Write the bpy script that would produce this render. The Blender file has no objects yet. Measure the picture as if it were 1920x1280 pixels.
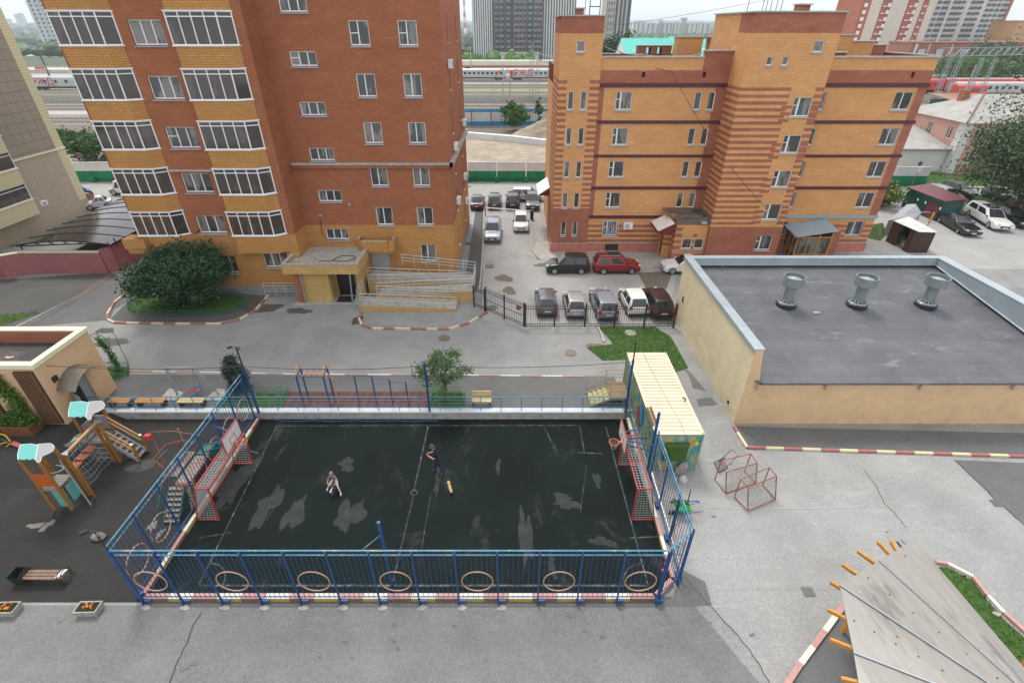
import bpy, bmesh, math, random
from math import sin, cos, pi, radians, sqrt, atan2
from mathutils import Vector, Matrix
random.seed(7)
S = bpy.context.scene
COL = S.collection
# ------------------------------------------------------------ camera, sky, sun
CH = 19.0; FPX = 934.4; PIT = radians(32.18)
cd = bpy.data.cameras.new('camera'); cam = bpy.data.objects.new('camera', cd); COL.objects.link(cam)
cam.location = (0, 0, CH); cam.rotation_euler = (pi/2 - PIT, 0, 0)
cd.sensor_fit = 'HORIZONTAL'; cd.sensor_width = 36; cd.lens = FPX*36/1920
cd.clip_start = .1; cd.clip_end = 20000
S.camera = cam
w = bpy.data.worlds.new('World'); S.world = w; w.use_nodes = True
nt = w.node_tree; bg = nt.nodes['Background']
sky = nt.nodes.new('ShaderNodeTexSky'); sky.sky_type = 'NISHITA'; sky.sun_disc = False
SUN_EL, SUN_AZ = radians(62), radians(-20)
sky.sun_elevation = SUN_EL; sky.sun_rotation = SUN_AZ
sky.altitude = 0; sky.air_density = 1.6; sky.dust_density = 6.0; sky.ozone_density = 2.0
hs = nt.nodes.new('ShaderNodeHueSaturation'); hs.inputs['Saturation'].default_value = .22
tc = nt.nodes.new('ShaderNodeTexCoord'); nz = nt.nodes.new('ShaderNodeTexNoise')
mp = nt.nodes.new('ShaderNodeMapping'); mp.inputs['Scale'].default_value = (1, 1, 4)
nz.inputs['Scale'].default_value = 2.2; nz.inputs['Detail'].default_value = 6
mx = nt.nodes.new('ShaderNodeMixRGB'); mx.inputs[2].default_value = (10.5, 10.8, 11.2, 1)
rp = nt.nodes.new('ShaderNodeValToRGB'); rp.color_ramp.elements[0].position = .3; rp.color_ramp.elements[1].position = .75
rp.color_ramp.elements[0].color = (.62,)*3+(1,); rp.color_ramp.elements[1].color = (.86,)*3+(1,)
L = nt.links.new
L(tc.outputs['Generated'], mp.inputs[0]); L(mp.outputs[0], nz.inputs['Vector']); L(nz.outputs['Fac'], rp.inputs[0])
L(sky.outputs[0], hs.inputs['Color']); L(hs.outputs[0], mx.inputs[1]); L(rp.outputs[0], mx.inputs[0])
L(mx.outputs[0], bg.inputs['Color']); bg.inputs['Strength'].default_value = .09
sl = bpy.data.lights.new('sun', 'SUN'); sun = bpy.data.objects.new('sun', sl); COL.objects.link(sun)
sl.energy = 1.5; sl.angle = radians(14); sl.color = (1, .95, .87)
sun.rotation_euler = (pi/2 - SUN_EL, 0, pi - SUN_AZ)
vs = S.view_settings; vs.view_transform = 'Standard'; vs.look = 'None'; vs.gamma = 1; vs.exposure = 0.68
S.render.engine = 'CYCLES'
S.cycles.volume_bounces = 1; S.cycles.max_bounces = 5; S.cycles.transparent_max_bounces = 8
# ------------------------------------------------------------ layout helpers
def ray(px, py):
    u = (px-960)/FPX; v = (640-py)/FPX
    return Vector((u, cos(PIT)+v*sin(PIT), -sin(PIT)+v*cos(PIT)))
def at(px, py, z=0.0):                      # point seen at a photo pixel, on the level z
    d = ray(px, py); t = (z-CH)/d.z
    return Vector((d.x*t, d.y*t, z))
def atY(px, py, Y):                         # same, on the upright plane Y
    d = ray(px, py); t = Y/d.y
    return Vector((d.x*t, Y, CH+d.z*t))
def hgt(x, y):                              # ground level
    if y <= 22.55 and x < 7.2: return -.5
    if x >= 7.2: return -.5+.5*min(1, max(0, (y-12)/12))
    return 0.0
def atG(px, py):
    z = 0
    for i in range(8):
        p = at(px, py, z); z = hgt(p.x, p.y)
    return at(px, py, z)
# ------------------------------------------------------------ materials
MATS = {}
def newmat(name):
    m = bpy.data.materials.new(name); m.use_nodes = True; MATS[name] = m
    return m, m.node_tree, m.node_tree.nodes['Principled BSDF']
def nd(t, kind, **kw):
    n = t.nodes.new('ShaderNode'+kind)
    for k, v in kw.items():
        if k in n.inputs: n.inputs[k].default_value = v
        else: setattr(n, k, v)
    return n
def rgb(c): return (c[0], c[1], c[2], 1)
def pos(t):
    return nd(t, 'NewGeometry').outputs['Position']
def ramp(t, fac, stops):
    r = nd(t, 'ValToRGB'); t.links.new(fac, r.inputs[0]); e = r.color_ramp.elements
    e[0].position = stops[0][0]; e[0].color = rgb(stops[0][1]); e[1].position = stops[-1][0]; e[1].color = rgb(stops[-1][1])
    for p_, c in stops[1:-1]:
        x = e.new(p_); x.color = rgb(c)
    return r.outputs[0]
def mix(t, fac, a, b, mode='MIX'):
    m = nd(t, 'MixRGB', blend_type=mode)
    for i, v in ((0, fac), (1, a), (2, b)):
        if isinstance(v, (int, float)): m.inputs[i].default_value = v
        elif isinstance(v, tuple): m.inputs[i].default_value = rgb(v)
        else: t.links.new(v, m.inputs[i])
    return m.outputs[0]
def noise(t, scale, detail=4, vec=None, rough=.6, dist=0):
    n = nd(t, 'TexNoise', Scale=scale, Detail=detail, Roughness=rough, Distortion=dist)
    t.links.new(vec if vec is not None else pos(t), n.inputs['Vector'])
    return n.outputs['Fac']
def mapped(t, sc=(1, 1, 1), loc=(0, 0, 0), rot=(0, 0, 0), src=None):
    m = nd(t, 'Mapping'); m.inputs['Scale'].default_value = sc; m.inputs['Location'].default_value = loc; m.inputs['Rotation'].default_value = rot
    t.links.new(src if src is not None else pos(t), m.inputs[0]); return m.outputs[0]
def bump(t, b, fac, s=.3, d=.02):
    n = nd(t, 'Bump', Strength=s, Distance=d); t.links.new(fac, n.inputs['Height']); t.links.new(n.outputs[0], b.inputs['Normal'])
def mat(name, c, rough=.7, var=.12, scale=1.5, metal=0.0, bmp=0.0, spec=.5, coat=0.0, dirt=None):
    if name in MATS: return MATS[name]
    m, t, b = newmat(name)
    lo = tuple(max(0, x*(1-var)) for x in c); hi = tuple(min(1, x*(1+var)) for x in c)
    f = noise(t, scale, 5)
    col = ramp(t, f, [(.3, lo), (.7, hi)])
    if dirt:
        f2 = noise(t, dirt[0], 6, rough=.7)
        col = mix(t, ramp(t, f2, [(dirt[2], (0, 0, 0)), (dirt[2]+.12, (1, 1, 1))]), col, dirt[1])
    t.links.new(col, b.inputs['Base Color'])
    b.inputs['Roughness'].default_value = rough; b.inputs['Metallic'].default_value = metal
    b.inputs['Specular IOR Level'].default_value = spec; b.inputs['Coat Weight'].default_value = coat
    if bmp: bump(t, b, noise(t, scale*8, 3), bmp)
    return m
def brick(name, c1, c2, mortar, rh=.15, bw=.5, streak=.15):
    if name in MATS: return MATS[name]
    m, t, b = newmat(name)
    sx = nd(t, 'SeparateXYZ'); t.links.new(pos(t), sx.inputs[0])
    ad = nd(t, 'Math', operation='ADD'); t.links.new(sx.outputs[0], ad.inputs[0]); t.links.new(sx.outputs[1], ad.inputs[1])
    cx = nd(t, 'CombineXYZ'); t.links.new(ad.outputs[0], cx.inputs[0]); t.links.new(sx.outputs[2], cx.inputs[1])
    br = nd(t, 'TexBrick', Scale=1.0); br.offset = .5
    br.inputs['Brick Width'].default_value = bw; br.inputs['Row Height'].default_value = rh; br.inputs['Mortar Size'].default_value = .017
    br.inputs['Color1'].default_value = rgb(c1); br.inputs['Color2'].default_value = rgb(c2); br.inputs['Mortar'].default_value = rgb(mortar)
    br.inputs['Bias'].default_value = -.2
    t.links.new(cx.outputs[0], br.inputs['Vector'])
    big = noise(t, .5, 6, mapped(t, (1, 1, 2.2)), rough=.7)
    col = mix(t, ramp(t, big, [(.35, (0, 0, 0)), (.75, (1, 1, 1))]), br.outputs['Color'], tuple(x*(1-streak*1.6) for x in c1))
    pale = noise(t, .9, 7, mapped(t, (.6, .6, 4), (5, 3, 1)), rough=.75)
    col = mix(t, ramp(t, pale, [(.58, (0, 0, 0)), (.8, (.35, .35, .35))]), col, tuple(min(1, x*1.25+.05) for x in c2))
    t.links.new(col, b.inputs['Base Color']); b.inputs['Roughness'].default_value = .85; b.inputs['Specular IOR Level'].default_value = .25
    bump(t, b, br.outputs['Fac'], -.25, .01)
    return m
M_RED = brick('red_brick', (.35, .122, .054), (.42, .152, .074), (.22, .10, .065))
M_RED2 = brick('dark_red_brick', (.36, .12, .070), (.43, .155, .095), (.33, .18, .13))
M_YEL = brick('ochre_brick', (.50, .25, .08), (.60, .31, .11), (.22, .11, .04))
M_ORA = brick('orange_brick', (.68, .345, .14), (.76, .40, .175), (.45, .25, .12))
M_PLY = brick('pale_yellow_brick', (.52, .34, .12), (.60, .40, .16), (.30, .22, .12))
M_WHITE = mat('white_plastic', (.78, .79, .80), .4, .04)
M_SILL = mat('blue_grey_sheet', (.27, .36, .42), .4, .1)
M_STEEL = mat('galvanised_steel', (.30, .33, .35), .4, .12, metal=.3)
M_GREYM = mat('grey_painted_metal', (.25, .29, .31), .5, .1)
M_BLACK = mat('black_rubber', (.012, .012, .013), .8, .2)
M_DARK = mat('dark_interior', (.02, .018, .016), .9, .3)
M_MAROON = mat('maroon_band', (.075, .012, .025), .5, .12)
M_CONC = mat('worn_concrete', (.36, .34, .31), .9, .25, 2.5, bmp=.2, dirt=(1.2, (.17, .16, .15), .6))
M_PLINTH = mat('grey_plinth', (.24, .24, .24), .9, .2, 2)
M_PINKPL = mat('peeling_pink_plinth', (.50, .17, .13), .85, .2, 2, dirt=(2.2, (.38, .38, .33), .63))
M_CREAMC = mat('cream_coping', (.72, .70, .50), .6, .08)
M_BLUE = mat('blue_paint', (.010, .062, .20), .5, .3, 6, dirt=(9, (.05, .12, .22), .66))
M_LBLUE = mat('pale_blue_paint', (.04, .19, .31), .5, .25, 3, dirt=(2.5, (.34, .31, .25), .52))
M_REDP = mat('red_paint', (.38, .045, .035), .5, .2, 4)
M_RUST = mat('rusty_red_paint', (.27, .075, .05), .7, .3, 8)
M_GREENP = mat('green_paint', (.02, .17, .08), .5, .2)
M_TIMBER = mat('amber_timber', (.52, .23, .035), .6, .25, 9)
M_SLAT = mat('brown_slat', (.16, .075, .035), .7, .3, 6)
M_IRON = mat('dark_iron', (.03, .025, .025), .6, .3, 5)
def glassmat(name, c, rough=.06, curtain=(.30, .29, .26), amt=.35, stripe=True):
    m, t, b = newmat(name)
    oi = nd(t, 'ObjectInfo')
    v = nd(t, 'Mapping'); t.links.new(pos(t), v.inputs[0]); v.inputs['Scale'].default_value = (1.1, 1.1, .35)
    ad = nd(t, 'VectorMath', operation='ADD'); t.links.new(v.outputs[0], ad.inputs[0])
    sc = nd(t, 'Math', operation='MULTIPLY'); t.links.new(oi.outputs['Random'], sc.inputs[0]); sc.inputs[1].default_value = 50
    t.links.new(sc.outputs[0], ad.inputs[1])
    f = noise(t, 1.0, 3, ad.outputs[0])
    folds = noise(t, 3, 2, mapped(t, (9, 9, .15)))
    cc = mix(t, folds, tuple(x*.55 for x in curtain), curtain)
    sel = ramp(t, f, [(.62-amt*.35, (0, 0, 0)), (.66-amt*.3, (amt*2,)*3)])
    col = mix(t, sel, c, cc)
    t.links.new(col, b.inputs['Base Color']); b.inputs['Roughness'].default_value = rough
    b.inputs['Specular IOR Level'].default_value = .6; b.inputs['Coat Weight'].default_value = .15; b.inputs['Coat Roughness'].default_value = .02
    return m
M_GLASS = glassmat('window_glass', (.05, .055, .055))
M_LGLASS = glassmat('loggia_glass', (.055, .042, .036), curtain=(.17, .13, .10), amt=.22)
M_CGLASS = mat('car_glass', (.02, .024, .026), .05, .1, spec=.8)
# ------------------------------------------------------------ mesh builder
class MB:
    def __init__(s): s.v = []; s.f = []; s.m = []
    def poly(s, pts, m=0):
        n = len(s.v); s.v += [tuple(p) for p in pts]; s.f.append(tuple(range(n, n+len(pts)))); s.m.append(m)
    def box(s, a, b, m=0, M=None):
        x0, y0, z0 = a; x1, y1, z1 = b
        P = [(x0, y0, z0), (x1, y0, z0), (x1, y1, z0), (x0, y1, z0), (x0, y0, z1), (x1, y0, z1), (x1, y1, z1), (x0, y1, z1)]
        if M is not None: P = [tuple(M @ Vector(p)) for p in P]
        n = len(s.v); s.v += P
        for q in ((0, 3, 2, 1), (4, 5, 6, 7), (0, 1, 5, 4), (1, 2, 6, 5), (2, 3, 7, 6), (3, 0, 4, 7)):
            s.f.append(tuple(n+i for i in q)); s.m.append(m)
        return s
    def bar(s, p, q, w, h=None, m=0, up=(0, 0, 1)):      # rectangular bar from p to q
        p = Vector(p); q = Vector(q); h = h or w; d = (q-p)
        L_ = d.length
        if L_ < 1e-6: return s
        d /= L_; u = Vector(up)
        if abs(d.dot(u)) > .98: u = Vector((0, 1, 0))
        r = d.cross(u).normalized(); u = r.cross(d)
        M = Matrix((r, d, u)).transposed().to_4x4(); M.translation = p
        return s.box((-w/2, 0, -h/2), (w/2, L_, h/2), m, M)
    def tube(s, pts, r, n=6, m=0, closed=False):
        pts = [Vector(p) for p in pts]; k = len(pts); rings = []
        rr = r if isinstance(r, (list, tuple)) else [r]*k
        prev = None
        for i, p in enumerate(pts):
            a = pts[i-1] if (i > 0 or closed) else p; b = pts[(i+1) % k] if (i < k-1 or closed) else p
            d = (b-a).normalized()
            u = prev if prev is not None else (Vector((0, 0, 1)) if abs(d.z) < .9 else Vector((1, 0, 0)))
            u = (u - d*u.dot(d))
            if u.length < 1e-4: u = Vector((0, 1, 0)) - d*d.y
            u.normalize(); prev = u; r_ = d.cross(u)
            base = len(s.v)
            for j in range(n):
                a_ = 2*pi*j/n; s.v.append(tuple(p+(u*cos(a_)+r_*sin(a_))*rr[i]))
            rings.append(base)
        lim = k if closed else k-1
        for i in range(lim):
            A = rings[i]; B = rings[(i+1) % k]
            for j in range(n):
                s.f.append((A+j, A+(j+1) % n, B+(j+1) % n, B+j)); s.m.append(m)
        if not closed:
            s.f.append(tuple(rings[0]+j for j in reversed(range(n)))); s.m.append(m)
            s.f.append(tuple(rings[-1]+j for j in range(n))); s.m.append(m)
        return s
    def prism(s, out, z0, z1, m=0, mt=None):             # outline of (x, y), between two levels
        n = len(s.v); k = len(out)
        s.v += [(x, y, z0) for x, y in out]+[(x, y, z1) for x, y in out]
        s.f.append(tuple(n+i for i in reversed(range(k)))); s.m.append(m)
        s.f.append(tuple(n+k+i for i in range(k))); s.m.append(m if mt is None else mt)
        for i in range(k):
            j = (i+1) % k; s.f.append((n+i, n+j, n+k+j, n+k+i)); s.m.append(m)
        return s
    def slab(s, pts, off, m=0):                          # polygon in space extruded by a vector
        pts = [Vector(p) for p in pts]; off = Vector(off); n = len(s.v); k = len(pts)
        s.v += [tuple(p) for p in pts]+[tuple(p+off) for p in pts]
        s.f.append(tuple(n+i for i in range(k))); s.m.append(m)
        s.f.append(tuple(n+k+i for i in reversed(range(k)))); s.m.append(m)
        for i in range(k):
            j = (i+1) % k; s.f.append((n+i, n+k+i, n+k+j, n+j)); s.m.append(m)
        return s
    def lathe(s, prof, c=(0, 0, 0), n=20, m=0, axis='z'):
        base = len(s.v); k = len(prof)
        for i in range(n):
            a = 2*pi*i/n
            for r, z in prof:
                if axis == 'z': p = (c[0]+r*cos(a), c[1]+r*sin(a), c[2]+z)
                elif axis == 'y': p = (c[0]+r*cos(a), c[1]+z, c[2]+r*sin(a))
                else: p = (c[0]+z, c[1]+r*cos(a), c[2]+r*sin(a))
                s.v.append(p)
        for i in range(n):
            for j in range(k-1):
                A = base+i*k+j; B = base+((i+1) % n)*k+j
                s.f.append((A, B, B+1, A+1)); s.m.append(m)
        return s
    def build(s, name, mats, parent=None, local=False, smooth=False, bevel=0, fix=False):
        off = Vector((0, 0, 0)); q = parent
        if not local:
            while q is not None: off += q.location; q = q.parent
        me = bpy.data.meshes.new(name)
        me.from_pydata([(v[0]-off.x, v[1]-off.y, v[2]-off.z) for v in s.v], [], s.f)
        if not isinstance(mats, (list, tuple)): mats = [mats]
        for m_ in mats: me.materials.append(m_)
        me.polygons.foreach_set('material_index', s.m)
        if smooth: me.polygons.foreach_set('use_smooth', [True]*len(s.f))
        me.update()
        if fix:
            bm = bmesh.new(); bm.from_mesh(me); bmesh.ops.remove_doubles(bm, verts=bm.verts, dist=1e-4)
            bmesh.ops.recalc_face_normals(bm, faces=bm.faces); bm.to_mesh(me); bm.free()
        o = bpy.data.objects.new(name, me); COL.objects.link(o)
        if parent is not None: o.parent = parent
        if bevel:
            b = o.modifiers.new('bevel', 'BEVEL'); b.width = bevel; b.segments = 2; b.limit_method = 'ANGLE'
        return o
def tag(o, label=None, cat=None, group=None, kind=None):
    if label: o['label'] = label
    if cat: o['category'] = cat
    if group: o['group'] = group
    if kind: o['kind'] = kind
    return o
def thing(name, label, cat, loc=(0, 0, 0), rz=0, group=None):
    o = bpy.data.objects.new(name, None); COL.objects.link(o); o.empty_display_size = .3
    o.location = loc; o.rotation_euler = (0, 0, rz)
    return tag(o, label, cat, group)
def struct(name, mb, m, **k): return tag(mb.build(name, m, **k), kind='structure')
def copy_tree(o, parent=None):
    c = o.copy(); COL.objects.link(c); c.parent = parent
    for ch in o.children: copy_tree(ch, c)
    return c
# ------------------------------------------------------------ ground surfaces
def asphalt(name, c, var=.16, streak=.5, light=1.35):
    m, t, b = newmat(name)
    f = noise(t, .35, 8, rough=.65, dist=.4)
    col = ramp(t, f, [(.3, tuple(x*(1-var) for x in c)), (.7, tuple(x*(1+var) for x in c))])
    st = noise(t, 1.0, 7, mapped(t, (.5, 1.6, 1), rot=(0, 0, .25)), rough=.75, dist=.8)
    col = mix(t, ramp(t, st, [(.55, (0, 0, 0)), (.72, (streak,)*3)]), col, tuple(min(1, x*light) for x in c))
    st2 = noise(t, .22, 5, mapped(t, (1, 1, 1), (31, 7, 0)), rough=.6, dist=1)
    col = mix(t, ramp(t, st2, [(.5, (0, 0, 0)), (.75, (.45,)*3)]), col, tuple(x*.72 for x in c))
    gr = noise(t, 17, 3)
    col = mix(t, .42, col, ramp(t, gr, [(.3, (.25,)*3), (.7, (.8,)*3)]), 'OVERLAY')
    vo = nd(t, 'TexVoronoi', feature='DISTANCE_TO_EDGE', Scale=.16); 
    t.links.new(mapped(t, (1, 1, 1), (3, 9, 0)), vo.inputs['Vector'])
    t.links.new(col, b.inputs['Base Color'])
    b.inputs['Roughness'].default_value = .85; b.inputs['Specular IOR Level'].default_value = .3
    bump(t, b, gr, .25, .01)
    return m
M_ASPH = asphalt('asphalt', (.245, .245, .24))
M_NEAR = asphalt('near_asphalt', (.165, .165, .163), var=.13, streak=.4, light=1.3)
M_ASPHD = asphalt('dark_asphalt', (.095, .095, .093), streak=.35)
M_ASPHL = asphalt('pale_asphalt', (.275, .275, .27), var=.13, streak=.8, light=1.28)
M_LOT = asphalt('dusty_asphalt', (.31, .305, .295), var=.1, streak=.5, light=1.25)
M_PAVE = asphalt('grey_pavement', (.125, .125, .125), var=.14, streak=.4)
M_RUB = asphalt('dark_rubber_paving', (.026, .025, .023), var=.25, streak=.25, light=1.7)
def courtmat(name='court_rubber', c=(.0075, .0125, .0115)):
    m, t, b = newmat(name)
    f = noise(t, .3, 6, dist=.5)
    col = ramp(t, f, [(.3, tuple(x*.8 for x in c)), (.7, tuple(x*1.35 for x in c))])
    wear = noise(t, .42, 9, mapped(t, (1.5, .8, 1), (4.3, 1.7, 0)), rough=.75, dist=.6)
    col = mix(t, ramp(t, wear, [(.56, (0, 0, 0)), (.68, (.8,)*3)]), col, (.050, .048, .045))
    sp = noise(t, 1.7, 6, mapped(t, (1, 1, 1), (9, 2, 0)), rough=.8)
    col = mix(t, ramp(t, sp, [(.68, (0, 0, 0)), (.74, (.9,)*3)]), col, (.15, .135, .13))
    t.links.new(col, b.inputs['Base Color']); b.inputs['Roughness'].default_value = .9; b.inputs['Specular IOR Level'].default_value = .12
    bump(t, b, noise(t, 30, 2), .3, .01)
    return m
M_COURT = courtmat()
def worn_line(name, c, base, th=.5):
    m, t, b = newmat(name)
    f = noise(t, 2.2, 8, rough=.85)
    col = mix(t, ramp(t, f, [(th-.08, (0, 0, 0)), (th+.1, (1, 1, 1))]), base, c)
    t.links.new(col, b.inputs['Base Color']); b.inputs['Roughness'].default_value = .8
    return m
M_LINE = worn_line('worn_white_line', (.22, .25, .25), (.016, .021, .020), .56)
M_LINEY = worn_line('worn_yellow_line', (.30, .27, .12), (.012, .018, .017), .6)
M_DIRT = asphalt('bare_earth', (.30, .25, .19), var=.3, streak=.6, light=1.5)
M_GRAVEL = mat('brown_gravel', (.14, .115, .09), .95, .4, 6, bmp=.6)
M_BALLAST = mat('track_ballast', (.20, .175, .15), .95, .3, 3)
M_GRASSB = mat('grass_base', (.035, .085, .010), .9, .35, 3)
M_BLADE = mat('grass_blade', (.075, .175, .018), .8, .4, 5)
M_DRYG = mat('yellow_track_grass', (.22, .25, .045), .9, .35, .6, dirt=(.9, (.15, .13, .11), .55))
M_WATER = mat('river_water', (.42, .47, .50), .15, .05, .02)
M_SAND = mat('sand_bank', (.55, .50, .40), .9, .1, .02)
M_FIELD = mat('far_field', (.055, .085, .045), .95, .3, .01)
g = MB()
# lower yard (court, playground, near drive), right-hand ramp, upper yard out to the horizon
g.poly([(-90, -30, -.5), (7.2, -30, -.5), (7.2, 22.55, -.5), (-90, 22.55, -.5)])
g.poly([(7.2, -30, -.5), (90, -30, -.5), (90, 12, -.5), (7.2, 12, -.5)])
g.poly([(7.2, 12, -.5), (90, 12, -.5), (90, 24, 0), (7.2, 24, 0)])
g.poly([(-90, 22.55, -.5), (7.2, 22.55, -.5), (7.2, 22.55, 0), (-90, 22.55, 0)])
g.poly([(-90, 22.55, 0), (7.2, 22.55, 0), (7.2, 24, 0), (-90, 24, 0)])
g.poly([(7.2, 22.55, -.5), (7.2, 22.55, 0), (7.2, 24, 0)])
g.poly([(-90, 24, 0), (90, 24, 0), (90, 76, 0), (-90, 76, 0)])
struct('ground', g, M_ASPH)
def sheet(name, pts, m, dz=.004, flat=None, kind='structure'):
    if sum(pts[i-1][0]*pts[i][1]-pts[i][0]*pts[i-1][1] for i in range(len(pts))) < 0: pts = pts[::-1]
    b = MB(); b.poly([(p[0], p[1], (hgt(p[0], p[1]) if flat is None else flat)+dz) for p in pts]); return tag(b.build(name, m), kind=kind)
def psheet(name, pix, m, dz=.004):
    return sheet(name, [atG(*q) for q in pix], m, dz)
def blob(cx, cy, rx, ry, seed=0, n=26, jag=.3):
    r_ = random.Random(seed); ph = [r_.uniform(0, 6.3) for _ in range(5)]
    out = []
    for i in range(n):
        a = 2*pi*i/n; k = 1+jag*(.5*sin(2*a+ph[0])+.35*sin(3*a+ph[1])+.3*sin(5*a+ph[2])+.2*sin(9*a+ph[3]))
        out.append((cx+rx*k*cos(a), cy+ry*k*sin(a)))
    return out
sheet('near_drive', [(-60, 2), (12, 2), (7.3, 11.2), (-60, 11.3)], M_NEAR, .002, flat=-.5)
sheet('court_surface', [(-14.8, 11.42), (5.75, 11.42), (6.62, 12.2), (6.85, 22.4), (-14.85, 22.4)], M_COURT, .006)
sheet('playground_surface', [(-60, 11.35), (-14.86, 11.35), (-14.9, 22.4), (-60, 22.4)], M_RUB, .006)
sheet('path', [(-27, 22.76), (6.6, 22.76), (6.6, 26.0), (-27, 26.2)], M_PAVE, .006)
sheet('exercise_pad', [(-13.6, 22.8), (-4.9, 22.8), (-5.0, 24.35), (-13.7, 24.35)], mat('red_rubber_tile', (.11, .045, .04), .9, .3, 1.5), .02)
t_ = MB()
for i in range(18): x = -13.6+i*.5; t_.box((x-.02, 22.81, .02), (x+.02, 24.34, .026))
for y in (23.3, 23.82): t_.box((-13.6, y-.015, .02), (-5.0, y+.015, .0255))
struct('tile_joints', t_, mat('tile_joint', (.03, .015, .014), .9))
joint = [(1262, 1050), (1290, 1090), (1335, 1140), (1380, 1185), (1420, 1240), (1450, 1290)]
near_r = [atG(*q) for q in joint]
near_r = [p for p in near_r if p.y < 11.8]
sheet('pale_drive', [(7.3, 11.88)]+[(max(p.x, 7.3), p.y) for p in near_r]+[(12, 4), (60, 4), (60, 11.88)], M_ASPHL, .004, flat=-.5)
r2 = MB()
r2.poly([(7.25, 12.0, -.494), (60, 12.0, -.494), (60, 20.0, -.165), (27.2, 19.3, -.19), (12.5, 19.6, -.178), (12.7, 21.6, -.09), (7.25, 20.5, -.14)])
r2.poly([(7.25, 11.9, -.4955), (60, 11.9, -.4955), (60, 12.0, -.494), (7.25, 12.0, -.494)])
struct('ramp_surface', r2, M_ASPHL)
# dark patch at the right edge, dark strip along the flat-roofed building
psheet('asphalt_patch', [(1788, 862), (1925, 868), (1925, 990), (1860, 930)], M_PAVE, .014)
psheet('pavement', [(1376, 799), (1925, 812), (1925, 852), (1400, 840)], M_PAVE, .014)
psheet('side_lane', [(1315, 760), (1352, 764), (1372, 795), (1395, 842), (1400, 850), (1330, 850)], M_ASPH, .012)
psheet('back_lane', [(1262, 672), (1296, 700), (1345, 758), (1310, 762), (1290, 700)], M_PAVE, .02)
psheet('car_park', [(905, 600), (985, 612), (1250, 612), (1275, 480), (1030, 476), (1025, 420), (1030, 345), (878, 346), (886, 470), (905, 520)], M_LOT, .006)
sheet('far_lane', [(-80, 60), (80, 60), (80, 73), (-80, 73)], M_LOT, .012)
psheet('right_car_park', [(1645, 352), (1925, 352), (1925, 505), (1700, 505), (1590, 480), (1615, 410)], M_LOT, .008)
psheet('left_forecourt', [(-40, 520), (20, 524), (205, 510), (214, 514), (130, 562), (20, 615), (-40, 615)], M_ASPHD, .006)
psheet('garage_apron', [(230, 520), (262, 505), (275, 470), (255, 440), (330, 540), (250, 560), (215, 580), (205, 600), (30, 615), (135, 560), (215, 516)], M_PAVE, .005)
psheet('entrance_pavement', [(205, 600), (230, 575), (262, 548), (430, 548), (500, 555), (490, 575), (440, 598), (380, 608), (270, 606)], M_ASPHD, .012)
psheet('ramp_pavement', [(672, 600), (680, 586), (855, 588), (905, 586), (880, 605), (830, 618), (760, 612), (705, 610)], M_ASPH, .012)
psheet('side_pavement', [(885, 560), (905, 520), (907, 400), (893, 385), (870, 540)], M_ASPHD, .014)
psheet('tower_pavement', [(994, 476), (1025, 420), (1029, 470), (1275, 474), (1262, 500), (1205, 504), (1110, 494), (1010, 487)], M_CONC, .016)
psheet('gravel_patch', [(1196, 512), (1262, 508), (1250, 540), (1230, 560), (1214, 545)], M_GRAVEL, .02)
M_WET = mat('wet_asphalt', (.085, .08, .078), .35, .3, 2)
M_HOLE = mat('broken_asphalt', (.15, .12, .09), .95, .4, 4, bmp=.5)
wets = [(490, 578, 38, .35, 1), (466, 566, 22, .5, 8), (670, 600, 10, 1.2, 2), (198, 620, 16, .5, 3), (208, 642, 30, .45, 4), (815, 668, 8, 1.0, 5), (930, 340, 3, .5, 6),
        (20, 527, 12, .8, 7), (560, 583, 26, .3, 9)]
for px, py, rr, asp, sd in wets:
    p = atG(px, py); k = rr*p.y/900
    sheet('wet_patch', blob(p.x, p.y, k, k*asp*1.5, sd), M_WET, .018)
for px, py, rr, asp, sd in [(945, 522, 17, .8, 11), (955, 545, 12, 1.3, 12), (918, 500, 7, 1.2, 13), (1015, 497, 12, .6, 14), (880, 350, 4, 1, 15), (1118, 648, 22, .3, 16)]:
    p = atG(px, py); k = rr*p.y/900
    sheet('broken_patch', blob(p.x, p.y, k, k*asp*1.2, sd), M_HOLE, .02)
def stroke(pts, wd, dz):
    b = MB(); P = [Vector((p[0], p[1], hgt(p[0], p[1])+dz)) for p in pts]
    for i in range(len(P)-1):
        d = (P[i+1]-P[i]); n_ = Vector((-d.y, d.x, 0)).normalized()*wd/2
        b.poly([P[i]-n_, P[i+1]-n_, P[i+1]+n_, P[i]+n_])
    return b
M_CRACK = mat('crack_dark', (.06, .057, .05), .95)  # even dark colour of the crack strips
def crack(pix, wd=.035):
    P = [atG(*q) for q in pix]; out = []
    for i in range(len(P)-1):
        for k in range(6):
            p = P[i].lerp(P[i+1], k/6); out.append((p.x+random.uniform(-.04, .04), p.y+random.uniform(-.04, .04)))
    out.append((P[-1].x, P[-1].y)); struct('crack', stroke(out, wd, .017), M_CRACK)
crack([(378, 1147), (360, 1180), (347, 1212), (333, 1240), (318, 1280)], .04)
crack(joint, .03)
crack([(1619, 880), (1645, 915), (1660, 945), (1678, 962), (1700, 990)], .03)
crack([(1790, 862), (1835, 905), (1870, 940), (1910, 975)], .06)
crack([(20, 620), (80, 590), (135, 562)], .05)
crack([(60, 610), (140, 565), (215, 515)], .06)
crack([(985, 478), (1010, 487), (1080, 492)], .05)
psheet('mended_trench', [(134, 562), (205, 514), (218, 513), (146, 563)], M_HOLE, .022)
psheet('concrete_apron', [(268, 1137), (1300, 1137), (1335, 1134), (1322, 1090), (1280, 1068), (1262, 1118), (272, 1126)], M_PAVE, .008)
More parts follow.
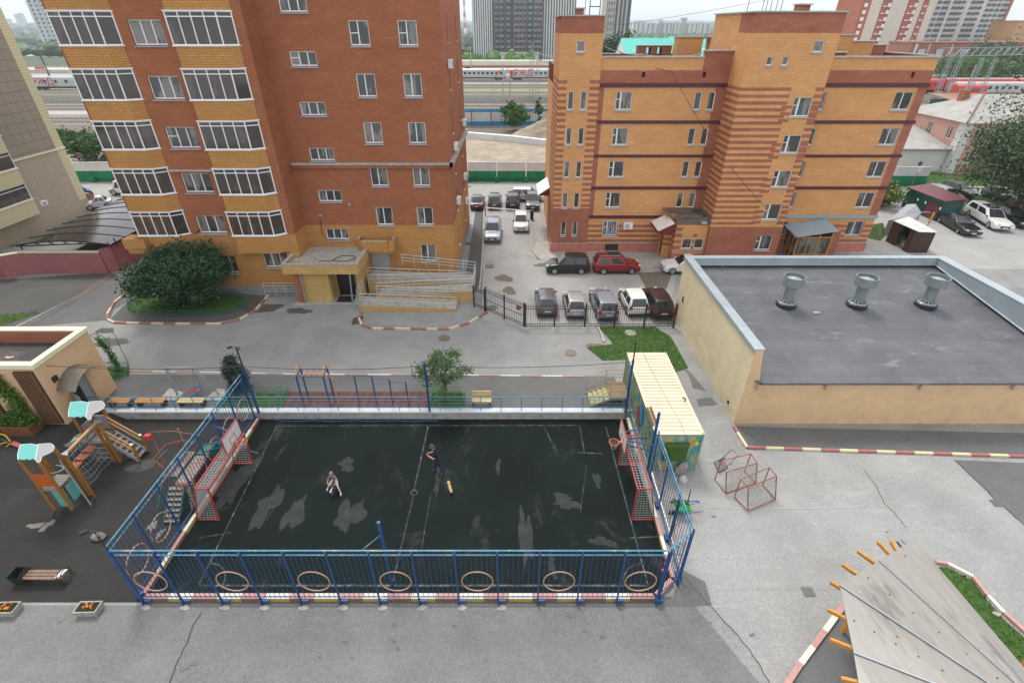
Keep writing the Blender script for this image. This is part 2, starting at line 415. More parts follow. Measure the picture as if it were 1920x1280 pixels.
for px, py, c in ((833, 634, (.16, .12, .09)), (1070, 662, (.18, .15, .12)), (923, 577, (.15, .14, .13)), (1182, 624, (.35, .35, .30)), (919, 498, (.2, .18, .15)), (880, 457, (.08, .08, .08))):
    p = atG(px, py); b = MB()
    b.prism([(p.x+.42*cos(a*pi/10), p.y+.42*sin(a*pi/10)) for a in range(20)], p.z+.02, p.z+.035)
    b.prism([(p.x+.33*cos(a*pi/10), p.y+.33*sin(a*pi/10)) for a in range(20)], p.z+.035, p.z+.045)
    for a in range(-2, 3): b.box((p.x+a*.1-.01, p.y-.2, p.z+.045), (p.x+a*.1+.01, p.y+.2, p.z+.052))
    tag(b.build('manhole_cover', mat('cast_iron_%d' % px, c, .8, .2, 8)), 'round iron manhole cover '+{833: 'on the yard below the ramp kerb', 1070: 'beside the earth patch by the fence', 923: 'in the drive beyond the gate', 1182: 'sunk in the lawn by the fence', 919: 'beside the gravelled pothole near the gate', 880: 'on the pavement beside the brick tower'}[px], 'manhole')
for px, py in ((1515, 1109), (1868, 943), (1710, 821)):
    p = atG(px, py); b = MB(); b.box((p.x-.22, p.y-.2, p.z+.01), (p.x+.22, p.y+.2, p.z+.03), 0, None)
    for a in range(-3, 4): b.box((p.x+a*.06-.01, p.y-.17, p.z+.03), (p.x+a*.06+.01, p.y+.17, p.z+.036))
    tag(b.build('drain_grate', mat('drain_iron', (.13, .13, .13), .7)), 'small grey drain grate in the pale drive '+{1515: 'left of the shelter roof', 1868: 'at the right edge by the dark patch', 1710: 'behind the striped kerb'}[px], 'drain')
ln = MB()
def seg(b, x0, y0, x1, y1, wd=.06, z=-.488):
    d = Vector((x1-x0, y1-y0, 0)); n_ = Vector((-d.y, d.x, 0)).normalized()*wd/2; a = Vector((x0, y0, z)); c = Vector((x1, y1, z)); b.poly([a-n_, c-n_, c+n_, a+n_])
def pc(px, py): p = at(px, py, -.49); return p.x, p.y
L1, L2, L3, L4 = pc(372, 1097), pc(519, 798), pc(1087, 797), pc(1215, 1097)
seg(ln, *L1, *L2); seg(ln, *L4, *pc(1136, 800)); seg(ln, *L1, *L4, .09); seg(ln, L2[0], L2[1], *pc(1086, 797))
seg(ln, *pc(803, 797), *pc(776, 920), .07); seg(ln, *pc(776, 926), *pc(735, 1096), .05)
seg(ln, *pc(1087, 797), *pc(1096, 850)); seg(ln, *pc(1085, 848), *pc(1130, 850)); seg(ln, *pc(372, 1008), *pc(432, 998)); seg(ln, *pc(1180, 1008), *pc(1240, 1005))
seg(ln, *pc(470, 845), *pc(486, 850), .08); seg(ln, *pc(1020, 800), *pc(1044, 848), .04)
c0 = pc(776, 923)
for i in range(12):
    a, b_ = i*pi/6, (i+1)*pi/6; seg(ln, c0[0]+.16*cos(a), c0[1]+.16*sin(a), c0[0]+.16*cos(b_), c0[1]+.16*sin(b_), .04)
for cx, cy, a0, a1 in ((*L1, 0, pi/2), (*L4, pi/2, pi)):
    for i in range(8):
        a, b_ = a0+(a1-a0)*i/8, a0+(a1-a0)*(i+1)/8; seg(ln, cx+cos(a), cy+cos(0)*sin(a), cx+cos(b_), cy+sin(b_), .05)
struct('court_markings', ln, M_LINE)
M_WEAR = worn_line('court_wear', (.038, .037, .035), (.0085, .0135, .0125), .56)
for px, py, rx, ry, sd in ((440, 905, .45, 1.5, 1), (500, 950, .4, .9, 2), (553, 962, .3, .9, 3), (655, 965, .45, .8, 4), (650, 870, .35, .35, 5), (934, 873, .12, .35, 6), (985, 1005, .22, 1.3, 7), (1120, 900, .12, .5, 8), (820, 900, .1, .8, 9), (1060, 940, .5, .35, 10), (1130, 1015, .45, .2, 11), (1035, 1060, .12, .5, 12)):
    p = at(px, py, -.49); sheet('wear_patch', blob(p.x, p.y, rx*1.2, ry*1.2, sd, 40, .55), M_WEAR, .009)
ly = MB(); seg(ly, *pc(526, 926), *pc(500, 975), .05); seg(ly, *pc(808, 925), *pc(790, 1030), .04, -.486); seg(ly, *pc(1100, 870), *pc(1088, 960), .04)
struct('yellow_court_markings', ly, M_LINEY)
M_WORN = mat('worn_through_patch', (.16, .145, .13), .9, .25, 3)
for px, py, rx, ry, sd in ((68, 985, .32, .18, 1), (88, 985, .2, .3, 2), (286, 985, .15, .3, 3), (300, 1000, .15, .22, 6)):
    p = at(px, py, -.5); sheet('worn_patch', blob(p.x, p.y, rx, ry, sd, jag=.5), M_WORN, .012)
p = at(262, 872, -.5); sheet('rubber_mat', blob(p.x, p.y, .75, .5, 4, jag=.05), mat('slate_rubber', (.045, .05, .05), .8), .012)
sheet('concrete_footing', [atG(*q)[:2] for q in ((297, 751), (318, 728), (345, 736), (330, 751))], M_CONC, .02)
sheet('concrete_footing', [atG(*q)[:2] for q in ((382, 751), (408, 728), (428, 731), (420, 751))], M_CONC, .02)
M_STAIN = mat('old_stain', (.12, .12, .118), .7, .3, 3)
rs = random.Random(12)
for i in range(46):
    px, py = rs.uniform(0, 1920), rs.choice((rs.uniform(1150, 1280), rs.uniform(870, 1280), rs.uniform(600, 690)))
    if py < 1150 and px < 1330 and py > 700: continue
    p = atG(px, py)
    if 690 > py and (px < 250 or px > 1080): continue
    if py > 1000 and px > 1480: continue
    r_ = rs.uniform(.02, .07); sheet('oil_spot', blob(p.x, p.y, r_*rs.uniform(1, 2.2), r_, i, 12, .4), M_STAIN, .019)
for pts in ([(1320, 951), (1440, 953), (1560, 953), (1650, 949)],):
    P = [atG(*q) for q in pts]; struct('pale_streak', stroke([(p.x, p.y+rs.uniform(-.03, .03)) for j in range(len(P)-1) for p in [P[j].lerp(P[j+1], k/5) for k in range(5)]], .05, .018), mat('dried_line', (.34, .34, .335), .9, .1))
# ------------------------------------------------------------ lawns
def inside(x, y, P):
    c = False; j = len(P)-1
    for i in range(len(P)):
        if (P[i][1] > y) != (P[j][1] > y) and x < (P[j][0]-P[i][0])*(y-P[i][1])/(P[j][1]-P[i][1])+P[i][0]: c = not c
        j = i
    return c
def lawn(pix, dens=90, h=.12, world=False, base=None, blade=None):
    P = [tuple(q) for q in pix] if world else [tuple(atG(*q)[:2]) for q in pix]
    b = MB(); b.poly([(x, y, hgt(x, y)+.03) for x, y in P])
    x0, x1 = min(p[0] for p in P), max(p[0] for p in P); y0, y1 = min(p[1] for p in P), max(p[1] for p in P)
    n = int((x1-x0)*(y1-y0)*dens)
    for _ in range(n):
        x, y = random.uniform(x0, x1), random.uniform(y0, y1)
        if not inside(x, y, P): continue
        z = hgt(x, y)+.03; a = random.uniform(0, 6.3); w_ = random.uniform(.012, .035); hh = h*random.uniform(.5, 1.5)
        lx, ly_ = random.uniform(-.08, .08), random.uniform(-.08, .08)
        b.poly([(x-w_*cos(a), y-w_*sin(a), z), (x+w_*cos(a), y+w_*sin(a), z), (x+lx, y+ly_, z+hh)], 1)
    return tag(b.build('lawn', [base or M_GRASSB, blade or M_BLADE]), kind='stuff')
lawn([(1122, 613), (1228, 613), (1258, 632), (1290, 690), (1265, 698), (1243, 672), (1130, 676), (1100, 652), (1150, 645)], 90)
lawn([(481, 738), (540, 738), (523, 768), (478, 768)], 110); lawn([(425, 742), (478, 742), (475, 768), (400, 768)], 110)
lawn([(811, 737), (872, 737), (871, 768), (807, 768)], 110)
lawn([(246, 565), (262, 556), (440, 555), (464, 562), (450, 575), (420, 585), (255, 586), (241, 576)], 60)
lawn([(196, 700), (200, 690), (240, 690), (243, 700), (232, 708), (200, 708)], 60)
lawn([(1756, 1064), (1775, 1063), (1822, 1088), (1850, 1125), (1880, 1160), (1920, 1195), (1980, 1290), (1940, 1300)], 170, .1)
lawn([(1800, 362), (1840, 366), (1930, 372), (1930, 405), (1850, 402), (1795, 400), (1812, 380)], 8, .3)
lawn([(1622, 424), (1655, 418), (1662, 440), (1650, 452), (1625, 446)], 20, .3)
lawn([(1700, 330), (1720, 322), (1925, 335), (1925, 352), (1720, 346)], 8, .4)
lawn([(100, 255), (190, 255), (215, 285), (160, 288), (130, 283)], 3, .5)
lawn([(78, 586), (0, 590), (-30, 610), (0, 611)], 20, .3)
# ------------------------------------------------------------ kerbs
M_KR = mat('kerb_red', (.34, .125, .125), .8, .15, 5, dirt=(6, (.20, .17, .15), .66)); M_KY = mat('kerb_cream', (.58, .54, .33), .8, .1, 5, dirt=(6, (.30, .27, .2), .68))
M_KP = mat('kerb_pink', (.48, .27, .24), .8, .12, 5); M_KW = mat('kerb_white', (.68, .66, .58), .8, .1, 5)
def kerb(pix, label, wd=.16, hh=.13, seg_=1.0, world=False, cols=None, group=None):
    P = [Vector((q[0], q[1], hgt(q[0], q[1]))) for q in pix] if world else [atG(*q) for q in pix]
    b = MB(); k = 0; carry = 0
    for i in range(len(P)-1):
        a, c = P[i], P[i+1]; L_ = (c-a).length; n_ = max(1, round(L_/seg_)); 
        for j in range(n_):
            p, q = a.lerp(c, j/n_), a.lerp(c, (j+1)/n_); g_ = (q-p).normalized()*.006
            up = Vector((0, 0, hh/2)); b.bar(p+up+g_, q+up-g_*.2, wd*random.uniform(.97, 1.03), hh*random.uniform(.96, 1.04), k % 2); k += 1
    return tag(b.build('striped_kerb', cols or [M_KR, M_KY], bevel=.015), label, 'kerb', group)
kerb([(265, 530), (240, 548), (215, 568), (202, 590), (203, 600), (215, 606), (262, 607), (330, 608), (415, 608), (450, 600), (480, 582), (504, 554)], 'red and cream striped kerb curving round the maple bed')
kerb([(679, 587), (673, 598), (679, 610), (698, 617), (740, 617), (800, 618), (842, 618), (880, 606), (913, 586)], 'red and cream striped kerb curving in front of the grey access ramp')
kerb([(1376, 800), (1382, 812), (1400, 840), (1925, 857)], 'red and cream striped kerb with chipped paint along the flat roofed building')
kerb([(244, 696), (500, 700), (560, 702), (820, 703), (1094, 706)], 'long low striped kerb between the yard and the railings path', .09, .05, 1.4, cols=[M_KP, M_KW])
kerb([(1585, 1130), (1545, 1185), (1500, 1245), (1470, 1290)], 'weathered pink and cream kerb running under the shelter roof', .2, .14, .9, cols=[M_KP, M_KW])
kerb([(1752, 1054), (1775, 1058), (1822, 1082), (1850, 1118), (1880, 1150), (1930, 1195)], 'weathered pink and cream kerb round the bottom right lawn', .14, .14, .9, cols=[M_KP, M_KW])
kerb([(1119, 612), (1127, 625), (1132, 642)], 'short broken grey kerb at the corner of the lawn by the car park', .16, .12, .7, cols=[M_CONC, M_CONC])
b = MB()
for q in ([(907, 520), (905, 586)], [(908, 390), (906, 450), (902, 520), (898, 545)], [(994, 400), (997, 470), (1010, 486)]):
    P = [atG(*x) for x in q]
    for i in range(len(P)-1): b.bar(P[i]+Vector((0, 0, .06)), P[i+1]+Vector((0, 0, .06)), .15, .12)
struct('kerb', b, M_CONC)
struct('kerb', MB().bar(atG(1720, 350)+Vector((0, 0, .1)), atG(1960, 358)+Vector((0, 0, .1)), .3, .2), M_CONC)
# ------------------------------------------------------------ walls and windows
def facade(b, org, d, zones, u, z, holes, depth=.16, dflt=0):
    """wall from org along direction d; zones = [(u0,u1,z0,z1,mat)] later ones win; holes with reveals"""
    dx, dy = d; nx, ny = -dy, dx                 # inward normal (away from the viewer for d = +x)
    us = {u[0], u[1]}; zs = {z[0], z[1]}
    for h in list(zones)+list(holes):
        for q in h[:2]:
            if u[0] < q < u[1]: us.add(q)
        for q in h[2:4]:
            if z[0] < q < z[1]: zs.add(q)
    us, zs = sorted(us), sorted(zs)
    P = lambda uu, zz, k=0: (org[0]+dx*uu+nx*k, org[1]+dy*uu+ny*k, zz)
    for i in range(len(us)-1):
        for j in range(len(zs)-1):
            cu, cz = (us[i]+us[i+1])/2, (zs[j]+zs[j+1])/2
            if any(h[0] < cu < h[1] and h[2] < cz < h[3] for h in holes): continue
            m = dflt
            for q in zones:
                if q[0] < cu < q[1] and q[2] < cz < q[3]: m = q[4]
            b.poly([P(us[i], zs[j]), P(us[i+1], zs[j]), P(us[i+1], zs[j+1]), P(us[i], zs[j+1])], m)
    for h in holes:
        m = dflt
        for q in zones:
            if q[0] < (h[0]+h[1])/2 < q[1] and q[2] < h[2]-.05 < q[3]: m = q[4]
        a, c, e, f = h[:4]; k = depth
        for A, B_ in (((a, e), (a, f)), ((a, f), (c, f)), ((c, f), (c, e)), ((c, e), (a, e))):
            b.poly([P(*A), P(*B_), P(*B_, k), P(*A, k)], m)
    return b
def window(par, org, d, u0, u1, z0, z1, kind='3', dep=.10, frame=None, glass=None, sill=True, fw=.06):
    """white framed window in a wall; frame is the part, pane and sill its sub-parts"""
    dx, dy = d; nx, ny = -dy, dx
    P = lambda uu, zz, k: Vector((org[0]+dx*uu+nx*k, org[1]+dy*uu+ny*k, zz))
    R = Matrix(((dx, nx, 0, org[0]), (dy, ny, 0, org[1]), (0, 0, 1, 0), (0, 0, 0, 1)))
    f = MB(); g_ = MB(); y0, y1 = dep, dep+.07
    def bb(a, b_, c, e, yy=None): f.box((a, (yy or y0), c), (b_, y1, e), 0, R)
    bb(u0, u0+fw, z0, z1); bb(u1-fw, u1, z0, z1); bb(u0+fw, u1-fw, z0, z0+fw*1.2); bb(u0+fw, u1-fw, z1-fw, z1)
    w_, h_ = u1-u0, z1-z0
    def vb(t_, ww=.07, a=z0, c=z1): bb(u0+w_*t_-ww/2, u0+w_*t_+ww/2, a+fw*1.2, c-fw, y0+.004)
    def hb(t_, a=0, c=1, hh=.05): bb(u0+w_*a+(fw if a == 0 else .035), u0+w_*c-(fw if c == 1 else .035), z0+h_*t_-hh/2, z0+h_*t_+hh/2, y0+.008)
    if kind == '3': vb(.34); vb(.67)
    elif kind == '3o': vb(.34); vb(.67); hb(.55, 0, .34)
    elif kind == '2': vb(.45)
    elif kind == '2h': vb(.45); hb(.5, 0, .45)
    elif kind == '2v': vb(.3, .12); hb(.58, 0, .3)
    elif kind == 'L':
        for t_ in (.25, .5, .75): vb(t_, .06)
        hb(.86, 0, 1, .06)
    elif kind == 'L3':
        for t_ in (.33, .66): vb(t_, .06)
        hb(.86, 0, 1, .06)
    g_.box((u0+fw*.5, y0+.045, z0+fw*.5), (u1-fw*.5, y0+.05, z1-fw*.5), 0, R)
    o = f.build('window', frame or M_WHITE, par)
    g_.build('pane', glass or M_GLASS, o)
    if sill:
        s = MB(); s.slab([P(u0-.06, z0-.10, -.10), P(u1+.06, z0-.10, -.10), P(u1+.06, z0+.005, dep), P(u0-.06, z0+.005, dep)], (0, 0, -.02))
        s.build('sill', M_SILL, o)
    return o
def vent_ac(par, p, d, n_, sc=1):
    """air conditioner box: casing, grille fan"""
    x = Vector((d[0], d[1], 0)); y = Vector((n_[0], n_[1], 0))
    R = Matrix(((x.x, y.x, 0, p[0]), (x.y, y.y, 0, p[1]), (0, 0, 1, p[2]), (0, 0, 0, 1)))
    b = MB(); b.box((-.4*sc, .05, 0), (.4*sc, .38, .58*sc), 0, R); o = b.build('air_conditioner', M_WHITE, par, bevel=.02)
    g_ = MB(); c = R @ Vector((-.1*sc, .385, .29*sc))
    for r_ in (.22, .15, .08): g_.tube([R @ Vector((-.1*sc+r_*sc*cos(a*pi/8), .39, .29*sc+r_*sc*sin(a*pi/8))) for a in range(16)], .012, 4, closed=True)
    for a in range(4): g_.bar(R @ Vector((-.1*sc-.22*cos(a*pi/4), .39, .29*sc-.22*sin(a*pi/4))), R @ Vector((-.1*sc+.22*cos(a*pi/4), .39, .29*sc+.22*sin(a*pi/4))), .012)
    g_.build('fan_grille', M_GREYM, o)
    return o
# ------------------------------------------------------------ tall red brick block at the left
TB = thing('brick_apartment_block', 'tall red brick apartment block with ochre loggias above the maple', 'apartment block', (-17, 45, 0))
RY, WY = 40.15, 38.0; ZT = 27.0
b = MB(); mats = [M_RED, M_YEL, M_PLINTH, M_RED2]
holes = []; wins = []
AX = (-11.15, -9.8); BX = (-7.8, -6.5)
for k in range(8):
    zz = 1.95+3.2*k
    if k >= 1: holes.append((AX[0], AX[1], zz, zz+1.47)); wins.append((*AX, zz, zz+1.47, '2h' if k >= 5 else '2'))
    holes.append((BX[0], BX[1], zz, zz+1.47)); wins.append((*BX, zz, zz+1.47, '2h' if k >= 5 else '2'))
    if k < 7: holes.append((-15.58, -13.72, 3.9+3.2*k, 4.8+3.2*k)); wins.append((-15.58, -13.72, 3.9+3.2*k, 4.8+3.2*k, '3o' if k == 4 else '3'))
holes.append((-12.1, -10.55, .75, 3.1))
o_ = (0, RY); d_ = (1, 0)
facade(b, o_, d_, [(-99, 99, -1, 5.14, 1), (-99, 99, -1, .45, 2)], (-17.2, -4.85), (0, ZT), holes)
sh = []
for k in range(8):
    zz = 2.6+3.2*k; sh.append((3.4, 3.95, zz-.5, zz+1.3)); sh.append((10.2, 10.75, zz-.5, zz+1.3))
facade(b, (-4.85, RY), (0, 1), [(-99, 99, -1, 5.14, 1), (-99, 99, -1, .9, 2)], (0, 15.4), (0, ZT), sh)
facade(b, (-17.2, WY), (0, 1), [(-99, 99, -1, 5.14, 1), (-99, 99, -1, .45, 2)], (0, RY-WY), (0, ZT), [])
wh = []
for k in range(7):
    zz = 5.23+3.2*k; wh.append((-24.72, -22.55, zz, zz+1.4)); wins.append((-24.72, -22.55, zz, zz+1.4, '3o' if k == 2 else '3', 'W'))
    wh.append((-29.05, -25.7, zz-.1, zz+2.0)); wh.append((-21.75, -18.0, zz-.1, zz+2.0))
wh.append((-24.3, -22.6, 1.8, 3.3)); wins.append((-24.3, -22.6, 1.8, 3.3, '3', 'W')); wh.append((-20.3, -18.3, 2.3, 3.7)); wins.append((-20.3, -18.3, 2.3, 3.7, '3', 'W'))
wh.append((-29, -27.2, 1.8, 3.3)); wins.append((-29, -27.2, 1.8, 3.3, '3', 'W'))
facade(b, (0, WY), (1, 0), [(-99, 99, -1, 5.14, 1), (-99, 99, -1, .6, 2)], (-29.7, -17.2), (0, ZT), wh, .3)
facade(b, (-29.7, RY+15.4), (0, -1), [(-99, 99, -1, 5.14, 1)], (0, RY+15.4-WY), (0, ZT), [])
facade(b, (-4.85, RY+15.4), (-1, 0), [], (0, 24.85), (0, ZT), [])
b.poly([(-29.7, WY, ZT), (-17.2, WY, ZT), (-17.2, RY, ZT), (-4.85, RY, ZT), (-4.85, RY+15.4, ZT), (-29.7, RY+15.4, ZT)], 2)
b.build('wall', mats, TB)
for k in range(7):
    zz = 5.23+3.2*k
    for x0, x1 in ((-29.05, -25.7), (-21.75, -18.0)):
        b = MB(); b.box((x0, WY+1.3, zz-.1), (x1, WY+1.35, zz+2.0)); b.box((x0, WY+.3, zz-.14), (x1, WY+1.3, zz-.1)); b.box((x0, WY+.3, zz+2.0), (x1, WY+1.3, zz+2.04)); b.box((x0-.04, WY+.3, zz-.1), (x0, WY+1.3, zz+2)); b.box((x1, WY+.3, zz-.1), (x1+.04, WY+1.3, zz+2)); b.build('loggia_room', M_RED2, TB)
for q in wins:
    if len(q) > 5: window(TB, (0, WY), (1, 0), *q[:4], kind=q[4], dep=.14)
    else: window(TB, (0, RY), (1, 0), *q[:4], kind=q[4])
for h in sh: window(TB, (-4.85, RY), (0, 1), *h, kind='1')
def loggia(x0, x1, z0, glazed=True, zpar=1.32):
    yf = WY-.62; xc = x1-.75
    out = [(x0, WY-.02), (x0, yf+.22), (x0+.12, yf), (xc, yf), (x1, WY-.02)]
    p = MB().prism(out, z0-zpar+.02, z0-.06).build('parapet', M_YEL, TB)
    t_ = MB().prism([(x0-.06, WY), (x0-.06, yf-.06), (xc+.03, yf-.06), (x1+.08, WY)], z0-.06, z0+.0)
    t_.build('ledge', M_WHITE, p)
    if not glazed: return
    f = MB(); g_ = MB(); H_ = 1.86
    A, B_, C = Vector((x0+.03, yf+.03, 0)), Vector((xc, yf+.03, 0)), Vector((x1-.03, WY-.03, 0))
    L0 = Vector((x0+.03, WY-.03, 0))
    for P_, Q_, n_ in ((A, B_, 4), (B_, C, 1), (L0, A, 1)):
        for i in range(1 if n_ == 1 and P_ is B_ else 0, n_+(0 if P_ is L0 else 1)):
            q = P_.lerp(Q_, i/n_); q.z = z0; f.bar(q, q+Vector((0, 0, H_)), .07 if i in (0, n_) else .06)
        e_ = (Q_-P_).normalized()*.037
        for hh in (.03, H_*.84, H_-.03): f.bar(P_+e_+Vector((0, 0, z0+hh)), Q_-e_+Vector((0, 0, z0+hh)), .058, .058)
        dd = Vector((Q_-P_)); nn = Vector((-dd.y, dd.x, 0)).normalized()*.02
        g_.slab([P_+Vector((0, 0, z0+.03))+nn, Q_+Vector((0, 0, z0+.03))+nn, Q_+Vector((0, 0, z0+H_-.03))+nn, P_+Vector((0, 0, z0+H_-.03))+nn], nn*.2)
    fr = f.build('loggia_window', M_WHITE, TB)
    g_.build('pane', M_LGLASS, fr)
    MB().prism([(x0-.06, WY), (x0-.06, yf-.05), (xc+.03, yf-.05), (x1+.08, WY)], z0+H_, z0+H_+.05).build('head_trim', M_WHITE, fr)
for k in range(7):
    loggia(-29.2, -25.45, 5.23+3.2*k); loggia(-21.85, -17.85, 5.23+3.2*k)
b = MB(); b.prism([(-21.85, WY), (-21.85, WY-.6), (-18.6, WY-.6), (-17.9, WY)], 3.75, 3.93); b.build('parapet', M_YEL, TB)
b = MB(); b.box((-30.3, 36.9, 4.3), (-28.6, WY, 5.1)); b.box((-30.2, 37.0, 3.9), (-28.7, WY, 4.28)); b.build('parapet', M_YEL, TB)
b = MB(); b.box((-17.1, RY-.32, 10.0), (-4.53, RY-.002, 10.14)); b.box((-4.848, RY-.32, 10.0), (-4.5, RY+15.5, 10.14)); b.build('string_course', M_CONC, TB)
b = MB(); b.box((-17.1, RY-.22, 9.78), (-4.63, RY-.002, 9.998)); b.box((-4.848, RY-.22, 9.78), (-4.6, RY+15.45, 9.998)); b.build('cornice', M_RED2, TB)
b = MB(); b.box((-25.4, WY-.22, 10.0), (-21.9, WY-.002, 10.12)); b.build('string_course', M_CONC, TB)
for y, z in ((43.0, 16.4), (51.3, 3.6), (43.6, 10.4), (43.3, 6.0), (52.5, 10.9), (50.8, 6.2)): vent_ac(TB, (-4.85, y, z), (0, 1), (1, 0))
MB().box((-12.1, RY+.08, .75), (-10.55, RY+.14, 3.1)).build('door', mat('pale_grey_door', (.38, .40, .41), .5, .05), TB)
b = MB(); x0, x1 = -12.75, -9.85; yb = RY-1.15
b.prism([(x0, RY-.005), (x0, yb+.35), (x0+.4, yb), (x1-.4, yb), (x1, yb+.35), (x1, RY-.005)], 3.1, 3.25)
for A, B_ in (((x0, RY-.005), (x0, yb+.35)), ((x0, yb+.35), (x0+.4, yb)), ((x0+.4, yb), (x1-.4, yb)), ((x1-.4, yb), (x1, yb+.35)), ((x1, yb+.35), (x1, RY-.005))):
    b.bar((A[0], A[1], 3.72), (B_[0], B_[1], 3.72), .16, .94)
o = b.build('balcony', M_YEL, TB)
b = MB()
for A, B_ in (((x0, RY-.02), (x0, yb+.35)), ((x1, yb+.35), (x1, RY-.02)), ((x0+.4, yb), (x1-.4, yb))): b.bar((A[0], A[1], 4.21), (B_[0], B_[1], 4.21), .2, .04)
b.build('coping', M_CONC, o)
for (px, py) in ((655, 383), (601, 404)):
    p = atY(px, py, RY-.5); b = MB(); b.tube([(p.x, RY, p.z), (p.x, RY-.45, p.z+.1)], .025); b.lathe([(0, .12), (.12, .06), (.14, -.04), (.08, -.06), (0, -.06)], (p.x, RY-.5, p.z), 10); b.build('wall_lamp', M_GREYM, TB)
b = MB(); p = [atY(q[0], q[1], RY-.03) for q in ((601, 412), (604, 440), (612, 449), (645, 449))]; b.tube(p, .025, 4); b.build('conduit', M_IRON, TB)
EN = thing('entrance_porch', 'flat roofed ochre brick entrance porch with dark doorway', 'porch', (-15, 37.5, 0))
ex0, ex1 = -17.6, -12.2; ey0 = 35.95
b = MB(); b.box((ex0+.3, ey0+.1, .06), (-16.9, ey0+.6, 2.7), 0); b.box((-16.9, ey0+.25, .06), (-14.6, RY-2.16, 2.7), 1)
b.box((-14.6, ey0+1.6, .06), (-12.7, ey0+1.75, 2.7), 1); b.box((-12.65, ey0+.9, .06), (-12.25, RY-.01, 2.7), 1); b.build('wall', [M_RED, M_PLY], EN)
b = MB()
for a in ((ex0-.2, ey0-.25), ): 
    b.box((ex0-.25, ey0-.25, 2.72), (ex1+.2, ey0-.05, 3.5)); b.box((ex1, ey0-.05, 2.72), (ex1+.2, RY-.01, 3.5)); b.box((ex0-.25, ey0-.05, 2.72), (ex0-.05, WY-.01, 3.5)); b.box((ex0-.05, WY-.21, 3.2), (-17.22, WY-.01, 3.5))
b.build('fascia', M_PLY, EN)
b = MB(); b.box((ex0-.05, ey0-.05, 2.7), (ex1, WY-.22, 3.25)); b.box((-17.18, WY-.22, 2.7), (ex1, RY-.01, 3.25)); b.build('roof', M_CONC, EN)
b = MB(); b.box((ex0-.3, ey0-.3, 3.5), (ex1+.25, ey0-.0, 3.55)); b.box((ex1-.05, ey0+.002, 3.5), (ex1+.25, RY-.02, 3.55)); b.box((ex0-.3, ey0+.002, 3.5), (ex0+.0, WY-.02, 3.55)); b.build('coping', M_CONC, EN)
b = MB(); b.box((-14.4, ey0+1.5, .08), (-13.0, ey0+1.59, 2.35)); b.build('door', mat('black_door', (.012, .008, .008), .4), EN)
b = MB(); b.tube([(-12.95, ey0, .1), (-12.75, ey0, 2.7)], .06); b.tube([(-16.75, ey0+.05, .1), (-16.75, ey0+.05, 2.7)], .07); b.build('downpipe', M_STEEL, EN)
b = MB(); b.box((ex0, ey0-.2, .0), (ex1-.1, RY-2.2, .06)); b.build('step', M_CONC, EN)
b = MB(); p = [Vector((q[0], q[1], 3.28)) for q in ((-15.4, 37.0), (-14.4, 37.1), (-13.9, 38.1), (-12.9, 38.1), (-12.6, 37.5), (-13.1, 37.0), (-14.3, 37.0))]; b.tube(p, .03, 5); tag(b.build('bent_bracket', M_IRON), 'rusty bent metal bracket lying on the entrance porch roof', 'scrap metal')
tag(MB().box((-14.35, ey0+.15, .065), (-13.0, ey0+1.2, .08)).build('doormat', M_BLACK), 'black rubber doormat in the dark entrance doorway', 'doormat')
b = MB(); b.lathe([(0, 0), (.14, 0), (.18, .5), (.19, .55), (.15, .55), (.14, .05)], (-14.75, ey0+1.0, .3), 12); b.tube([(-14.75, ey0+1.0, .07), (-14.75, ey0+1.0, .35)], .03); tag(b.build('litter_bin', M_GREENP), 'dark green litter bin beside the porch door', 'litter bin')
RP = thing('access_ramp', 'zigzag grey concrete access ramp with steel handrails', 'ramp', (-8, 36.5, 0))
b = MB()
def rampslab(b, x0, z0, x1, z1, y0, y1, m=0, drop=None):
    b.poly([(x0, y0, z0), (x1, y0, z1), (x1, y1, z1), (x0, y1, z0)], m)
    b.poly([(x0, y0, 0), (x1, y0, 0), (x1, y0, z1), (x0, y0, z0)], 1)
    b.poly([(x1, y0, 0), (x1, y1, 0), (x1, y1, z1), (x1, y0, z1)], m); b.poly([(x0, y0, 0), (x0, y1, 0), (x0, y1, z0), (x0, y0, z0)], m)
    b.poly([(x0, y1, 0), (x1, y1, 0), (x1, y1, z1), (x0, y1, z0)], m)
yA0, yA1, yB0, yB1, yC0, yC1 = 34.6, 36.1, 36.15, 37.6, 37.7, 39.3
rampslab(b, -11.85, .55, -4.4, .25, yA0, yA1); rampslab(b, -12.0, .5, -11.87, .5, yA0, yA1)
rampslab(b, -10.9, .62, -3.2, 1.05, yB0, yB1); rampslab(b, -12.0, 1.35, -3.2, 1.06, yC0, yC1)
b.box((-12.1, 39.35, 0), (-3.2, RY-.01, .7), 0)
b.build('slab', [M_CONC, M_PLY], RP)
def handrail(x0, z0, x1, z1, y, n_, ends=True):
    r = MB(); hs_ = (1.0, .72, .45)
    for h_ in hs_: r.tube([(x0, y, z0+h_), (x1, y, z1+h_)], .028 if h_ == 1.0 else .022, 5)
    for i in range(n_+1):
        t_ = i/n_; x = x0+(x1-x0)*t_; z = z0+(z1-z0)*t_; r.tube([(x, y, z), (x, y, z+1.0)], .022, 5)
    r.build('handrail', M_RAIL, RP)
M_RAIL = mat('pale_steel_rail', (.50, .51, .50), .4, .1, metal=.2)
handrail(-11.9, .55, -4.4, .25, yA0+.1, 9); handrail(-10.9, .55, -4.5, .3, yA1-.05, 7)
handrail(-10.9, .65, -3.2, 1.05, yB0+.22, 9); handrail(-11.9, .75, -3.4, 1.05, yB1-.05, 9)
handrail(-11.9, 1.35, -4.3, 1.05, yC0+.12, 9); handrail(-9.3, 1.9, -3.1, 1.2, yC1, 6)
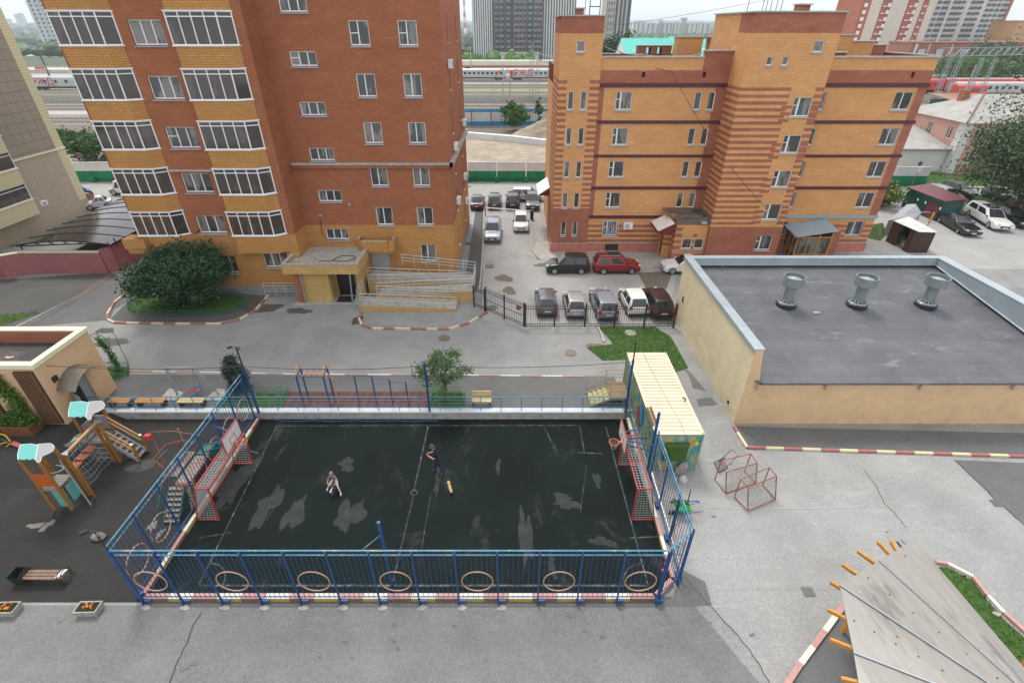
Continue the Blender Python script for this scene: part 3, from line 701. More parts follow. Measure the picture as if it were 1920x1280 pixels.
for x, ya, yb, dz, ys_, z0 in ((-3.15, yB0+.2, yC1, .25, (yB0+.2, yB1, yC1-.6, yC1), .9), (-12.05, yA0+.1, 36.6, .1, (yA0+.1, 35.6, 36.6), .5)):
    r = MB()
    for k in range(3): z = 1.15+.3*k; r.tube([(x, ya, z+dz), (x, yb, z+dz)], .026, 5)
    for y in ys_: r.tube([(x, y, z0), (x, y, 1.77+dz)], .024, 5)
    r.build('handrail', M_RAIL, RP)
r = MB()
for k in range(4): r.tube([(-20.5, 37.2, .5+.25*k), (-17.9, 37.2, .5+.25*k)], .02, 5)
for i in range(4): r.tube([(-20.5+i*.86, 37.2, 0), (-20.5+i*.86, 37.2, 1.3)], .025, 5)
tag(r.build('steel_railing', M_RAIL), 'short steel railing beside the entrance porch', 'railing')
# ------------------------------------------------------------ orange brick block
OB = thing('orange_brick_block', 'orange brick office block with maroon bands and two striped towers', 'building', (20, 52, 0))
BY = 47.3; b = MB(); mats = [M_ORA, M_RED2, M_PINKPL, M_MAROON]
STR = lambda u0, u1, z0, z1, pitch=.5, m=1: [(u0, u1, z0+i*pitch, z0+i*pitch+pitch*.5, m) for i in range(int((z1-z0)/pitch))]
lev = [12.95, 10.07, 7.25, 4.4, 1.62]
mz = [(14.71, 15.02), (11.85, 12.11), (9.02, 9.25), (6.13, 6.4), (3.36, 3.63)]
holes = []; W = []
for i, z in enumerate(lev):
    holes.append((8.92, 10.32, z, z+1.42)); W.append((8.92, 10.32, z, z+1.42, '2v'))
    if i < 4:
        for a in (15.7, 16.85): holes.append((a, a+.58, z, z+1.4)); W.append((a, a+.58, z, z+1.4, '1'))
for x in (10.9, 16.0): holes.append((x, x+.28, 15.45, 15.85))
zon = [(7, 18.4, 14.99, 15.98, 1), (15.9, 18.4, 15.9, 17.5, 1), (7, 7.85, 3.6, 14.71, 1), (17.3, 18.4, 3.6, 14.71, 1)]+STR(7, 18.4, .95, 3.36)+[(7, 18.4, 0, .82, 2)]
facade(b, (0, BY), (1, 0), zon, (7.3, 18.3), (0, 16.9), holes)
b.poly([(15.9, BY, 16.9), (18.3, BY, 16.9), (18.3, BY, 17.35), (15.9, BY, 17.35)], 1); b.poly([(15.9, BY+.4, 16.9), (18.3, BY+.4, 16.9), (18.3, BY+.4, 17.35), (15.9, BY+.4, 17.35)], 1)
b.poly([(15.9, BY, 16.9), (15.9, BY+.4, 16.9), (15.9, BY+.4, 17.35), (15.9, BY, 17.35)], 1)
hz = [12.97, 10.1, 7.25, 4.4, 1.62]; th = []
for z in hz:
    for a in (4.78, 5.88): th.append((a, a+.5, z, z+1.42)); W.append((a, a+.5, z, z+1.42, '1', 'A'))
th.append((5.26, 5.96, 17.3, 18.1)); W.append((5.26, 5.96, 17.3, 18.1, '1', 'A'))
zt = [(3, 8, 18.6, 20, 1)]+STR(3, 4.65, 4.5, 15.7)+STR(6.55, 8, 4.5, 15.7)+[(3, 8, .82, 4.36, 1), (3, 8, 0, .82, 2)]
facade(b, (0, BY-.14), (1, 0), zt, (3.92, 7.4), (0, 19.75), th)
facade(b, (7.4, BY-.14), (0, 1), [(0, .2, 0, 4.36, 1), (0, 9, 18.6, 20, 1)], (0, .14), (0, 16.9), [])
facade(b, (7.4, BY-.14), (0, 1), [(0, 9, 18.6, 20, 1)], (0, 6), (16.9, 19.75), [])
facade(b, (3.92, BY+6), (0, -1), [(0, 9, 18.6, 20, 1)]+STR(0, 9, 4.5, 15.7)+[(0, 9, .82, 4.36, 1), (0, 9, 0, .82, 2)], (0, 6.14), (0, 19.75), [])
facade(b, (3.92, BY+13), (0, -1), [], (0, 6.98), (0, 14.5), [])
b.box((3.9, BY+5.9, 0), (7.4, BY+6.0, 19.7), 0); b.poly([(3.92, BY-.14, 19.7), (7.4, BY-.14, 19.7), (7.4, BY+6, 19.7), (3.92, BY+6, 19.7)], 1)
TY = 44.4; tx0, tx1 = 18.25, 24.95
bh = []
for z in (12.83, 9.97, 7.1, 4.18, 1.25): bh.append((22.8, 24.3, z, z+1.42)); W.append((22.8, 24.3, z, z+1.42, '2v', 'T'))
for q in ((23.15, 23.95, 17.4, 18.15), (19.82, 20.32, 16.5, 17.1), (21.0, 21.5, 16.5, 17.1)): bh.append(q); W.append((*q, '1', 'T'))
zb = [(18, 26, 18.65, 21, 1)]+[(a[0], a[1], a[2], a[3], 1) for a in STR(18, 22.3, 3.7, 15.6)]+STR(24.25, 26, 3.7, 15.6)+[(22.2, 23, 4.0+2.87*i, 5.8+2.87*i, 0) for i in range(0)]
for z in (12.4, 9.5, 6.6, 3.8): zb += STR(21.9, 22.75, z, z+1.9)+STR(24.3, 25, z, z+1.9)
zb += [(18, 26, .82, 3.5, 1), (18, 26, 0, .82, 2)]
facade(b, (0, TY), (1, 0), zb, (tx0, tx1), (0, 19.95), bh)
zs_ = [(0, 9, 18.65, 21, 1)]+STR(0, 9, 3.7, 15.6)+[(0, 9, .82, 3.5, 1), (0, 9, 0, .82, 2)]
facade(b, (tx0, BY), (0, -1), zs_, (0, BY-TY), (0, 19.95), [])
facade(b, (tx1, TY), (0, 1), zs_, (0, BY-TY), (0, 19.95), [])
facade(b, (tx0, BY+6), (0, -1), [], (0, 6), (16.9, 19.95), []); facade(b, (tx1, BY), (0, 1), [], (0, 6), (16.9, 19.95), []); facade(b, (tx1, BY+6), (-1, 0), [], (0, tx1-tx0), (0, 19.95), [])
b.poly([(tx0, TY, 19.9), (tx1, TY, 19.9), (tx1, BY+6, 19.9), (tx0, BY+6, 19.9)], 1)
rh = []
for z in lev:
    rh.append((32.85, 34.4, z, z+1.42)); W.append((32.85, 34.4, z, z+1.42, '2', 'B')); rh.append((26.45, 26.95, z, z+1.42)); W.append((26.45, 26.95, z, z+1.42, '1', 'B'))
rh.append((33.5, 33.78, 15.45, 15.85))
zr = [(24, 36, 14.99, 15.98, 1), (24, 25.6, 15.9, 17.5, 1), (34.5, 36, 3.6, 14.71, 1)]+STR(24, 36, .95, 3.3)+[(24, 36, 0, .82, 2)]
facade(b, (0, BY), (1, 0), zr, (tx1, 35.3), (0, 16.9), rh)
facade(b, (35.3, BY), (0, 1), [(0, 99, 3.6, 14.7, 1)], (0, 13), (0, 16.9), [])
facade(b, (35.3, BY+13), (-1, 0), [], (0, 31.4), (0, 16.0), [])
b.build('wall', mats, OB)
b = MB(); b.poly([(3.95, BY, 16.0), (35.25, BY, 16.0), (35.25, BY+12.98, 16.0), (3.95, BY+12.98, 16.0)]); b.build('roof', M_ASPHD, OB)
b = MB()
for (x0, x1) in ((7.3, tx0-.02), (tx1+.02, 35.4)):
    for i, (z0, z1) in enumerate(mz):
        if i == 4 and x0 > 20: continue
        MB().box((x0, BY-.1, z0), (x1, BY-.004, z1)).build('maroon_band', M_MAROON, OB)
MB().box((tx1+.02, BY-.12, 3.36), (35.4, BY-.004, 3.66)).build('blue_band', M_SILL, OB)
b = MB()
for q in (((7.4, BY-.12, 16.9), (15.9, BY+.5, 17.0)), ((15.85, BY-.12, 17.35), (18.25, BY+.5, 17.45)), ((tx1+.02, BY-.12, 16.9), (35.45, BY+.5, 17.0)), ((3.8, BY-.26, 19.75), (7.5, BY+6.1, 19.85)), ((tx0-.12, TY-.14, 19.95), (tx1+.12, BY+6.1, 20.05))):
    MB().box(*q).build('coping', mat('grey_coping', (.36, .36, .33), .7, .2), OB)
for q in (((7.52, BY+12.5, 16.65), (18.1, BY+13.1, 16.73)), ((25.2, BY+12.5, 16.65), (35.4, BY+13.1, 16.73)), ((35.0, BY+.52, 17.0), (35.45, BY+12.48, 17.08))): MB().box(*q).build('coping', MATS['grey_coping'], OB)
for q in (((7.5, BY+12.6, 16), (18.1, BY+12.98, 16.65)), ((25.2, BY+12.6, 16), (35.3, BY+12.98, 16.65)), ((35.1, BY+.3, 16.0), (35.29, BY+12.5, 17.0))): MB().box(*q).build('parapet', M_RED2, OB)
for q in W:
    Yw = {'A': BY-.14, 'T': TY}.get(q[5] if len(q) > 5 else '', BY)
    window(OB, (0, Yw), (1, 0), *q[:4], kind=q[4], dep=.1)
b = MB()
for x in (10.9, 16.0, 33.5): b.box((x, BY+.14, 15.45), (x+.28, BY+.16, 15.85))
b.build('air_brick', M_DARK, OB)
for q in (((7.42, BY-.16, .82), (17.6, BY-.002, .9)), ((tx1+.02, BY-.16, .82), (35.35, BY-.002, .9)), ((3.78, BY-.28, .82), (7.45, BY-.142, .9))): MB().box(*q).build('ledge', M_CONC, OB)
for q in (((7.42, BY-.1, 0), (17.6, BY-.003, .818)), ((tx1+.02, BY-.1, 0), (35.35, BY-.003, .818)), ((3.8, BY-.24, 0), (7.45, BY-.143, .818))): MB().box(*q).build('plinth', M_PINKPL, OB)
b = MB(); gx0, gx1, gz0, gz1 = 8.85, 10.4, 1.5, 3.1; y = BY-.14
for i in range(8): x = gx0+(gx1-gx0)*i/7; b.tube([(x, y, gz0), (x, y, gz1)], .014, 4)
for z in (gz0, gz1): b.tube([(gx0, y, z), (gx1, y, z)], .018, 4)
cx, cz = (gx0+gx1)/2, (gz0+gz1)/2
for s_ in (.7, .45): b.tube([(cx-s_, y-.02, cz), (cx, y-.02, cz+s_), (cx+s_, y-.02, cz), (cx, y-.02, cz-s_)], .018, 4, closed=True)
b.tube([(cx+.22*cos(a*pi/6), y-.02, cz+.22*sin(a*pi/6)) for a in range(12)], .016, 4, closed=True)
b.build('window_grille', M_WHITE, OB)
vent_ac(OB, (11.3, BY, 2.35), (1, 0), (0, -1), 1.1)
MB().box((9.3, BY-.13, .1), (10.6, BY-.102, .75)).build('cellar_hatch', M_IRON, OB)
PX0, PX1, PY0 = 14.55, 18.24, 44.75
b = MB(); ph = [(16.05, 16.95, 1.25, 2.2), (17.2, 18.05, 1.25, 2.2)]
pz = STR(0, 15.9, 1.2, 3.6, .6)+STR(16.95, 17.35, 1.2, 3.4, .6)+[(0, 99, 3.55, 4.3, 3), (0, 99, 0, .75, 2)]
facade(b, (0, PY0), (1, 0), pz, (PX0+.7, PX1), (0, 4.3), ph, .12)
facade(b, (PX0+.7, PY0+1.0), (0, -1), [(0, 99, 0, .75, 2)]+STR(0, 9, 1.2, 4), (0, 1.0), (0, 4.3), [])
facade(b, (PX0, PY0+1.0), (1, 0), STR(0, 99, 1.2, 4), (0, .7), (0, 4.3), [])
facade(b, (PX0, BY), (0, -1), STR(0, 9, 1.2, 4), (0, BY-PY0-1.0), (0, 4.3), [(.5, 1.35, .1, 2.6)])
b.build('porch_wall', [M_ORA, M_RED2, M_PINKPL, M_HOLE], OB)
MB().box((PX0+.08, BY-1.35, .1), (PX0+.12, BY-.5, 2.6)).build('door', M_SLAT, OB)
for q in ph: window(OB, (0, PY0), (1, 0), *q, kind='1', dep=.06)
b = MB(); b.poly([(PX0+.2, PY0+.2, 4.0), (PX1-.05, PY0+.2, 4.0), (PX1-.05, BY-.05, 4.0), (PX0+.2, BY-.05, 4.0)]); b.build('porch_roof', mat('mossy_felt', (.13, .14, .13), .9, .3, 1.5, dirt=(1.4, (.06, .075, .012), .62)), OB)
b = MB(); b.box((PX0+.55, PY0-.12, 4.3), (PX1-.9, PY0+.18, 4.4)); b.box((PX0-.1, PY0+.2, 4.3), (PX0+.2, BY-.01, 4.4)); b.box((PX1-.25, PY0-.1, 4.3), (PX1-.02, BY-.01, 4.42)); b.box((PX0+.22, BY-.3, 4.3), (PX1-.27, BY-.01, 4.4)); b.build('porch_coping', M_HOLE, OB)
MB().box((PX1-.85, PY0-.35, 3.75), (PX1-.35, PY0-.003, 3.95)).build('gutter_spout', M_SILL, OB)
def canopy(x0, x1, y0, y1, z0, z1, par):
    """white sheet canopy sloping down to -x, red side cheeks"""
    b = MB(); b.slab([(x0, y0, z0), (x1, y0, z1), (x1, y1, z1), (x0, y1, z0)], (0, 0, -.05)); o = b.build('awning', mat('white_sheet', (.75, .75, .73), .45, .04), par)
    c = MB(); c.slab([(x0, y0+.01, z0-.05), (x1, y0+.01, z1-.05), (x1, y0+.01, z0-.45), (x0, y0+.01, z0-.2)], (0, .04, 0)); c.slab([(x0-.01, y0+.06, z0-.05), (x0-.01, y1, z0-.05), (x0-.01, y1, z0-.28), (x0-.01, y0+.06, z0-.28)], (-.03, 0, 0)); c.build('awning_cheek', mat('dark_red_sheet', (.16, .012, .018), .45), o)
canopy(13.35, 14.75, 43.9, 46.6, 3.3, 4.0, OB)
b = MB(); b.slab([(3.9, 52.2, 5.0), (3.9, 56.5, 5.0), (2.7, 56.5, 4.2), (2.7, 52.2, 4.2)], (0, 0, -.06)); o = b.build('awning', MATS['white_sheet'], OB)
MB().slab([(2.7, 52.25, 4.14), (3.9, 52.25, 4.9), (3.9, 52.25, 4.1)], (0, .05, 0)).build('awning_cheek', MATS['dark_red_sheet'], o)
p = atY(1500, 470, 45.6)
b = MB(); qx0, qx1, qy0 = 27.0, 30.4, 45.0
b.slab([(qx0-.5, qy0-.4, 2.45), (qx1, qy0-.4, 3.05), (qx1, BY-.12, 3.35), (qx0-.5, BY-.12, 2.75)], (0, 0, -.06)); b.build('porch_roof', M_SILL, OB)
b = MB()
for x in (qx0, qx0+1.0, qx0+2.0, qx1-.25): b.box((x, qy0, 0), (x+.1, qy0+.1, 2.35+.16*(x-qx0)))
for y in (qy0+.7, qy0+1.5): b.box((qx0, y, 0), (qx0+.1, y+.1, 2.4))
b.box((qx0, qy0+.01, .5), (qx1, qy0+.09, .6)); b.box((qx0, qy0+.01, 2.2), (qx1, qy0+.09, 2.3)); b.build('porch_frame', M_TIMBER, OB)
MB().box((qx0+.03, qy0+.05, .6), (qx1-.2, qy0+.06, 2.2)).box((qx0+.04, qy0+.1, .6), (qx0+.05, BY-.15, 2.2)).build('porch_glazing', M_GLASS, OB)
MB().box((qx1-.15, qy0+.02, 0), (qx1+.5, BY-.12, 2.9)).build('porch_wall', M_RED2, OB)
def stack(name, x0, x1, y0, y1, z0, z1, gaps, m, par):
    b = MB(); b.box((x0, y0, z0), (x1, y1, z0+.35)); b.box((x0, y0, z1-.12), (x1, y1, z1))
    xs = [x0]+[q for g_ in gaps for q in g_]+[x1]
    for i in range(0, len(xs), 2): b.box((xs[i], y0, z0+.35), (xs[i+1], y1, z1-.12))
    b.box((x0, y1-.15, z0+.35), (x1, y1-.145, z1-.12)) if False else None
    o = b.build('chimney', m, par); MB().box((x0-.12, y0-.12, z1), (x1+.12, y1+.12, z1+.08)).build('cap', MATS['grey_coping'], o)
stack('c', 12.6, 15.9, 57.5, 58.6, 16.0, 17.45, [(13.4, 13.85), (14.5, 14.95)], M_RED2, OB)
stack('c', 15.95, 22.8, 56.0, 57.2, 16.0, 18.2, [(18.4, 19.1), (19.7, 20.6)], M_ORA, OB)
stack('c', 16.9, 18.1, 49.0, 49.8, 16.0, 17.2, [(17.1, 17.35)], M_RED2, OB)
stack('c', 26.5, 30.8, 52.5, 53.5, 16.0, 18.4, [(27.2, 27.9), (28.7, 29.4)], M_ORA, OB)
stack('c', 30.85, 33.4, 53.5, 54.3, 16.0, 17.9, [], M_ORA, OB)
stack('c', 33.5, 35.0, 54, 55, 16.0, 17.6, [], M_RED2, OB)
stack('c', 26.0, 28.8, 49.5, 50.2, 16.0, 17.15, [(26.5, 26.9), (27.6, 28.0)], M_RED2, OB)
stack('c', 5.2, 5.9, 49.0, 49.6, 19.86, 20.3, [(5.4, 5.7)], M_RED2, OB)
stack('c', 22.4, 23.4, 47.0, 47.6, 20.06, 20.5, [(22.6, 22.9)], M_RED2, OB)
b = MB()
for x in (6.4, 7.25): b.tube([(x, BY+2, 19.85), (x, BY+2, 21.0)], .04, 5)
for z in (20.45, 21.0): b.tube([(6.4, BY+2, z), (7.25, BY+2, z)], .04, 5)
b.build('roof_ladder', M_IRON, OB)
b = MB()
for i, (x, h_) in enumerate(((20.2, 1.9), (20.5, 3.2), (20.85, 3.0), (21.3, 2.4), (21.7, 2.8), (19.0, 1.7), (5.9, 3.5))): b.tube([(x, BY+1, 19.8), (x, BY+1, 20.05+h_)], .025, 5)
for z in (21.0, 21.6): b.tube([(20.1, BY+1, z), (21.0, BY+1, z)], .02, 4)
b.build('aerial', M_IRON, OB)
def cable(P, label, sag=.5, r=.02, n=10, m=None):
    b = MB(); pts = []
    for i in range(len(P)-1):
        a, c = Vector(P[i]), Vector(P[i+1])
        for k in range(n):
            t_ = k/n; q = a.lerp(c, t_); q.z -= sag*4*t_*(1-t_); pts.append(q)
    pts.append(Vector(P[-1])); b.tube(pts, r, 4); return tag(b.build('cable', m or M_IRON), label, 'cable')
cable([(7.5, BY+1, 18.2), (13.3, BY-.3, 15.9), (19.6, TY-.3, 8.1), (26.5, 40, 2.5)], 'long thin black cable sagging across the orange brick facade', .4, .02)
cable([(7.45, BY+3, 17.9), (11, BY+1, 17.1), (15.9, BY+.8, 17.2), (18.2, BY+2, 19.0)], 'pale looping cables slung over the orange block roof', .3, .03, m=M_STEEL)
cable([(6, BY, 18.9), (30, BY+6, 22.5)], 'thin wire running from the stair tower across the sky', .3, .012)
# ------------------------------------------------------------ beyond the yard: terrain, railway, river, city
g = MB()
XS = (-3500, -1200, -420, -90, 90, 420, 1200, 3500)
PROF = [(76, 0), (120, 0), (300, 0), (420, 0), (470, -2), (520, -4), (700, -10), (3200, -10), (5200, 25), (6700, 50)]
for j in range(len(PROF)-1):
    for i in range(len(XS)-1):
        (y0, z0), (y1, z1) = PROF[j], PROF[j+1]
        g.poly([(XS[i], y0, z0), (XS[i+1], y0, z0), (XS[i+1], y1, z1), (XS[i], y1, z1)])
for x0, x1 in ((-3500, -90), (90, 3500)): g.poly([(x0, -100, -.5), (x1, -100, -.5), (x1, 12, -.5), (x0, 12, -.5)]); g.poly([(x0, 12, -.5), (x1, 12, -.5), (x1, 24, 0), (x0, 24, 0)]); g.poly([(x0, 24, 0), (x1, 24, 0), (x1, 76, 0), (x0, 76, 0)])
struct('terrain', g, M_FIELD)
sheet('building_lot', [(-90, 76.2), (90, 76.2), (90, 108), (-90, 108)], M_DIRT, .01, flat=0)
sheet('rough_verge', [(-300, 110), (300, 110), (300, 124), (-300, 124)], M_GRAVEL, .012, flat=0)
sheet('rail_yard', [(-600, 124.1), (600, 124.1), (600, 330), (-600, 330)], M_BALLAST, .012, flat=0)
for a, c, m in ((172, 185, M_DRYG), (198, 203, M_DRYG), (262, 272, M_CONC), (300, 318, M_SAND), (140, 146, M_CONC), (222, 226, M_CONC)):
    sheet('yard_strip', [(-600, a), (600, a), (600, c), (-600, c)], m, .03, flat=0)
M_RAILS = mat('rail_steel', (.33, .32, .31), .35, .1, metal=.5); M_SLEEP = mat('sleeper', (.24, .16, .12), .9, .3, 2)
def track(y, x0=-330, x1=330, sl_=True):
    b = MB()
    for s_ in (-.76, .76): b.box((x0, y+s_-.06, .05), (x1, y+s_+.06, .22))
    if sl_:
        x = -180
        while x < 160:
            if x < -80 or -10 < x < 45 or x > 90: b.box((x, y-1.35, .04), (x+.35, y+1.35, .12), 1)
            x += 1.4
    struct('railway_track', b, [M_RAILS, M_SLEEP])
for y in (128, 133, 150, 156, 163, 176, 182, 190, 206, 213, 219, 230, 238.5, 247, 257, 280, 290, 330): track(y, sl_=y < 200)
tag(MB().box((-330, 165.9, 0), (330, 166.4, 1.6)).build('platform_wall', M_CONC), 'long grey concrete retaining wall through the rail yard', 'wall')
b = MB(); b.box((-330, 168, 0), (-70, 168.8, 1.0)); tag(b.build('low_wall', M_CONC), 'low pale wall beside the tracks left of the brick block', 'wall')
F_G = mat('green_concrete', (.004, .21, .085), .8, .3, 1.2); F_W = mat('whitewashed_concrete', (.62, .62, .63), .8, .08, .8)
def panel_fence(A, B_, n_, label, name='concrete_fence', white=(1.5, 2.75), post_h=.75):
    A, B_ = Vector(A), Vector(B_); R_ = thing(name, label, 'fence', A); d = (B_-A)/n_; L_ = d.length; d_ = d.normalized(); nn = Vector((d_.y, -d_.x, 0))
    for i in range(n_):
        p = A+d*i; q = A+d*(i+1); b = MB(); up = lambda z: Vector((0, 0, z))
        b.bar(p+up(.75)+d_*.04, q+up(.75)-d_*.04, .14, 1.5, 0); b.bar(p+up((white[0]+white[1])/2)+d_*.05, q+up((white[0]+white[1])/2)-d_*.05, .12, white[1]-white[0]-.004, 1)
        b.bar(p+nn*.1+up(.5)+d_*.04, q+nn*.1+up(.5)-d_*.04, .1, .12, 0); b.bar(p+nn*.08+up(white[1]-.09)+d_*.2, q+nn*.08+up(white[1]-.09)-d_*.2, .06, .1, 1)
        for k in (.33, .66): m_ = p.lerp(q, k); b.bar(m_+nn*.075+up(white[0]+.05), m_+nn*.075+up(white[1]-.16), .05, .03, 1)
        b.build('panel', [F_G, F_W], R_)
        c = MB(); c.box((-.3, -.35, 0), (.3, .35, post_h), 0, Matrix.Translation(p+nn*.3)); c.build('foot', F_G, R_)
    return R_
panel_fence((-90, 74, 0), (2, 74, 0), 22, 'green and white concrete panel fence beyond the far lane at the left')
panel_fence((2.05, 74, 0), (58, 71, 0), 12, 'green and white concrete panel fence running behind the orange block')
sb = thing('sheet_fence', 'blue and grey corrugated sheet fence with rusty posts beside the tracks', 'fence', (-12, 122, 0))
FB = mat('blue_sheet', (.01, .20, .42), .5, .12); FG = mat('grey_sheet', (.50, .52, .50), .5, .1)
x = -70
k = 0
while x < 70:
    b = MB(); y = 122+.6*sin(x*.1)
    b.box((x, y, .1), (x+4.3, y+.06, 1.1), 0); b.box((x, y, 1.1), (x+4.3, y+.06, 3.0), 1); b.box((x, y, 3.0), (x+4.3, y+.06, 3.55), 0)
    for z in (1.4, 1.75, 2.1, 2.45, 2.8): b.box((x, y-.03, z), (x+4.3, y-.004, z+.06), 1)
    b.build('sheet_panel', [FB, FG], sb)
    MB().box((x-.1, y-.2, 0), (x+.1, y-.05, 3.5)).build('post', M_RUST, sb); x += 4.35
wl = [(-90, 106, 0), (-30, 108, 0), (-9, 108, 0), (0, 104, 0), (8, 99, 0), (12, 97, 0), (60, 92, 0)]
b = MB()
for i in range(len(wl)-1): b.bar(Vector(wl[i])+Vector((0, 0, .55)), Vector(wl[i+1])+Vector((0, 0, .55)), 1.1, 1.1)
tag(b.build('low_wall', F_W), 'low curving whitewashed wall round the sandy building lot', 'wall')
def mound(cx, cy, rx, ry, h_, label, m=M_GRAVEL, seed=1):
    r_ = random.Random(seed); b = MB(); n, k = 28, 9; rings = []
    for j in range(k+1):
        t_ = j/k; ring = []
        for i in range(n):
            a = 2*pi*i/n; q = 1+.15*sin(2*a+seed)+.1*sin(5*a+seed*2); rr = t_
            ring.append((cx+rx*q*rr*cos(a), cy+ry*q*rr*sin(a), h_*max(0, cos(t_*pi/2))**1.2+(r_.uniform(-.07, .07)*h_ if 0 < j < k else 0)))
        rings.append(ring)
    for j in range(k):
        for i in range(n): b.poly([rings[j][i], rings[j+1][i], rings[j+1][(i+1) % n], rings[j][(i+1) % n]])
    return tag(b.build('earth_mound', m), label, 'mound')
mound(8.5, 112, 8, 5, 3.0, 'brown mound of earth and rubble behind the curved white wall', M_DIRT)
mound(-14, 113, 9, 4, 1.3, 'low weedy heap of rubble below the blue sheet fence', M_GRAVEL, 3)
mound(-58, 92, 6, 4, 1.2, 'heap of pale rubble beyond the fence at the far left', M_SAND, 5)
# ------------------------------------------------------------ trees
def leafmat(name, c, sc=.8, tr=.25):
    if name in MATS: return MATS[name]
    m, t, b = newmat(name)
    f = noise(t, sc, 3); f2 = noise(t, sc*9, 2)
    col = ramp(t, f, [(.3, tuple(x*.55 for x in c)), (.7, tuple(x*1.35 for x in c))])
    col = mix(t, .4, col, ramp(t, f2, [(.3, tuple(x*.5 for x in c)), (.7, tuple(min(1, x*1.6) for x in c))]))
    t.links.new(col, b.inputs['Base Color']); b.inputs['Roughness'].default_value = .55; b.inputs['Specular IOR Level'].default_value = .3
    return m
M_BARK = mat('bark', (.10, .075, .05), .9, .3, 5)
def add_leaf(b, p, s_, r_):
    a, e = r_.uniform(0, 6.28), r_.uniform(-1.1, 1.1)
    u = Vector((cos(a)*cos(e), sin(a)*cos(e), sin(e))); v = u.cross(Vector((r_.uniform(-1, 1), r_.uniform(-1, 1), r_.uniform(-.2, 1.2)))).normalized()
    s1 = s_*r_.uniform(.6, 1.3); s2 = s1*r_.uniform(.45, .7)
    b.poly([p-u*s1, p-v*s2, p+u*s1, p+v*s2])
def tree(x, y, z, h_, r, label, n=3000, leaf=.12, c=(.03, .07, .015), name='tree', trunk=.35, sq=1.0, seed=1, clump=.32, cl=60, group=None, cat='tree', spiky=False):
    r_ = random.Random(seed); R_ = thing(name, label, cat, (x, y, z), 0, group)
    b = MB(); base = h_*trunk; top = Vector((x, y, z+h_*.85))
    tr_ = max(.04, h_*.022); b.tube([(x, y, z-.05), (x+r_.uniform(-.1, .1), y, z+base), (x+r_.uniform(-.15, .15)*r*.3, y, z+h_*.6), top], [tr_, tr_*.8, tr_*.5, tr_*.15], 7)
    crown = MB(); cz = z+base+(h_-base)*.5; hz = (h_-base)*.5
    cent = []
    for i in range(cl):
        while True:
            q = Vector((r_.uniform(-1, 1), r_.uniform(-1, 1), r_.uniform(-1, 1)))
            if .25 < q.length < 1: break
        if spiky: q.x *= (1-q.z*.75)*.75; q.y *= (1-q.z*.75)*.75
        k = r_.uniform(.72, 1.2); p = Vector((x+q.x*r*k, y+q.y*r*k*sq, cz+q.z*hz*k*.95)); cent.append(p)
    for p in cent[::3]:
        s0 = Vector((x, y, z+base+(p.z-z-base)*.35)); b.tube([s0, s0.lerp(p, .5)+Vector((0, 0, .06*h_)), p], [tr_*.35, tr_*.2, tr_*.06], 4)
    rc = r*clump; per = max(4, n//cl)
    for p in cent:
        kk = r_.uniform(.6, 1.25)
        for j in range(per):
            q = Vector((r_.gauss(0, .5), r_.gauss(0, .5), r_.gauss(0, .36)))*rc*kk; add_leaf(crown, p+q, leaf, r_)
    b.build('trunk', M_BARK, R_)
    crown.build('crown', leafmat('leaf_%d_%d_%d' % tuple(int(v*1000) for v in c), c, 1.2 if h_ < 8 else .5), R_)
    return R_
p = at(345, 572)
tree(p.x+.75, p.y, .03, 5.0, 3.25, 'broad dark green maple in the fenced bed in front of the brick block', 26000, .13, (.034, .080, .034), trunk=.13, seed=3, clump=.29, cl=105)
tree(-4.0, 23.3, .03, 3.7, 1.5, 'young light green tree between the court railing and the exercise pad', 4200, .07, (.085, .15, .06), trunk=.3, seed=15, clump=.27, cl=42)
p = at(440, 745)
tree(p.x+.1, p.y+.6, 0, 2.9, .72, 'small bluish juniper behind the court fence corner', 6500, .06, (.05, .075, .055), name='juniper', trunk=.03, seed=6, clump=.34, cl=80, spiky=True, cat='conifer')
tree(61.5, 60.0, 0, 12.6, 7.2, 'large grey green willow at the right edge above the parked cars', 34000, .17, (.07, .115, .05), name='willow', trunk=.12, seed=9, clump=.28, cl=170)
tree(65.5, 57, 0, 8.0, 5.0, 'dark rounded tree at the right edge in front of the willow', 12000, .16, (.04, .085, .02), trunk=.1, seed=10, clump=.3, cl=90)
p = at(965, 247); tree(p.x, 116, 0, 5.6, 2.6, 'leafy green sapling clump in front of the blue sheet fence', 3500, .24, (.045, .12, .015), trunk=.05, seed=11, cl=50)
p = at(1005, 225); tree(p.x, 118, 0, 6.3, 1.0, 'thin young tree by the blue sheet fence near the orange block', 700, .22, (.05, .12, .02), trunk=.3, seed=12, cl=20)
for i, (px, py, Y, h_, r) in enumerate(((118, 250, 100, 2.6, 3.2), (165, 262, 88, 4.2, 4.3))):
    p = atY(px, py, Y); tree(p.x, Y, 0, h_, r, ['low green bush behind the white wall at the far left', 'dense green bush against the brick block edge beyond the left fence'][i], 4500, .22, (.035, .10, .012), name='bush', trunk=.05, seed=20+i, cl=60, cat='bush')
tree(46, 62.5, 0, 3.0, 2.6, 'yellow green bush against the pink house', 2500, .2, (.12, .17, .03), name='bush', trunk=.05, seed=23, cat='bush')
tree(42, 63, 0, 2.4, 2.2, 'dark green bush between the fence end and the pink house', 2200, .2, (.05, .11, .03), name='bush', trunk=.05, seed=24, cat='bush')
for i, (px, Y, h_, r) in enumerate(((1150, 190, 18.6, 7.0), (1170, 185, 17, 6))):
    p = atY(px, 90, Y); tree(p.x, Y, 0, h_, r, ['dark green tree behind the orange block beside the stair tower', 'dark green tree behind the orange block next to the teal roof'][i], 7000, .4, (.03, .075, .03), seed=30+i, trunk=.15, cl=70)
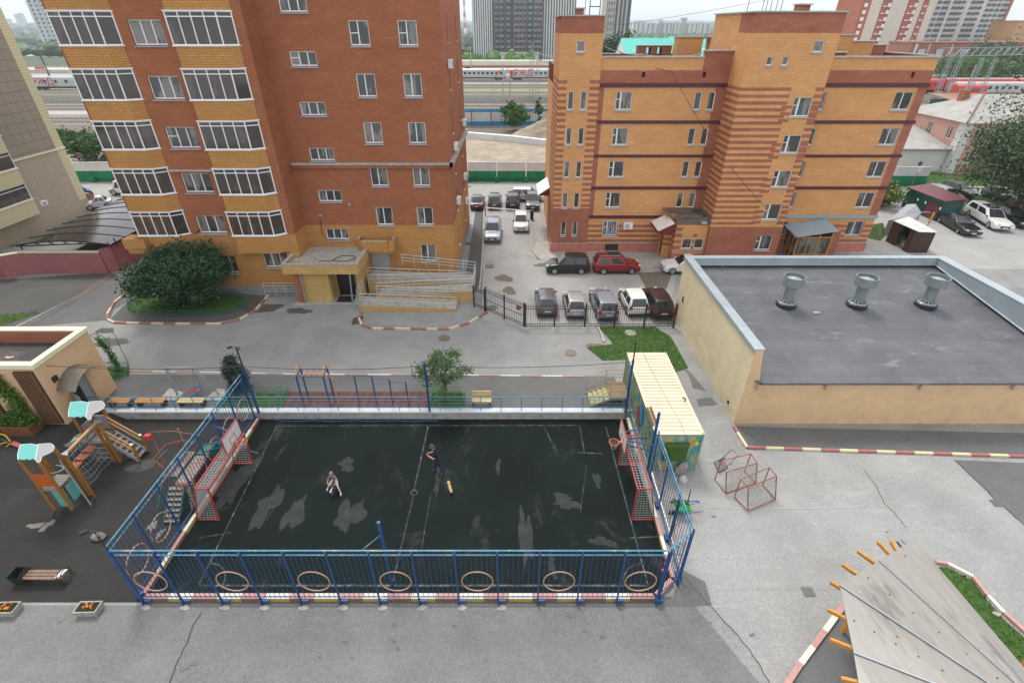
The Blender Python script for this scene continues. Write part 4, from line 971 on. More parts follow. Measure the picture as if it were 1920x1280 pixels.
p = atY(1325, 70, 260); tree(p.x, 260, 0, 14.5, 7, 'round green tree rising behind the orange block roof', 5000, .5, (.06, .11, .04), seed=33, trunk=.2, cl=60)
p = atY(1885, 90, 250); tree(p.x, 252, 0, 14, 11, 'wind blown grey green tree behind the trains at the right', 8000, .55, (.07, .12, .07), seed=34, trunk=.15, cl=70)
for i, (px, Y, h_, r, lb) in enumerate(((1820, 246, 8.5, 12, 'bright green bushy tree behind the red locomotive'), (1850, 240, 8, 10, 'light green tree below the brick depot wall'), (1717, 330, 6.5, 8, 'small green tree at the foot of the red and cream tower'), (1915, 245, 9, 9, 'green tree at the right edge behind the gantry'))):
    p = atY(px, 100, Y); tree(p.x, Y, 0, h_, r, lb, 3500, .5, (.075, .16, .03), seed=40+i, trunk=.1, cl=50)
def woodland(label, pts, m, seed=1, name='woodland', n=8, yj=8):
    """mass of distant crowns along a run of (x, Y, z, height, radius)"""
    r_ = random.Random(seed); b = MB()
    for (x, Y, z, h_, r) in pts:
        x += r_.uniform(-.3, .3)*r; Y += r_.uniform(-1, 1)*yj; h_ *= r_.uniform(.7, 1.15); r *= r_.uniform(.7, 1.2)
        rings = []
        for j in range(6):
            a = -pi/2+pi*j/5; ring = []
            for i in range(9):
                t_ = 2*pi*i/9; k = r_.uniform(.75, 1.2); ring.append((x+r*cos(a)*cos(t_)*k, Y+r*cos(a)*sin(t_)*k, z+h_*.5+h_*.5*sin(a)*r_.uniform(.85, 1.1)))
            rings.append(ring)
        for j in range(5):
            for i in range(9): b.poly([rings[j][i], rings[j][(i+1) % 9], rings[j+1][(i+1) % 9], rings[j+1][i]])
    o = b.build(name, m); return tag(o, kind='stuff')
W_N = leafmat('bright_wood', (.06, .15, .02), .2); W_M = leafmat('mid_wood', (.04, .09, .03), .05); W_F = leafmat('far_wood', (.035, .07, .035), .015)
rr = random.Random(4)
P_ = []
for px in range(862, 1000, 3):
    if 936 < px < 952: continue
    q = atY(px, 115, 322); P_.append((q.x, 322, 0, 5.5+2.5*sin(px*.08)**2, 2.6))
woodland('', P_, W_N, 2, yj=2)
P_ = [(x, 480+40*sin(x*.01), -3, 11, 9) for x in range(-700, -215, 9)]; 
P_ += [(x, 450, -2, 10, 8) for x in range(-60, 20, 9)]
P_ += [(x, 600+rr.uniform(-60, 60), -8, 12, 11) for x in range(40, 460, 8)]
woodland('', P_, W_M, 3)
P_ = [(rr.uniform(-1500, -300), rr.uniform(1000, 1400), -10, 18, 14) for _ in range(1000)]
P_ += [(rr.uniform(-120, 900), rr.uniform(900, 1450), -10, 17, 14) for _ in range(800)]
woodland('', P_, W_M, 5)
P_ = [(rr.uniform(-3200, 2600), rr.uniform(2300, 4600), 0, 40, 62) for _ in range(900)]
P_ = [(x, Y, -10 if Y < 3200 else -10+45*(Y-3200)/2000, h_, r) for x, Y, z, h_, r in P_]
woodland('', P_, W_F, 6)
b = MB(); b.poly([(-2500, 560, -9.5), (-150, 560, -9.5), (-150, 980, -9.5), (-2500, 980, -9.5)]); b.poly([(-150, 1500, -9.4), (400, 1500, -9.4), (500, 2200, -9.4), (-150, 2200, -9.4)]); struct('river', b, M_WATER)
b = MB(); b.poly([(-2500, 760, -9.3), (-260, 700, -9.3), (-260, 860, -9.3), (-2500, 960, -9.3)]); struct('sand_bank', b, M_SAND)
b = MB()
for j in range(10):
    x0, x1 = -4200+j*900, -4200+(j+1)*900; z0, z1 = 55+25*sin(j*1.3)+15*cos(j*.7), 55+25*sin((j+1)*1.3)+15*cos((j+1)*.7)
    b.poly([(x0, 5200, 20), (x1, 5200, 20), (x1, 6600, z1+20), (x0, 6600, z0+20)])
struct('hills', b, W_F)
# ------------------------------------------------------------ distant buildings
def tower(label, x0, x1, Y, dep, z0, z1, wall, strips=(), wins=None, name='tower_block', cat='tower block', roofm=None, rz=0, side=None, group=None):
    """x range on the plane Y; strips = (u0,u1,mat idx) as share of the width; wins = (cols, rows, share w, share h, zbottom)"""
    mats = wall if isinstance(wall, (list, tuple)) else [wall]
    R_ = thing(name, label, cat, ((x0+x1)/2, Y, z0), 0, group); b = MB(); w_ = x1-x0
    b.box((x0, Y, z0), (x1, Y+dep, z1), 0)
    for u0, u1, m in strips: b.box((x0+w_*u0, Y-.5, z0), (x0+w_*u1, Y-.004, z1-.2), m)
    b.build('wall', mats, R_)
    if side:
        c = MB(); n_ = side[0]; xs = x0-.4 if side[1] < 0 else x1+.004
        for i in range(n_): c.box((xs, Y+dep*(i+.2)/n_, z0), (xs+.4, Y+dep*(i+.6)/n_, z1-1))
        c.build('side_fins', mats[side[2]], R_)
    if wins:
        cols, rows, sw, sh_, zb, zt, gm = wins; proto = None; rest = MB(); cnt = 0
        pos_ = []
        cs = cols if isinstance(cols, (list, tuple)) else [(i+.5)/cols for i in range(cols)]
        for j in range(rows):
            for u in cs: pos_.append((x0+w_*u, zb+(zt-zb)*(j+.5)/rows))
        ww, hh = w_*sw, (zt-zb)/rows*sh_
        vis = sorted(pos_, key=lambda q: abs(q[1]-CH-Y*.01))
        for q in vis:
            if cnt < 100:
                if proto is None:
                    f = MB(); f.box((-ww/2, -.22, -hh/2), (ww/2, -.0, hh/2)); proto = f.build('window', gm, R_, local=True); o = proto
                else: o = proto.copy(); COL.objects.link(o); o.parent = R_
                o.location = (q[0]-(x0+x1)/2, -.03 if not strips else -.53, q[1]-z0); cnt += 1
            else: rest.box((q[0]-ww/2, Y-(.25 if not strips else .75), q[1]-hh/2), (q[0]+ww/2, Y-.03, q[1]+hh/2))
        if rest.v: tag(rest.build('window', gm, R_), kind='stuff')
    MB().box((x0-.3, Y-.6, z1), (x1+.3, Y+dep+.3, z1+.6)).build('roof', roofm or mats[0], R_)
    return R_
M_TWH = mat('tower_white', (.62, .62, .62), .7, .05, .1); M_TBR = mat('tower_brown', (.17, .085, .065), .7, .15, .1); M_TGL = mat('tower_glass', (.045, .055, .06), .15, .5, .25); M_TGL2 = mat('tower_blue_glass', (.16, .20, .24), .15, .5, .3)
M_TCR = mat('tower_cream', (.60, .56, .48), .8, .06, .1); M_TRD = mat('tower_red', (.42, .12, .07), .8, .1, .2); M_TDK = mat('tower_dark', (.06, .075, .085), .4, .2, .2); M_TGY = mat('tower_grey', (.44, .47, .50), .8, .06, .05)
M_TEAL = mat('teal_roof', (.05, .42, .36), .5, .08, .3)
def xY(px, py, Y): return atY(px, py, Y).x
Y = 400
tower('white finned tower block beyond the railway, left of the dark one', xY(889, 105, Y), xY(926, 105, Y), Y, 30, -1, 80, [M_TDK, M_TWH], [(i/9, i/9+.065, 1) for i in range(9)], None, side=(9, -1, 1))
tower('dark glazed tower block with thin brown fins beyond the railway', xY(926.5, 105, Y), xY(1017, 105, Y), Y-2, 30, -1, 80, [M_TGL, M_TBR], [(q, q+.028, 1) for q in (0, .115, .22, .40, .485, .57, .65, .80, .88, .97)], ([.06, .165, .30, .445, .53, .61, .73, .84, .925], 24, .075, .45, 3, 80, M_TGL2))
tower('white finned tower block beyond the railway, right of the dark one', xY(1017.5, 105, Y), xY(1075, 105, Y), Y, 30, -1, 80, [M_TDK, M_TWH], [(i/12, i/12+.045, 1) for i in range(12)], None)
Y = 440
tower('pale beige tower block with dark window strips behind the stair tower', xY(1131, 95, Y), xY(1174, 100, Y), Y, 25, -1, 80, [M_TCR, M_TDK], [(.0, .02, 1), (.38, .46, 1), (.55, .63, 1), (.70, .78, 1), (.87, 1.0, 1)], ([.1, .2, .3], 20, .05, .55, 0, 80, M_TGL2))
tower('cream panelled podium in front of the dark tower', xY(926, 112, 392), xY(1010, 112, 392), 392, 4, 0, 4, M_TCR, name='podium', cat='building')
# right-hand residential towers
Y = 330
def rc_tower(x0, label, seg_, Y, top):
    pass
a0, a1 = xY(1588, 100, Y), xY(1718, 100, Y)
b_ = tower('tall red and cream apartment tower behind the orange block', a0, a1, Y, 25, 0, 62, [M_TRD, M_TCR], [(.12, .27, 1), (.40, .62, 1), (.76, .83, 1), (.91, 1.0, 1)], ([.05, .31, .37, .67, .73, .87], 18, .045, .55, 2, 60, M_WHITE))
c = MB()
for j in range(18):
    z = 3.5+j*3.2
    for u in (.30, .67, .86): c.box((a0+(a1-a0)*(u-.03), Y-.9, z), (a0+(a1-a0)*(u+.05), Y-.75, z+1.2))
tag(c.build('balcony', M_TRD, b_), kind='stuff')
Y = 380
tower('white tower with black zigzag window bands at the top right', xY(1718, 95, Y), xY(1812, 95, Y), Y, 20, 0, 66, [M_TWH, M_TWH], [(0, .04, 1), (.3, .33, 1), (.64, .68, 1)], ([.1, .2, .26, .4, .48, .56, .74, .82, .9], 20, .065, .5, 4, 64, M_TDK))
tower('chequered white and dark tower with red brick edge at the far right', xY(1815, 88, 400), xY(1862, 88, 400), 400, 20, 0, 40, [M_TWH, M_TRD], [(.9, 1.0, 1)], ([.12, .3, .5, .7, .82], 12, .13, .5, 4, 39, M_TDK))
tower('small pale blue block between the far right towers', xY(1868, 80, 420), xY(1885, 80, 420), 420, 15, 0, 22, M_TGY, (), ([.2, .5, .8], 5, .15, .4, 4, 21, M_TDK))
tower('orange panelled building at the right edge of the skyline', xY(1893, 80, 350), xY(1960, 80, 350), 350, 20, 0, 22, mat('pale_orange', (.55, .30, .12), .8, .08, .2), (), ([.1, .3, .5, .7, .9], 5, .1, .3, 3, 21, M_TGL2))
Y = 285
tower('long red brick depot with grey window panels behind the trains', xY(1705, 100, Y), xY(1990, 100, Y), Y, 18, 0, 12.5, [mat('depot_brick', (.30, .125, .085), .9, .2, .3), M_TCR], [(.02, .035, 1), (.11, .115, 1), (.26, .265, 1), (.45, .46, 1)], ([.07, .19, .35, .55, .78], 1, .045, .6, 2, 12, M_TGY), name='depot', cat='depot')
Y = 700
tower('tall white slab tower rising left of the brick block', xY(84, 88, Y), xY(120, 88, Y), Y, 25, -10, 62, [M_TWH, M_TGY], [(.1, .16, 1), (.35, .42, 1), (.6, .66, 1), (.85, .9, 1)], ([.22, .5, .75], 14, .08, .5, 0, 60, M_TDK))
Y = 2400
for i, (px0, px1, top, lb) in enumerate(((12, 24, 36, 'pale hazy tower at the far left of the skyline'), (30, 58, 45, 'wide pale hazy block with stepped roof on the left hillside'), (36, 40, 27, 'thin hazy tower on the left hillside, first of a close pair'), (43, 47, 25, 'thin hazy tower on the left hillside, second of a close pair'))):
    q0, q1 = atY(px0, 60, Y), atY(px1, 60, Y); tower(lb, q0.x, q1.x, Y+i*4, 20, -10, atY(px0, top, Y).z, M_TGY if i % 2 else M_TCR)
Y = 1500
sk = [(1186, 1207, 43, 0), (1213, 1236, 45, 1), (1234, 1242, 38, 0), (1240, 1259, 44, 1), (1262, 1277, 44, 0), (1276, 1286, 34, 1), (1286, 1306, 45, 0), (1306, 1329, 45, 1)]
nm = ['cream', 'grey', 'narrow taller cream', 'grey', 'cream', 'tallest grey', 'cream', 'grey']
for i, (px0, px1, top, k) in enumerate(sk):
    q0, q1 = atY(px0, 70, Y), atY(px1, 70, Y); zt = atY(px0, top, Y).z
    tower('hazy %s apartment block on the distant skyline, number %s from the left' % (nm[i], ['one', 'two', 'three', 'four', 'five', 'six', 'seven', 'eight'][i]), q0.x, q1.x, Y+(i % 3)*6, 20, -10, zt, [M_TCR if k == 0 else M_TGY, M_TWH, M_TDK],
          [(j/5, j/5+.08, 1 if j % 2 else 2) for j in range(5)], group='hazy apartment blocks on the skyline')
b = MB(); q = atY(872, 55, 1800)
for j in range(8): b.box((q.x-5+.4*j, 1800, -10+j*14), (q.x+5-.4*j, 1806, -10+(j+1)*14), j % 2)
tag(b.build('radio_mast', [M_REDP, M_TWH]), 'red and white banded radio mast on the horizon', 'mast')
def teal(x0, x1, Y0, Y1, ze, zr, label):
    R_ = thing('teal_roofed_building', label, 'building', ((x0+x1)/2, Y0, 0))
    MB().box((x0, Y0, 0), (x1, Y1, ze)).build('wall', M_TWH, R_); ym = (Y0+Y1)/2
    b = MB(); b.poly([(x0-.5, Y0-.8, ze-.2), (x1+.5, Y0-.8, ze-.2), (x1+.5, ym, zr), (x0-.5, ym, zr)]); b.poly([(x0-.5, Y1+.8, ze-.2), (x0-.5, ym, zr), (x1+.5, ym, zr), (x1+.5, Y1+.8, ze-.2)]); b.build('roof', M_TEAL, R_)
    g_ = MB(); g_.slab([(x0-.3, Y0, ze), (x0-.3, Y1, ze), (x0-.3, ym, zr)], (.2, 0, 0)); g_.slab([(x1+.3, Y0, ze), (x1+.3, Y1, ze), (x1+.3, ym, zr)], (-.2, 0, 0)); g_.build('gable', M_WHITE, R_)
    for u in (.2, .38, .56): 
        x = x0+(x1-x0)*u; q = MB(); q.lathe([(0, 0), (.8, .1), (.9, .9), (0, 1.0)], (x, Y0+2.6, ze+1.0), 10, axis='y'); q.build('dormer', M_WHITE, R_)
    return R_
a0, a1 = xY(1176, 96, 150), xY(1262, 96, 150)
teal(a0, a1, 150, 166, 12.2, 16.6, 'building with bright teal gable roof and round dormers behind the orange block')
teal(xY(1270, 96, 152), xY(1420, 96, 152), 152, 170, 12.4, 16.9, 'second teal roofed building partly hidden by the chimneys')
M_GW = mat('warehouse_white', (.6, .6, .6), .8, .05)
# ------------------------------------------------------------ trains
M_CAR = mat('carriage_grey', (.42, .45, .47), .35, .06, .3); M_CARD = mat('carriage_underframe', (.03, .03, .032), .8, .3); M_CRED = mat('train_red', (.55, .04, .025), .4, .08); M_COR = mat('train_orange', (.65, .13, .02), .4, .08)
def carriage(label, x0, y, L_=24.0, body=M_CAR, stripe=None, win=11, logo=None, loco=False, roof=None):
    R_ = thing('train_carriage' if not loco else 'locomotive', label, 'train carriage' if not loco else 'locomotive', (x0+L_/2, y, .2), 0)
    b = MB(); w_ = 1.5
    prof = [(-w_, 1.15), (-w_, 3.5), (-w_*.86, 4.0), (-w_*.45, 4.28), (0, 4.35), (w_*.45, 4.28), (w_*.86, 4.0), (w_, 3.5), (w_, 1.15)]
    n = len(b.v); k = len(prof)
    for x in (x0+.25, x0+L_-.25): b.v += [(x, y+a, c+.1) for a, c in prof]
    for i in range(k-1): b.f.append((n+i, n+k+i, n+k+i+1, n+i+1)); b.m.append(0)
    b.f.append(tuple(n+i for i in range(k))); b.m.append(0); b.f.append(tuple(n+k+i for i in reversed(range(k)))); b.m.append(0)
    b.build('body', body, R_)
    u = MB(); u.box((x0+.5, y-1.2, .75), (x0+L_-.5, y+1.2, 1.25))
    for xx in (x0+3.5, x0+L_-3.5):
        u.box((xx-1.8, y-1.1, .45), (xx+1.8, y+1.1, .75))
        for q in (-1.2, 1.2): u.lathe([(0, -1.15), (.47, -1.15), (.47, 1.15), (0, 1.15)], (xx+q, y, .67), 10, axis='y')
    u.build('bogies', M_CARD, R_)
    if win:
        proto = None
        for i in range(win):
            x = x0+2.6+(L_-5.2)*i/(win-1)
            if proto is None: o = proto = MB().box((-.5, -.03, -.45), (.5, .0, .45)).build('window', M_TGL, R_, local=True)
            else: o = proto.copy(); COL.objects.link(o); o.parent = R_
            o.location = (x-x0-L_/2, -1.52, 2.85-.2)
        MB().box((x0+.7, y-1.54, 1.35), (x0+1.6, y-1.501, 3.5)).build('door', M_GREYM, R_)
    if stripe: MB().box((x0+.3, y-1.53, 1.3), (x0+L_-.3, y-1.501, 1.95)).build('stripe', stripe, R_)
    if roof: MB().box((x0+1, y-.8, 4.4), (x0+L_-1, y+.8, 4.6)).build('roof_plate', roof, R_)
    return R_
def lettering(txt, loc, size, m, par=None, rot=(pi/2, 0, 0), name='lettering', ext=.01):
    cu = bpy.data.curves.new('t', 'FONT'); cu.body = txt; cu.size = size; cu.extrude = ext; cu.align_x = 'LEFT'
    o = bpy.data.objects.new('t', cu); COL.objects.link(o)
    me = bpy.data.meshes.new_from_object(o.evaluated_get(bpy.context.evaluated_depsgraph_get())); bpy.data.objects.remove(o)
    me.materials.clear(); me.materials.append(m); r_ = bpy.data.objects.new(name, me); COL.objects.link(r_)
    off = Vector((0, 0, 0))
    if par is not None: r_.parent = par; off = par.location
    r_.location = Vector(loc)-off; r_.rotation_euler = rot; return r_
yT = 238.5
xs = lambda px: xY(px, 145, yT)
c1 = carriage('grey passenger carriage with orange flash seen between the two brick buildings', xs(951)-24, yT)
b = MB(); b.slab([(xs(951)-5.3, yT-1.56, 1.5), (xs(951)-4.6, yT-1.56, 1.5), (xs(951)-2.6, yT-1.56, 3.8), (xs(951)-3.5, yT-1.56, 3.8)], (0, .03, 0)); b.build('flash', M_COR, c1)
c2 = carriage('grey passenger carriage with large red railway lettering in the central gap', xs(954), yT, win=0)
lettering('РЖД', (xs(963), yT-1.56, 1.8), 3.4, M_CRED, c2)
b = MB(); b.box((xs(954)+.5, yT-1.56, 1.5), (xs(954)+1.8, yT-1.51, 3.8)); b.build('flash', M_CRED, c2)
for i in range(6): MB().box((xs(1003)+i*1.9, yT-1.54, 2.4), (xs(1003)+i*1.9+1, yT-1.501, 3.3)).build('window', M_TGL, c2)
carriage('grey passenger carriage disappearing behind the orange stair tower', xs(954)+24.6, yT)
carriage('grey passenger carriage mostly hidden behind the red brick block', xs(951)-48.6, yT)
y2 = 200; xl = xY(58, 155, y2)
c3 = carriage('grey carriage with red lettering at the far left behind the masts', xl, y2, win=6, stripe=None)
lettering('РЖД', (xl+1.5, y2-1.56, 1.75), 3.3, M_CRED, c3)
carriage('grey carriage running behind the left edge of the brick block', xl+24.6, y2)
y3 = 178
xr = lambda px, py=140: xY(px, py, y3)
carriage('grey passenger carriage with red flash in the right rail yard', xr(1795), y3, 22, win=9)
b = MB(); 
lo_ = carriage('orange red shunting locomotive with yellow sill at the right', xr(1752, 150), y3-9, 9.5, body=M_CRED, win=3, stripe=mat('train_yellow', (.65, .42, .02), .5), loco=True)
carriage('bright red locomotive behind the lattice masts', xr(1745, 125), y3+11, 14, body=M_CRED, win=4, loco=True)
carriage('long red carriage with white roof behind the grey one', xr(1745, 125)+14.5, y3+11, 24, body=M_CRED, win=8, roof=M_TWH)
carriage('red and white carriage at the right edge of the rail yard', xr(1745, 125)+39, y3+11, 24, body=M_CRED, win=8, roof=M_TWH)
carriage('orange maintenance wagon at the right edge', xr(1795)+22.6, y3, 16, body=M_COR, win=0, stripe=M_TDK)
carriage('pale flat wagon train on the farthest track', xY(866, 122, 305), 305, 60, body=M_TCR, win=0, stripe=M_TRD)
# ------------------------------------------------------------ masts, gantries, poles
def pole(label, px, pb, pt, Y, r=.16, m=None, name='concrete_pole', tw=None):
    q0 = atY(px, pb, Y); q1 = atY(px if tw is None else tw, pt, Y)
    return tag(MB().tube([(q0.x, Y, 0), (q0.x, Y, q1.z)], [r, r*.75], 7).build(name, m or M_CONC), label, 'pole')
pole('pale concrete pole in front of the central carriage', 956, 232, 142, 126, .22)
pole('pale concrete pole standing among the central tracks', 943, 183, 120, 172, .24)
pole('thin signal post among the central tracks', 924, 185, 156, 170, .1, M_STEEL)
pole('concrete pole beyond the central train', 883, 119, 88, 300, .3)
pole('tall brown pole with lamp head left of the brick block', 88, 132, 95, 215, .35, M_SLAT)
def lattice(label, px, pb, pt, Y, w_=1.0, n_=12, m=M_STEEL):
    q0, q1 = atY(px, pb, Y), atY(px, pt, Y); b = MB(); x, H_ = q0.x, q1.z; h_ = w_/2
    for sx in (-h_, h_):
        for sy in (-h_, h_): b.bar((x+sx, Y+sy, 0), (x+sx*.6, Y+sy*.6, H_), .10)
    for i in range(n_):
        z0, z1 = H_*i/n_, H_*(i+1)/n_; s_ = 1 if i % 2 else -1; k = 1-.4*i/n_
        b.bar((x-h_*s_*k, Y-h_*k, z0), (x+h_*s_*k, Y-h_*k, z1), .055); b.bar((x-h_*k, Y-h_*s_*k, z0), (x-h_*k, Y+h_*s_*k, z1), .055); b.bar((x-h_*k, Y-h_*k, z1), (x+h_*k, Y-h_*k, z1), .05)
    return tag(b.build('lattice_mast', m), label, 'mast')
lattice('grey lattice railway mast in front of the central carriage lettering', 996, 186, 80, 166, 1.1, 14)
lattice('white lattice mast beside the orange stair tower', 1007, 188, 112, 160, 1.0, 12)
lattice('leftmost grey lattice mast beyond the orange block right edge', 1750, 190, 100, 128, 1.0, 14); lattice('second grey lattice mast beyond the orange block', 1768, 190, 100, 128, 1.0, 14)
lattice('third grey lattice mast among the right tracks', 1815, 175, 108, 150, .9, 12); lattice('fourth grey lattice mast in front of the grey carriage', 1842, 165, 110, 160, .9, 12)
q = atY(1822, 165, 150); pole('leaning pale pole in front of the right carriage', 1812, 165, 122, 150, .22)
def truss(label, A, B_, hh=1.4, n_=20):
    A, B_ = Vector(A), Vector(B_); b = MB(); up = Vector((0, 0, hh)); d = (B_-A).normalized(); nn = Vector((-d.y, d.x, 0))*.6
    for o_ in (nn, -nn): b.bar(A+o_, B_+o_, .09); b.bar(A+o_+up, B_+o_+up, .09)
    for i in range(n_):
        p, q = A.lerp(B_, i/n_), A.lerp(B_, (i+1)/n_); b.bar(p-nn+(up if i % 2 else Vector()), q-nn+(Vector() if i % 2 else up), .06); b.bar(p-nn, p+nn, .05); b.bar(p-nn, p-nn+up, .05)
    return tag(b.build('catenary_gantry', M_STEEL), label, 'gantry')
A = atY(1768, 106, 128); B_ = atY(1960, 102, 140); truss('long green grey lattice gantry over the right tracks', A, B_, 1.6, 26)
A = atY(1004, 112, 160); B_ = atY(1046, 122, 150); truss('short lattice gantry beside the stair tower', A, B_, 1.6, 6)
A = atY(20, 132, 190); B_ = atY(160, 134, 190); truss('lattice gantry over the tracks at the far left', A, B_, 1.5, 22)
for i, (ya, yb) in enumerate(((40, 62), (48, 75))):
    pass
tag(MB().box((xY(62, 122, 300), 300, .2), (xY(80, 122, 300), 300.4, 1.6)).build('hoarding', M_COR), 'orange hoarding beyond the trains at the far left', 'hoarding')
# ------------------------------------------------------------ cars
def carpaint(name, c, metal=.35, rough=.28):
    if name in MATS: return MATS[name]
    m, t, b = newmat(name); f = noise(t, 1.2, 6, rough=.7)
    t.links.new(ramp(t, f, [(.35, tuple(x*.88 for x in c)), (.75, tuple(min(1, x*1.05+.012) for x in c))]), b.inputs['Base Color'])
    b.inputs['Metallic'].default_value = metal; b.inputs['Roughness'].default_value = rough; b.inputs['Coat Weight'].default_value = .6; b.inputs['Coat Roughness'].default_value = .06
    return m
M_RIM = mat('alloy_rim', (.42, .43, .44), .3, .1, metal=.7); M_HEAD = mat('headlamp', (.55, .58, .60), .12, .1, spec=.9); M_TAIL = mat('tail_lamp', (.42, .02, .012), .2, .1, spec=.8)
M_PLATE = mat('number_plate', (.62, .62, .60), .5, .05); M_TRIM = mat('black_trim', (.018, .018, .019), .5, .2)
CK = {  # cabin base front/back, roof front/back (share of half length), shoulder and nose height, roof width
    'suv': (.44, -.95, .14, -.84, .61, .50, .76), 'hatch': (.50, -.93, .18, -.74, .60, .47, .74),
    'sedan': (.38, -.66, .06, -.36, .63, .50, .72), 'wagon': (.40, -.95, .08, -.80, .62, .49, .74), 'van': (.62, -.97, .40, -.93, .52, .46, .84)}
def make_car(label, kind, paint, L_=4.1, W_=1.7, H_=1.6, cat='car', roof_rails=False, sunroof=False, rim=None, group=None, trim=False):
    R_ = thing('parked_car', label, cat, (0, 0, 0), 0, group)
    bf, br_, rf, rb_, sh_, ns, rw = CK[kind]; l = L_/2; w_ = W_/2; H = H_
    prof = [(-.95, .17), (-.99, .30), (-1.0, .44), (-.975, sh_-.03), (-.93, sh_), (br_, sh_+.005), (0, sh_+.005), (bf, sh_), (.70, sh_-.035), (.90, ns+.01), (.975, ns-.05), (1.0, .34), (.985, .22), (.93, .16)]
    st = [(-1.0, .955, -.045), (-.97, .985, -.012), (-.86, .995, .0), (-.5, 1, .004), (0, 1.005, .01), (.5, 1, .004), (.86, .995, 0), (.97, .985, -.012), (1.0, .955, -.045)]
    b = MB(); k = len(prof); rings = []
    for y, sx, dz in st:
        rings.append(len(b.v)); 
        for x, z in prof:
            up = dz*H if z > .4 else (-dz*H*.5)
            b.v.append((x*l*sx, y*w_, z*H+up))
    for i in range(len(st)-1):
        for j in range(k): A = rings[i]; B = rings[i+1]; b.f.append((A+j, A+(j+1) % k, B+(j+1) % k, B+j)); b.m.append(0)
    b.f.append(tuple(rings[0]+j for j in reversed(range(k)))); b.m.append(0); b.f.append(tuple(rings[-1]+j for j in range(k))); b.m.append(0)
    cb = .93*w_; ct = rw*w_; zs = sh_*H-.02; sec = [(bf*l, zs, cb), (rf*l, H*.965, ct), ((rf+rb_)/2*l, H*1.0, ct*1.02), (rb_*l, H*.96, ct*.97), (br_*l, zs, cb*.97)]
    rings = []
    for x, z, hw in sec:
        rings.append(len(b.v))
        for y, dz in ((-1, 0), (-.85, .02), (-.4, .035), (0, .04), (.4, .035), (.85, .02), (1, 0)):
            b.v.append((x, y*hw, z+(dz*H*.6 if z > H*.8 else 0)))
    for i in range(4):
        for j in range(6): A = rings[i]; B = rings[i+1]; b.f.append((A+j, A+j+1, B+j+1, B+j)); b.m.append(0)
    for e in (0, 6): b.f.append(tuple(r_+e for r_ in (rings if e == 0 else rings[::-1]))); b.m.append(0)
    o = b.build('body', paint, R_, local=True, smooth=True, fix=True)
    bv = o.modifiers.new('bevel', 'BEVEL'); bv.width = .03; bv.segments = 2; bv.limit_method = 'ANGLE'; bv.angle_limit = radians(25)
    def quad_on(p, q, r_, s_, name, m, inset=.06, par=R_, th=.014, thick=.012):
        P = [Vector(v) for v in (p, q, r_, s_)]; c = sum(P, Vector())/4; n_ = (P[1]-P[0]).cross(P[3]-P[0]).normalized()
        P = [c+(v-c)*(1-inset)+n_*th for v in P]
        return MB().slab(P, n_*thick).build(name, m, par, local=True)
    e = H*.015
    quad_on((bf*l, -cb*.93, zs), (bf*l, cb*.93, zs), (rf*l, ct*.9, H*.965+e), (rf*l, -ct*.9, H*.965+e), 'windscreen', M_CGLASS, .05, th=.03)
    quad_on((br_*l, cb*.9, zs+.03), (br_*l, -cb*.9, zs+.03), (rb_*l, -ct*.88, H*.96), (rb_*l, ct*.88, H*.96), 'rear_window', M_CGLASS, .1, th=.03)
    mid = (bf+br_)/2*.4+(rf+rb_)/2*.6; mb_, mt = mid*1.0*l, mid*l
    for s_ in (-1, 1):
        Y0, Y1 = s_*cb, s_*ct
        ff = lambda t_, top: (bf+(br_-bf)*t_)*l if not top else (rf+(rb_-rf)*t_)*l
        for t0, t1 in ((.10, .49), (.53, .92)):
            P = [(ff(t0, 0), Y0, zs+.03), (ff(t1, 0), Y0*.99, zs+.03), (ff(t1, 1), Y1, H*.93), (ff(max(t0, .06), 1), Y1, H*.93)]
            if s_ > 0: P = [P[0], P[3], P[2], P[1]]; 
            quad_on(*(P if s_ < 0 else [P[0], P[1], P[2], P[3]]), 'side_window', M_CGLASS, .07, th=.0)if False else None
            c = MB(); n_ = Vector((0, s_, .28)).normalized(); Q = [Vector(v) for v in P]; cc = sum(Q, Vector())/4; Q = [cc+(v-cc)*.93+n_*.006 for v in Q]; c.slab(Q, n_*.012); c.build('side_window', M_CGLASS, R_, local=True)
        MB().box((bf*l*.86-.09, s_*(w_+.02)-.09, zs), (bf*l*.86+.07, s_*(w_+.02)+.09, zs+.14)).build('mirror', paint if not trim else M_TRIM, R_, local=True, bevel=.03)
        for x in (.62*l, -.60*l):
            r_ = .325*H/1.6*1.02; a = MB(); y0 = s_*(w_-.17); y1 = s_*(w_+.012)
            a.lathe([(0, 0), (r_*.9, 0), (r_, .03*s_), (r_, (y1-y0)-.03*s_), (r_*.9, y1-y0), (r_*.62, y1-y0)], (x, y0, r_), 18, axis='y'); wh_ = a.build('wheel', M_BLACK, R_, local=True)
            c = MB(); c.lathe([(0, .0), (r_*.18, .012*s_), (r_*.2, -.01*s_), (r_*.58, -.014*s_), (r_*.66, .006*s_), (r_*.66, -.03*s_)], (x, y1, r_), 18, axis='y')
            for q in range(5): an = q*2*pi/5; c.bar((x, y1, r_), (x+r_*.62*cos(an), y1, r_+r_*.62*sin(an)), .05, .04, up=(0, 1, 0))
            c.build('rim', rim or M_RIM, wh_, local=True)
            d = MB(); d.tube([(x+r_*1.14*cos(t_), s_*(w_-.006), r_+r_*1.14*sin(t_)) for t_ in [pi*i/10 for i in range(-1, 12)]], .035, 5); d.build('wheel_arch', M_TRIM, R_, local=True)
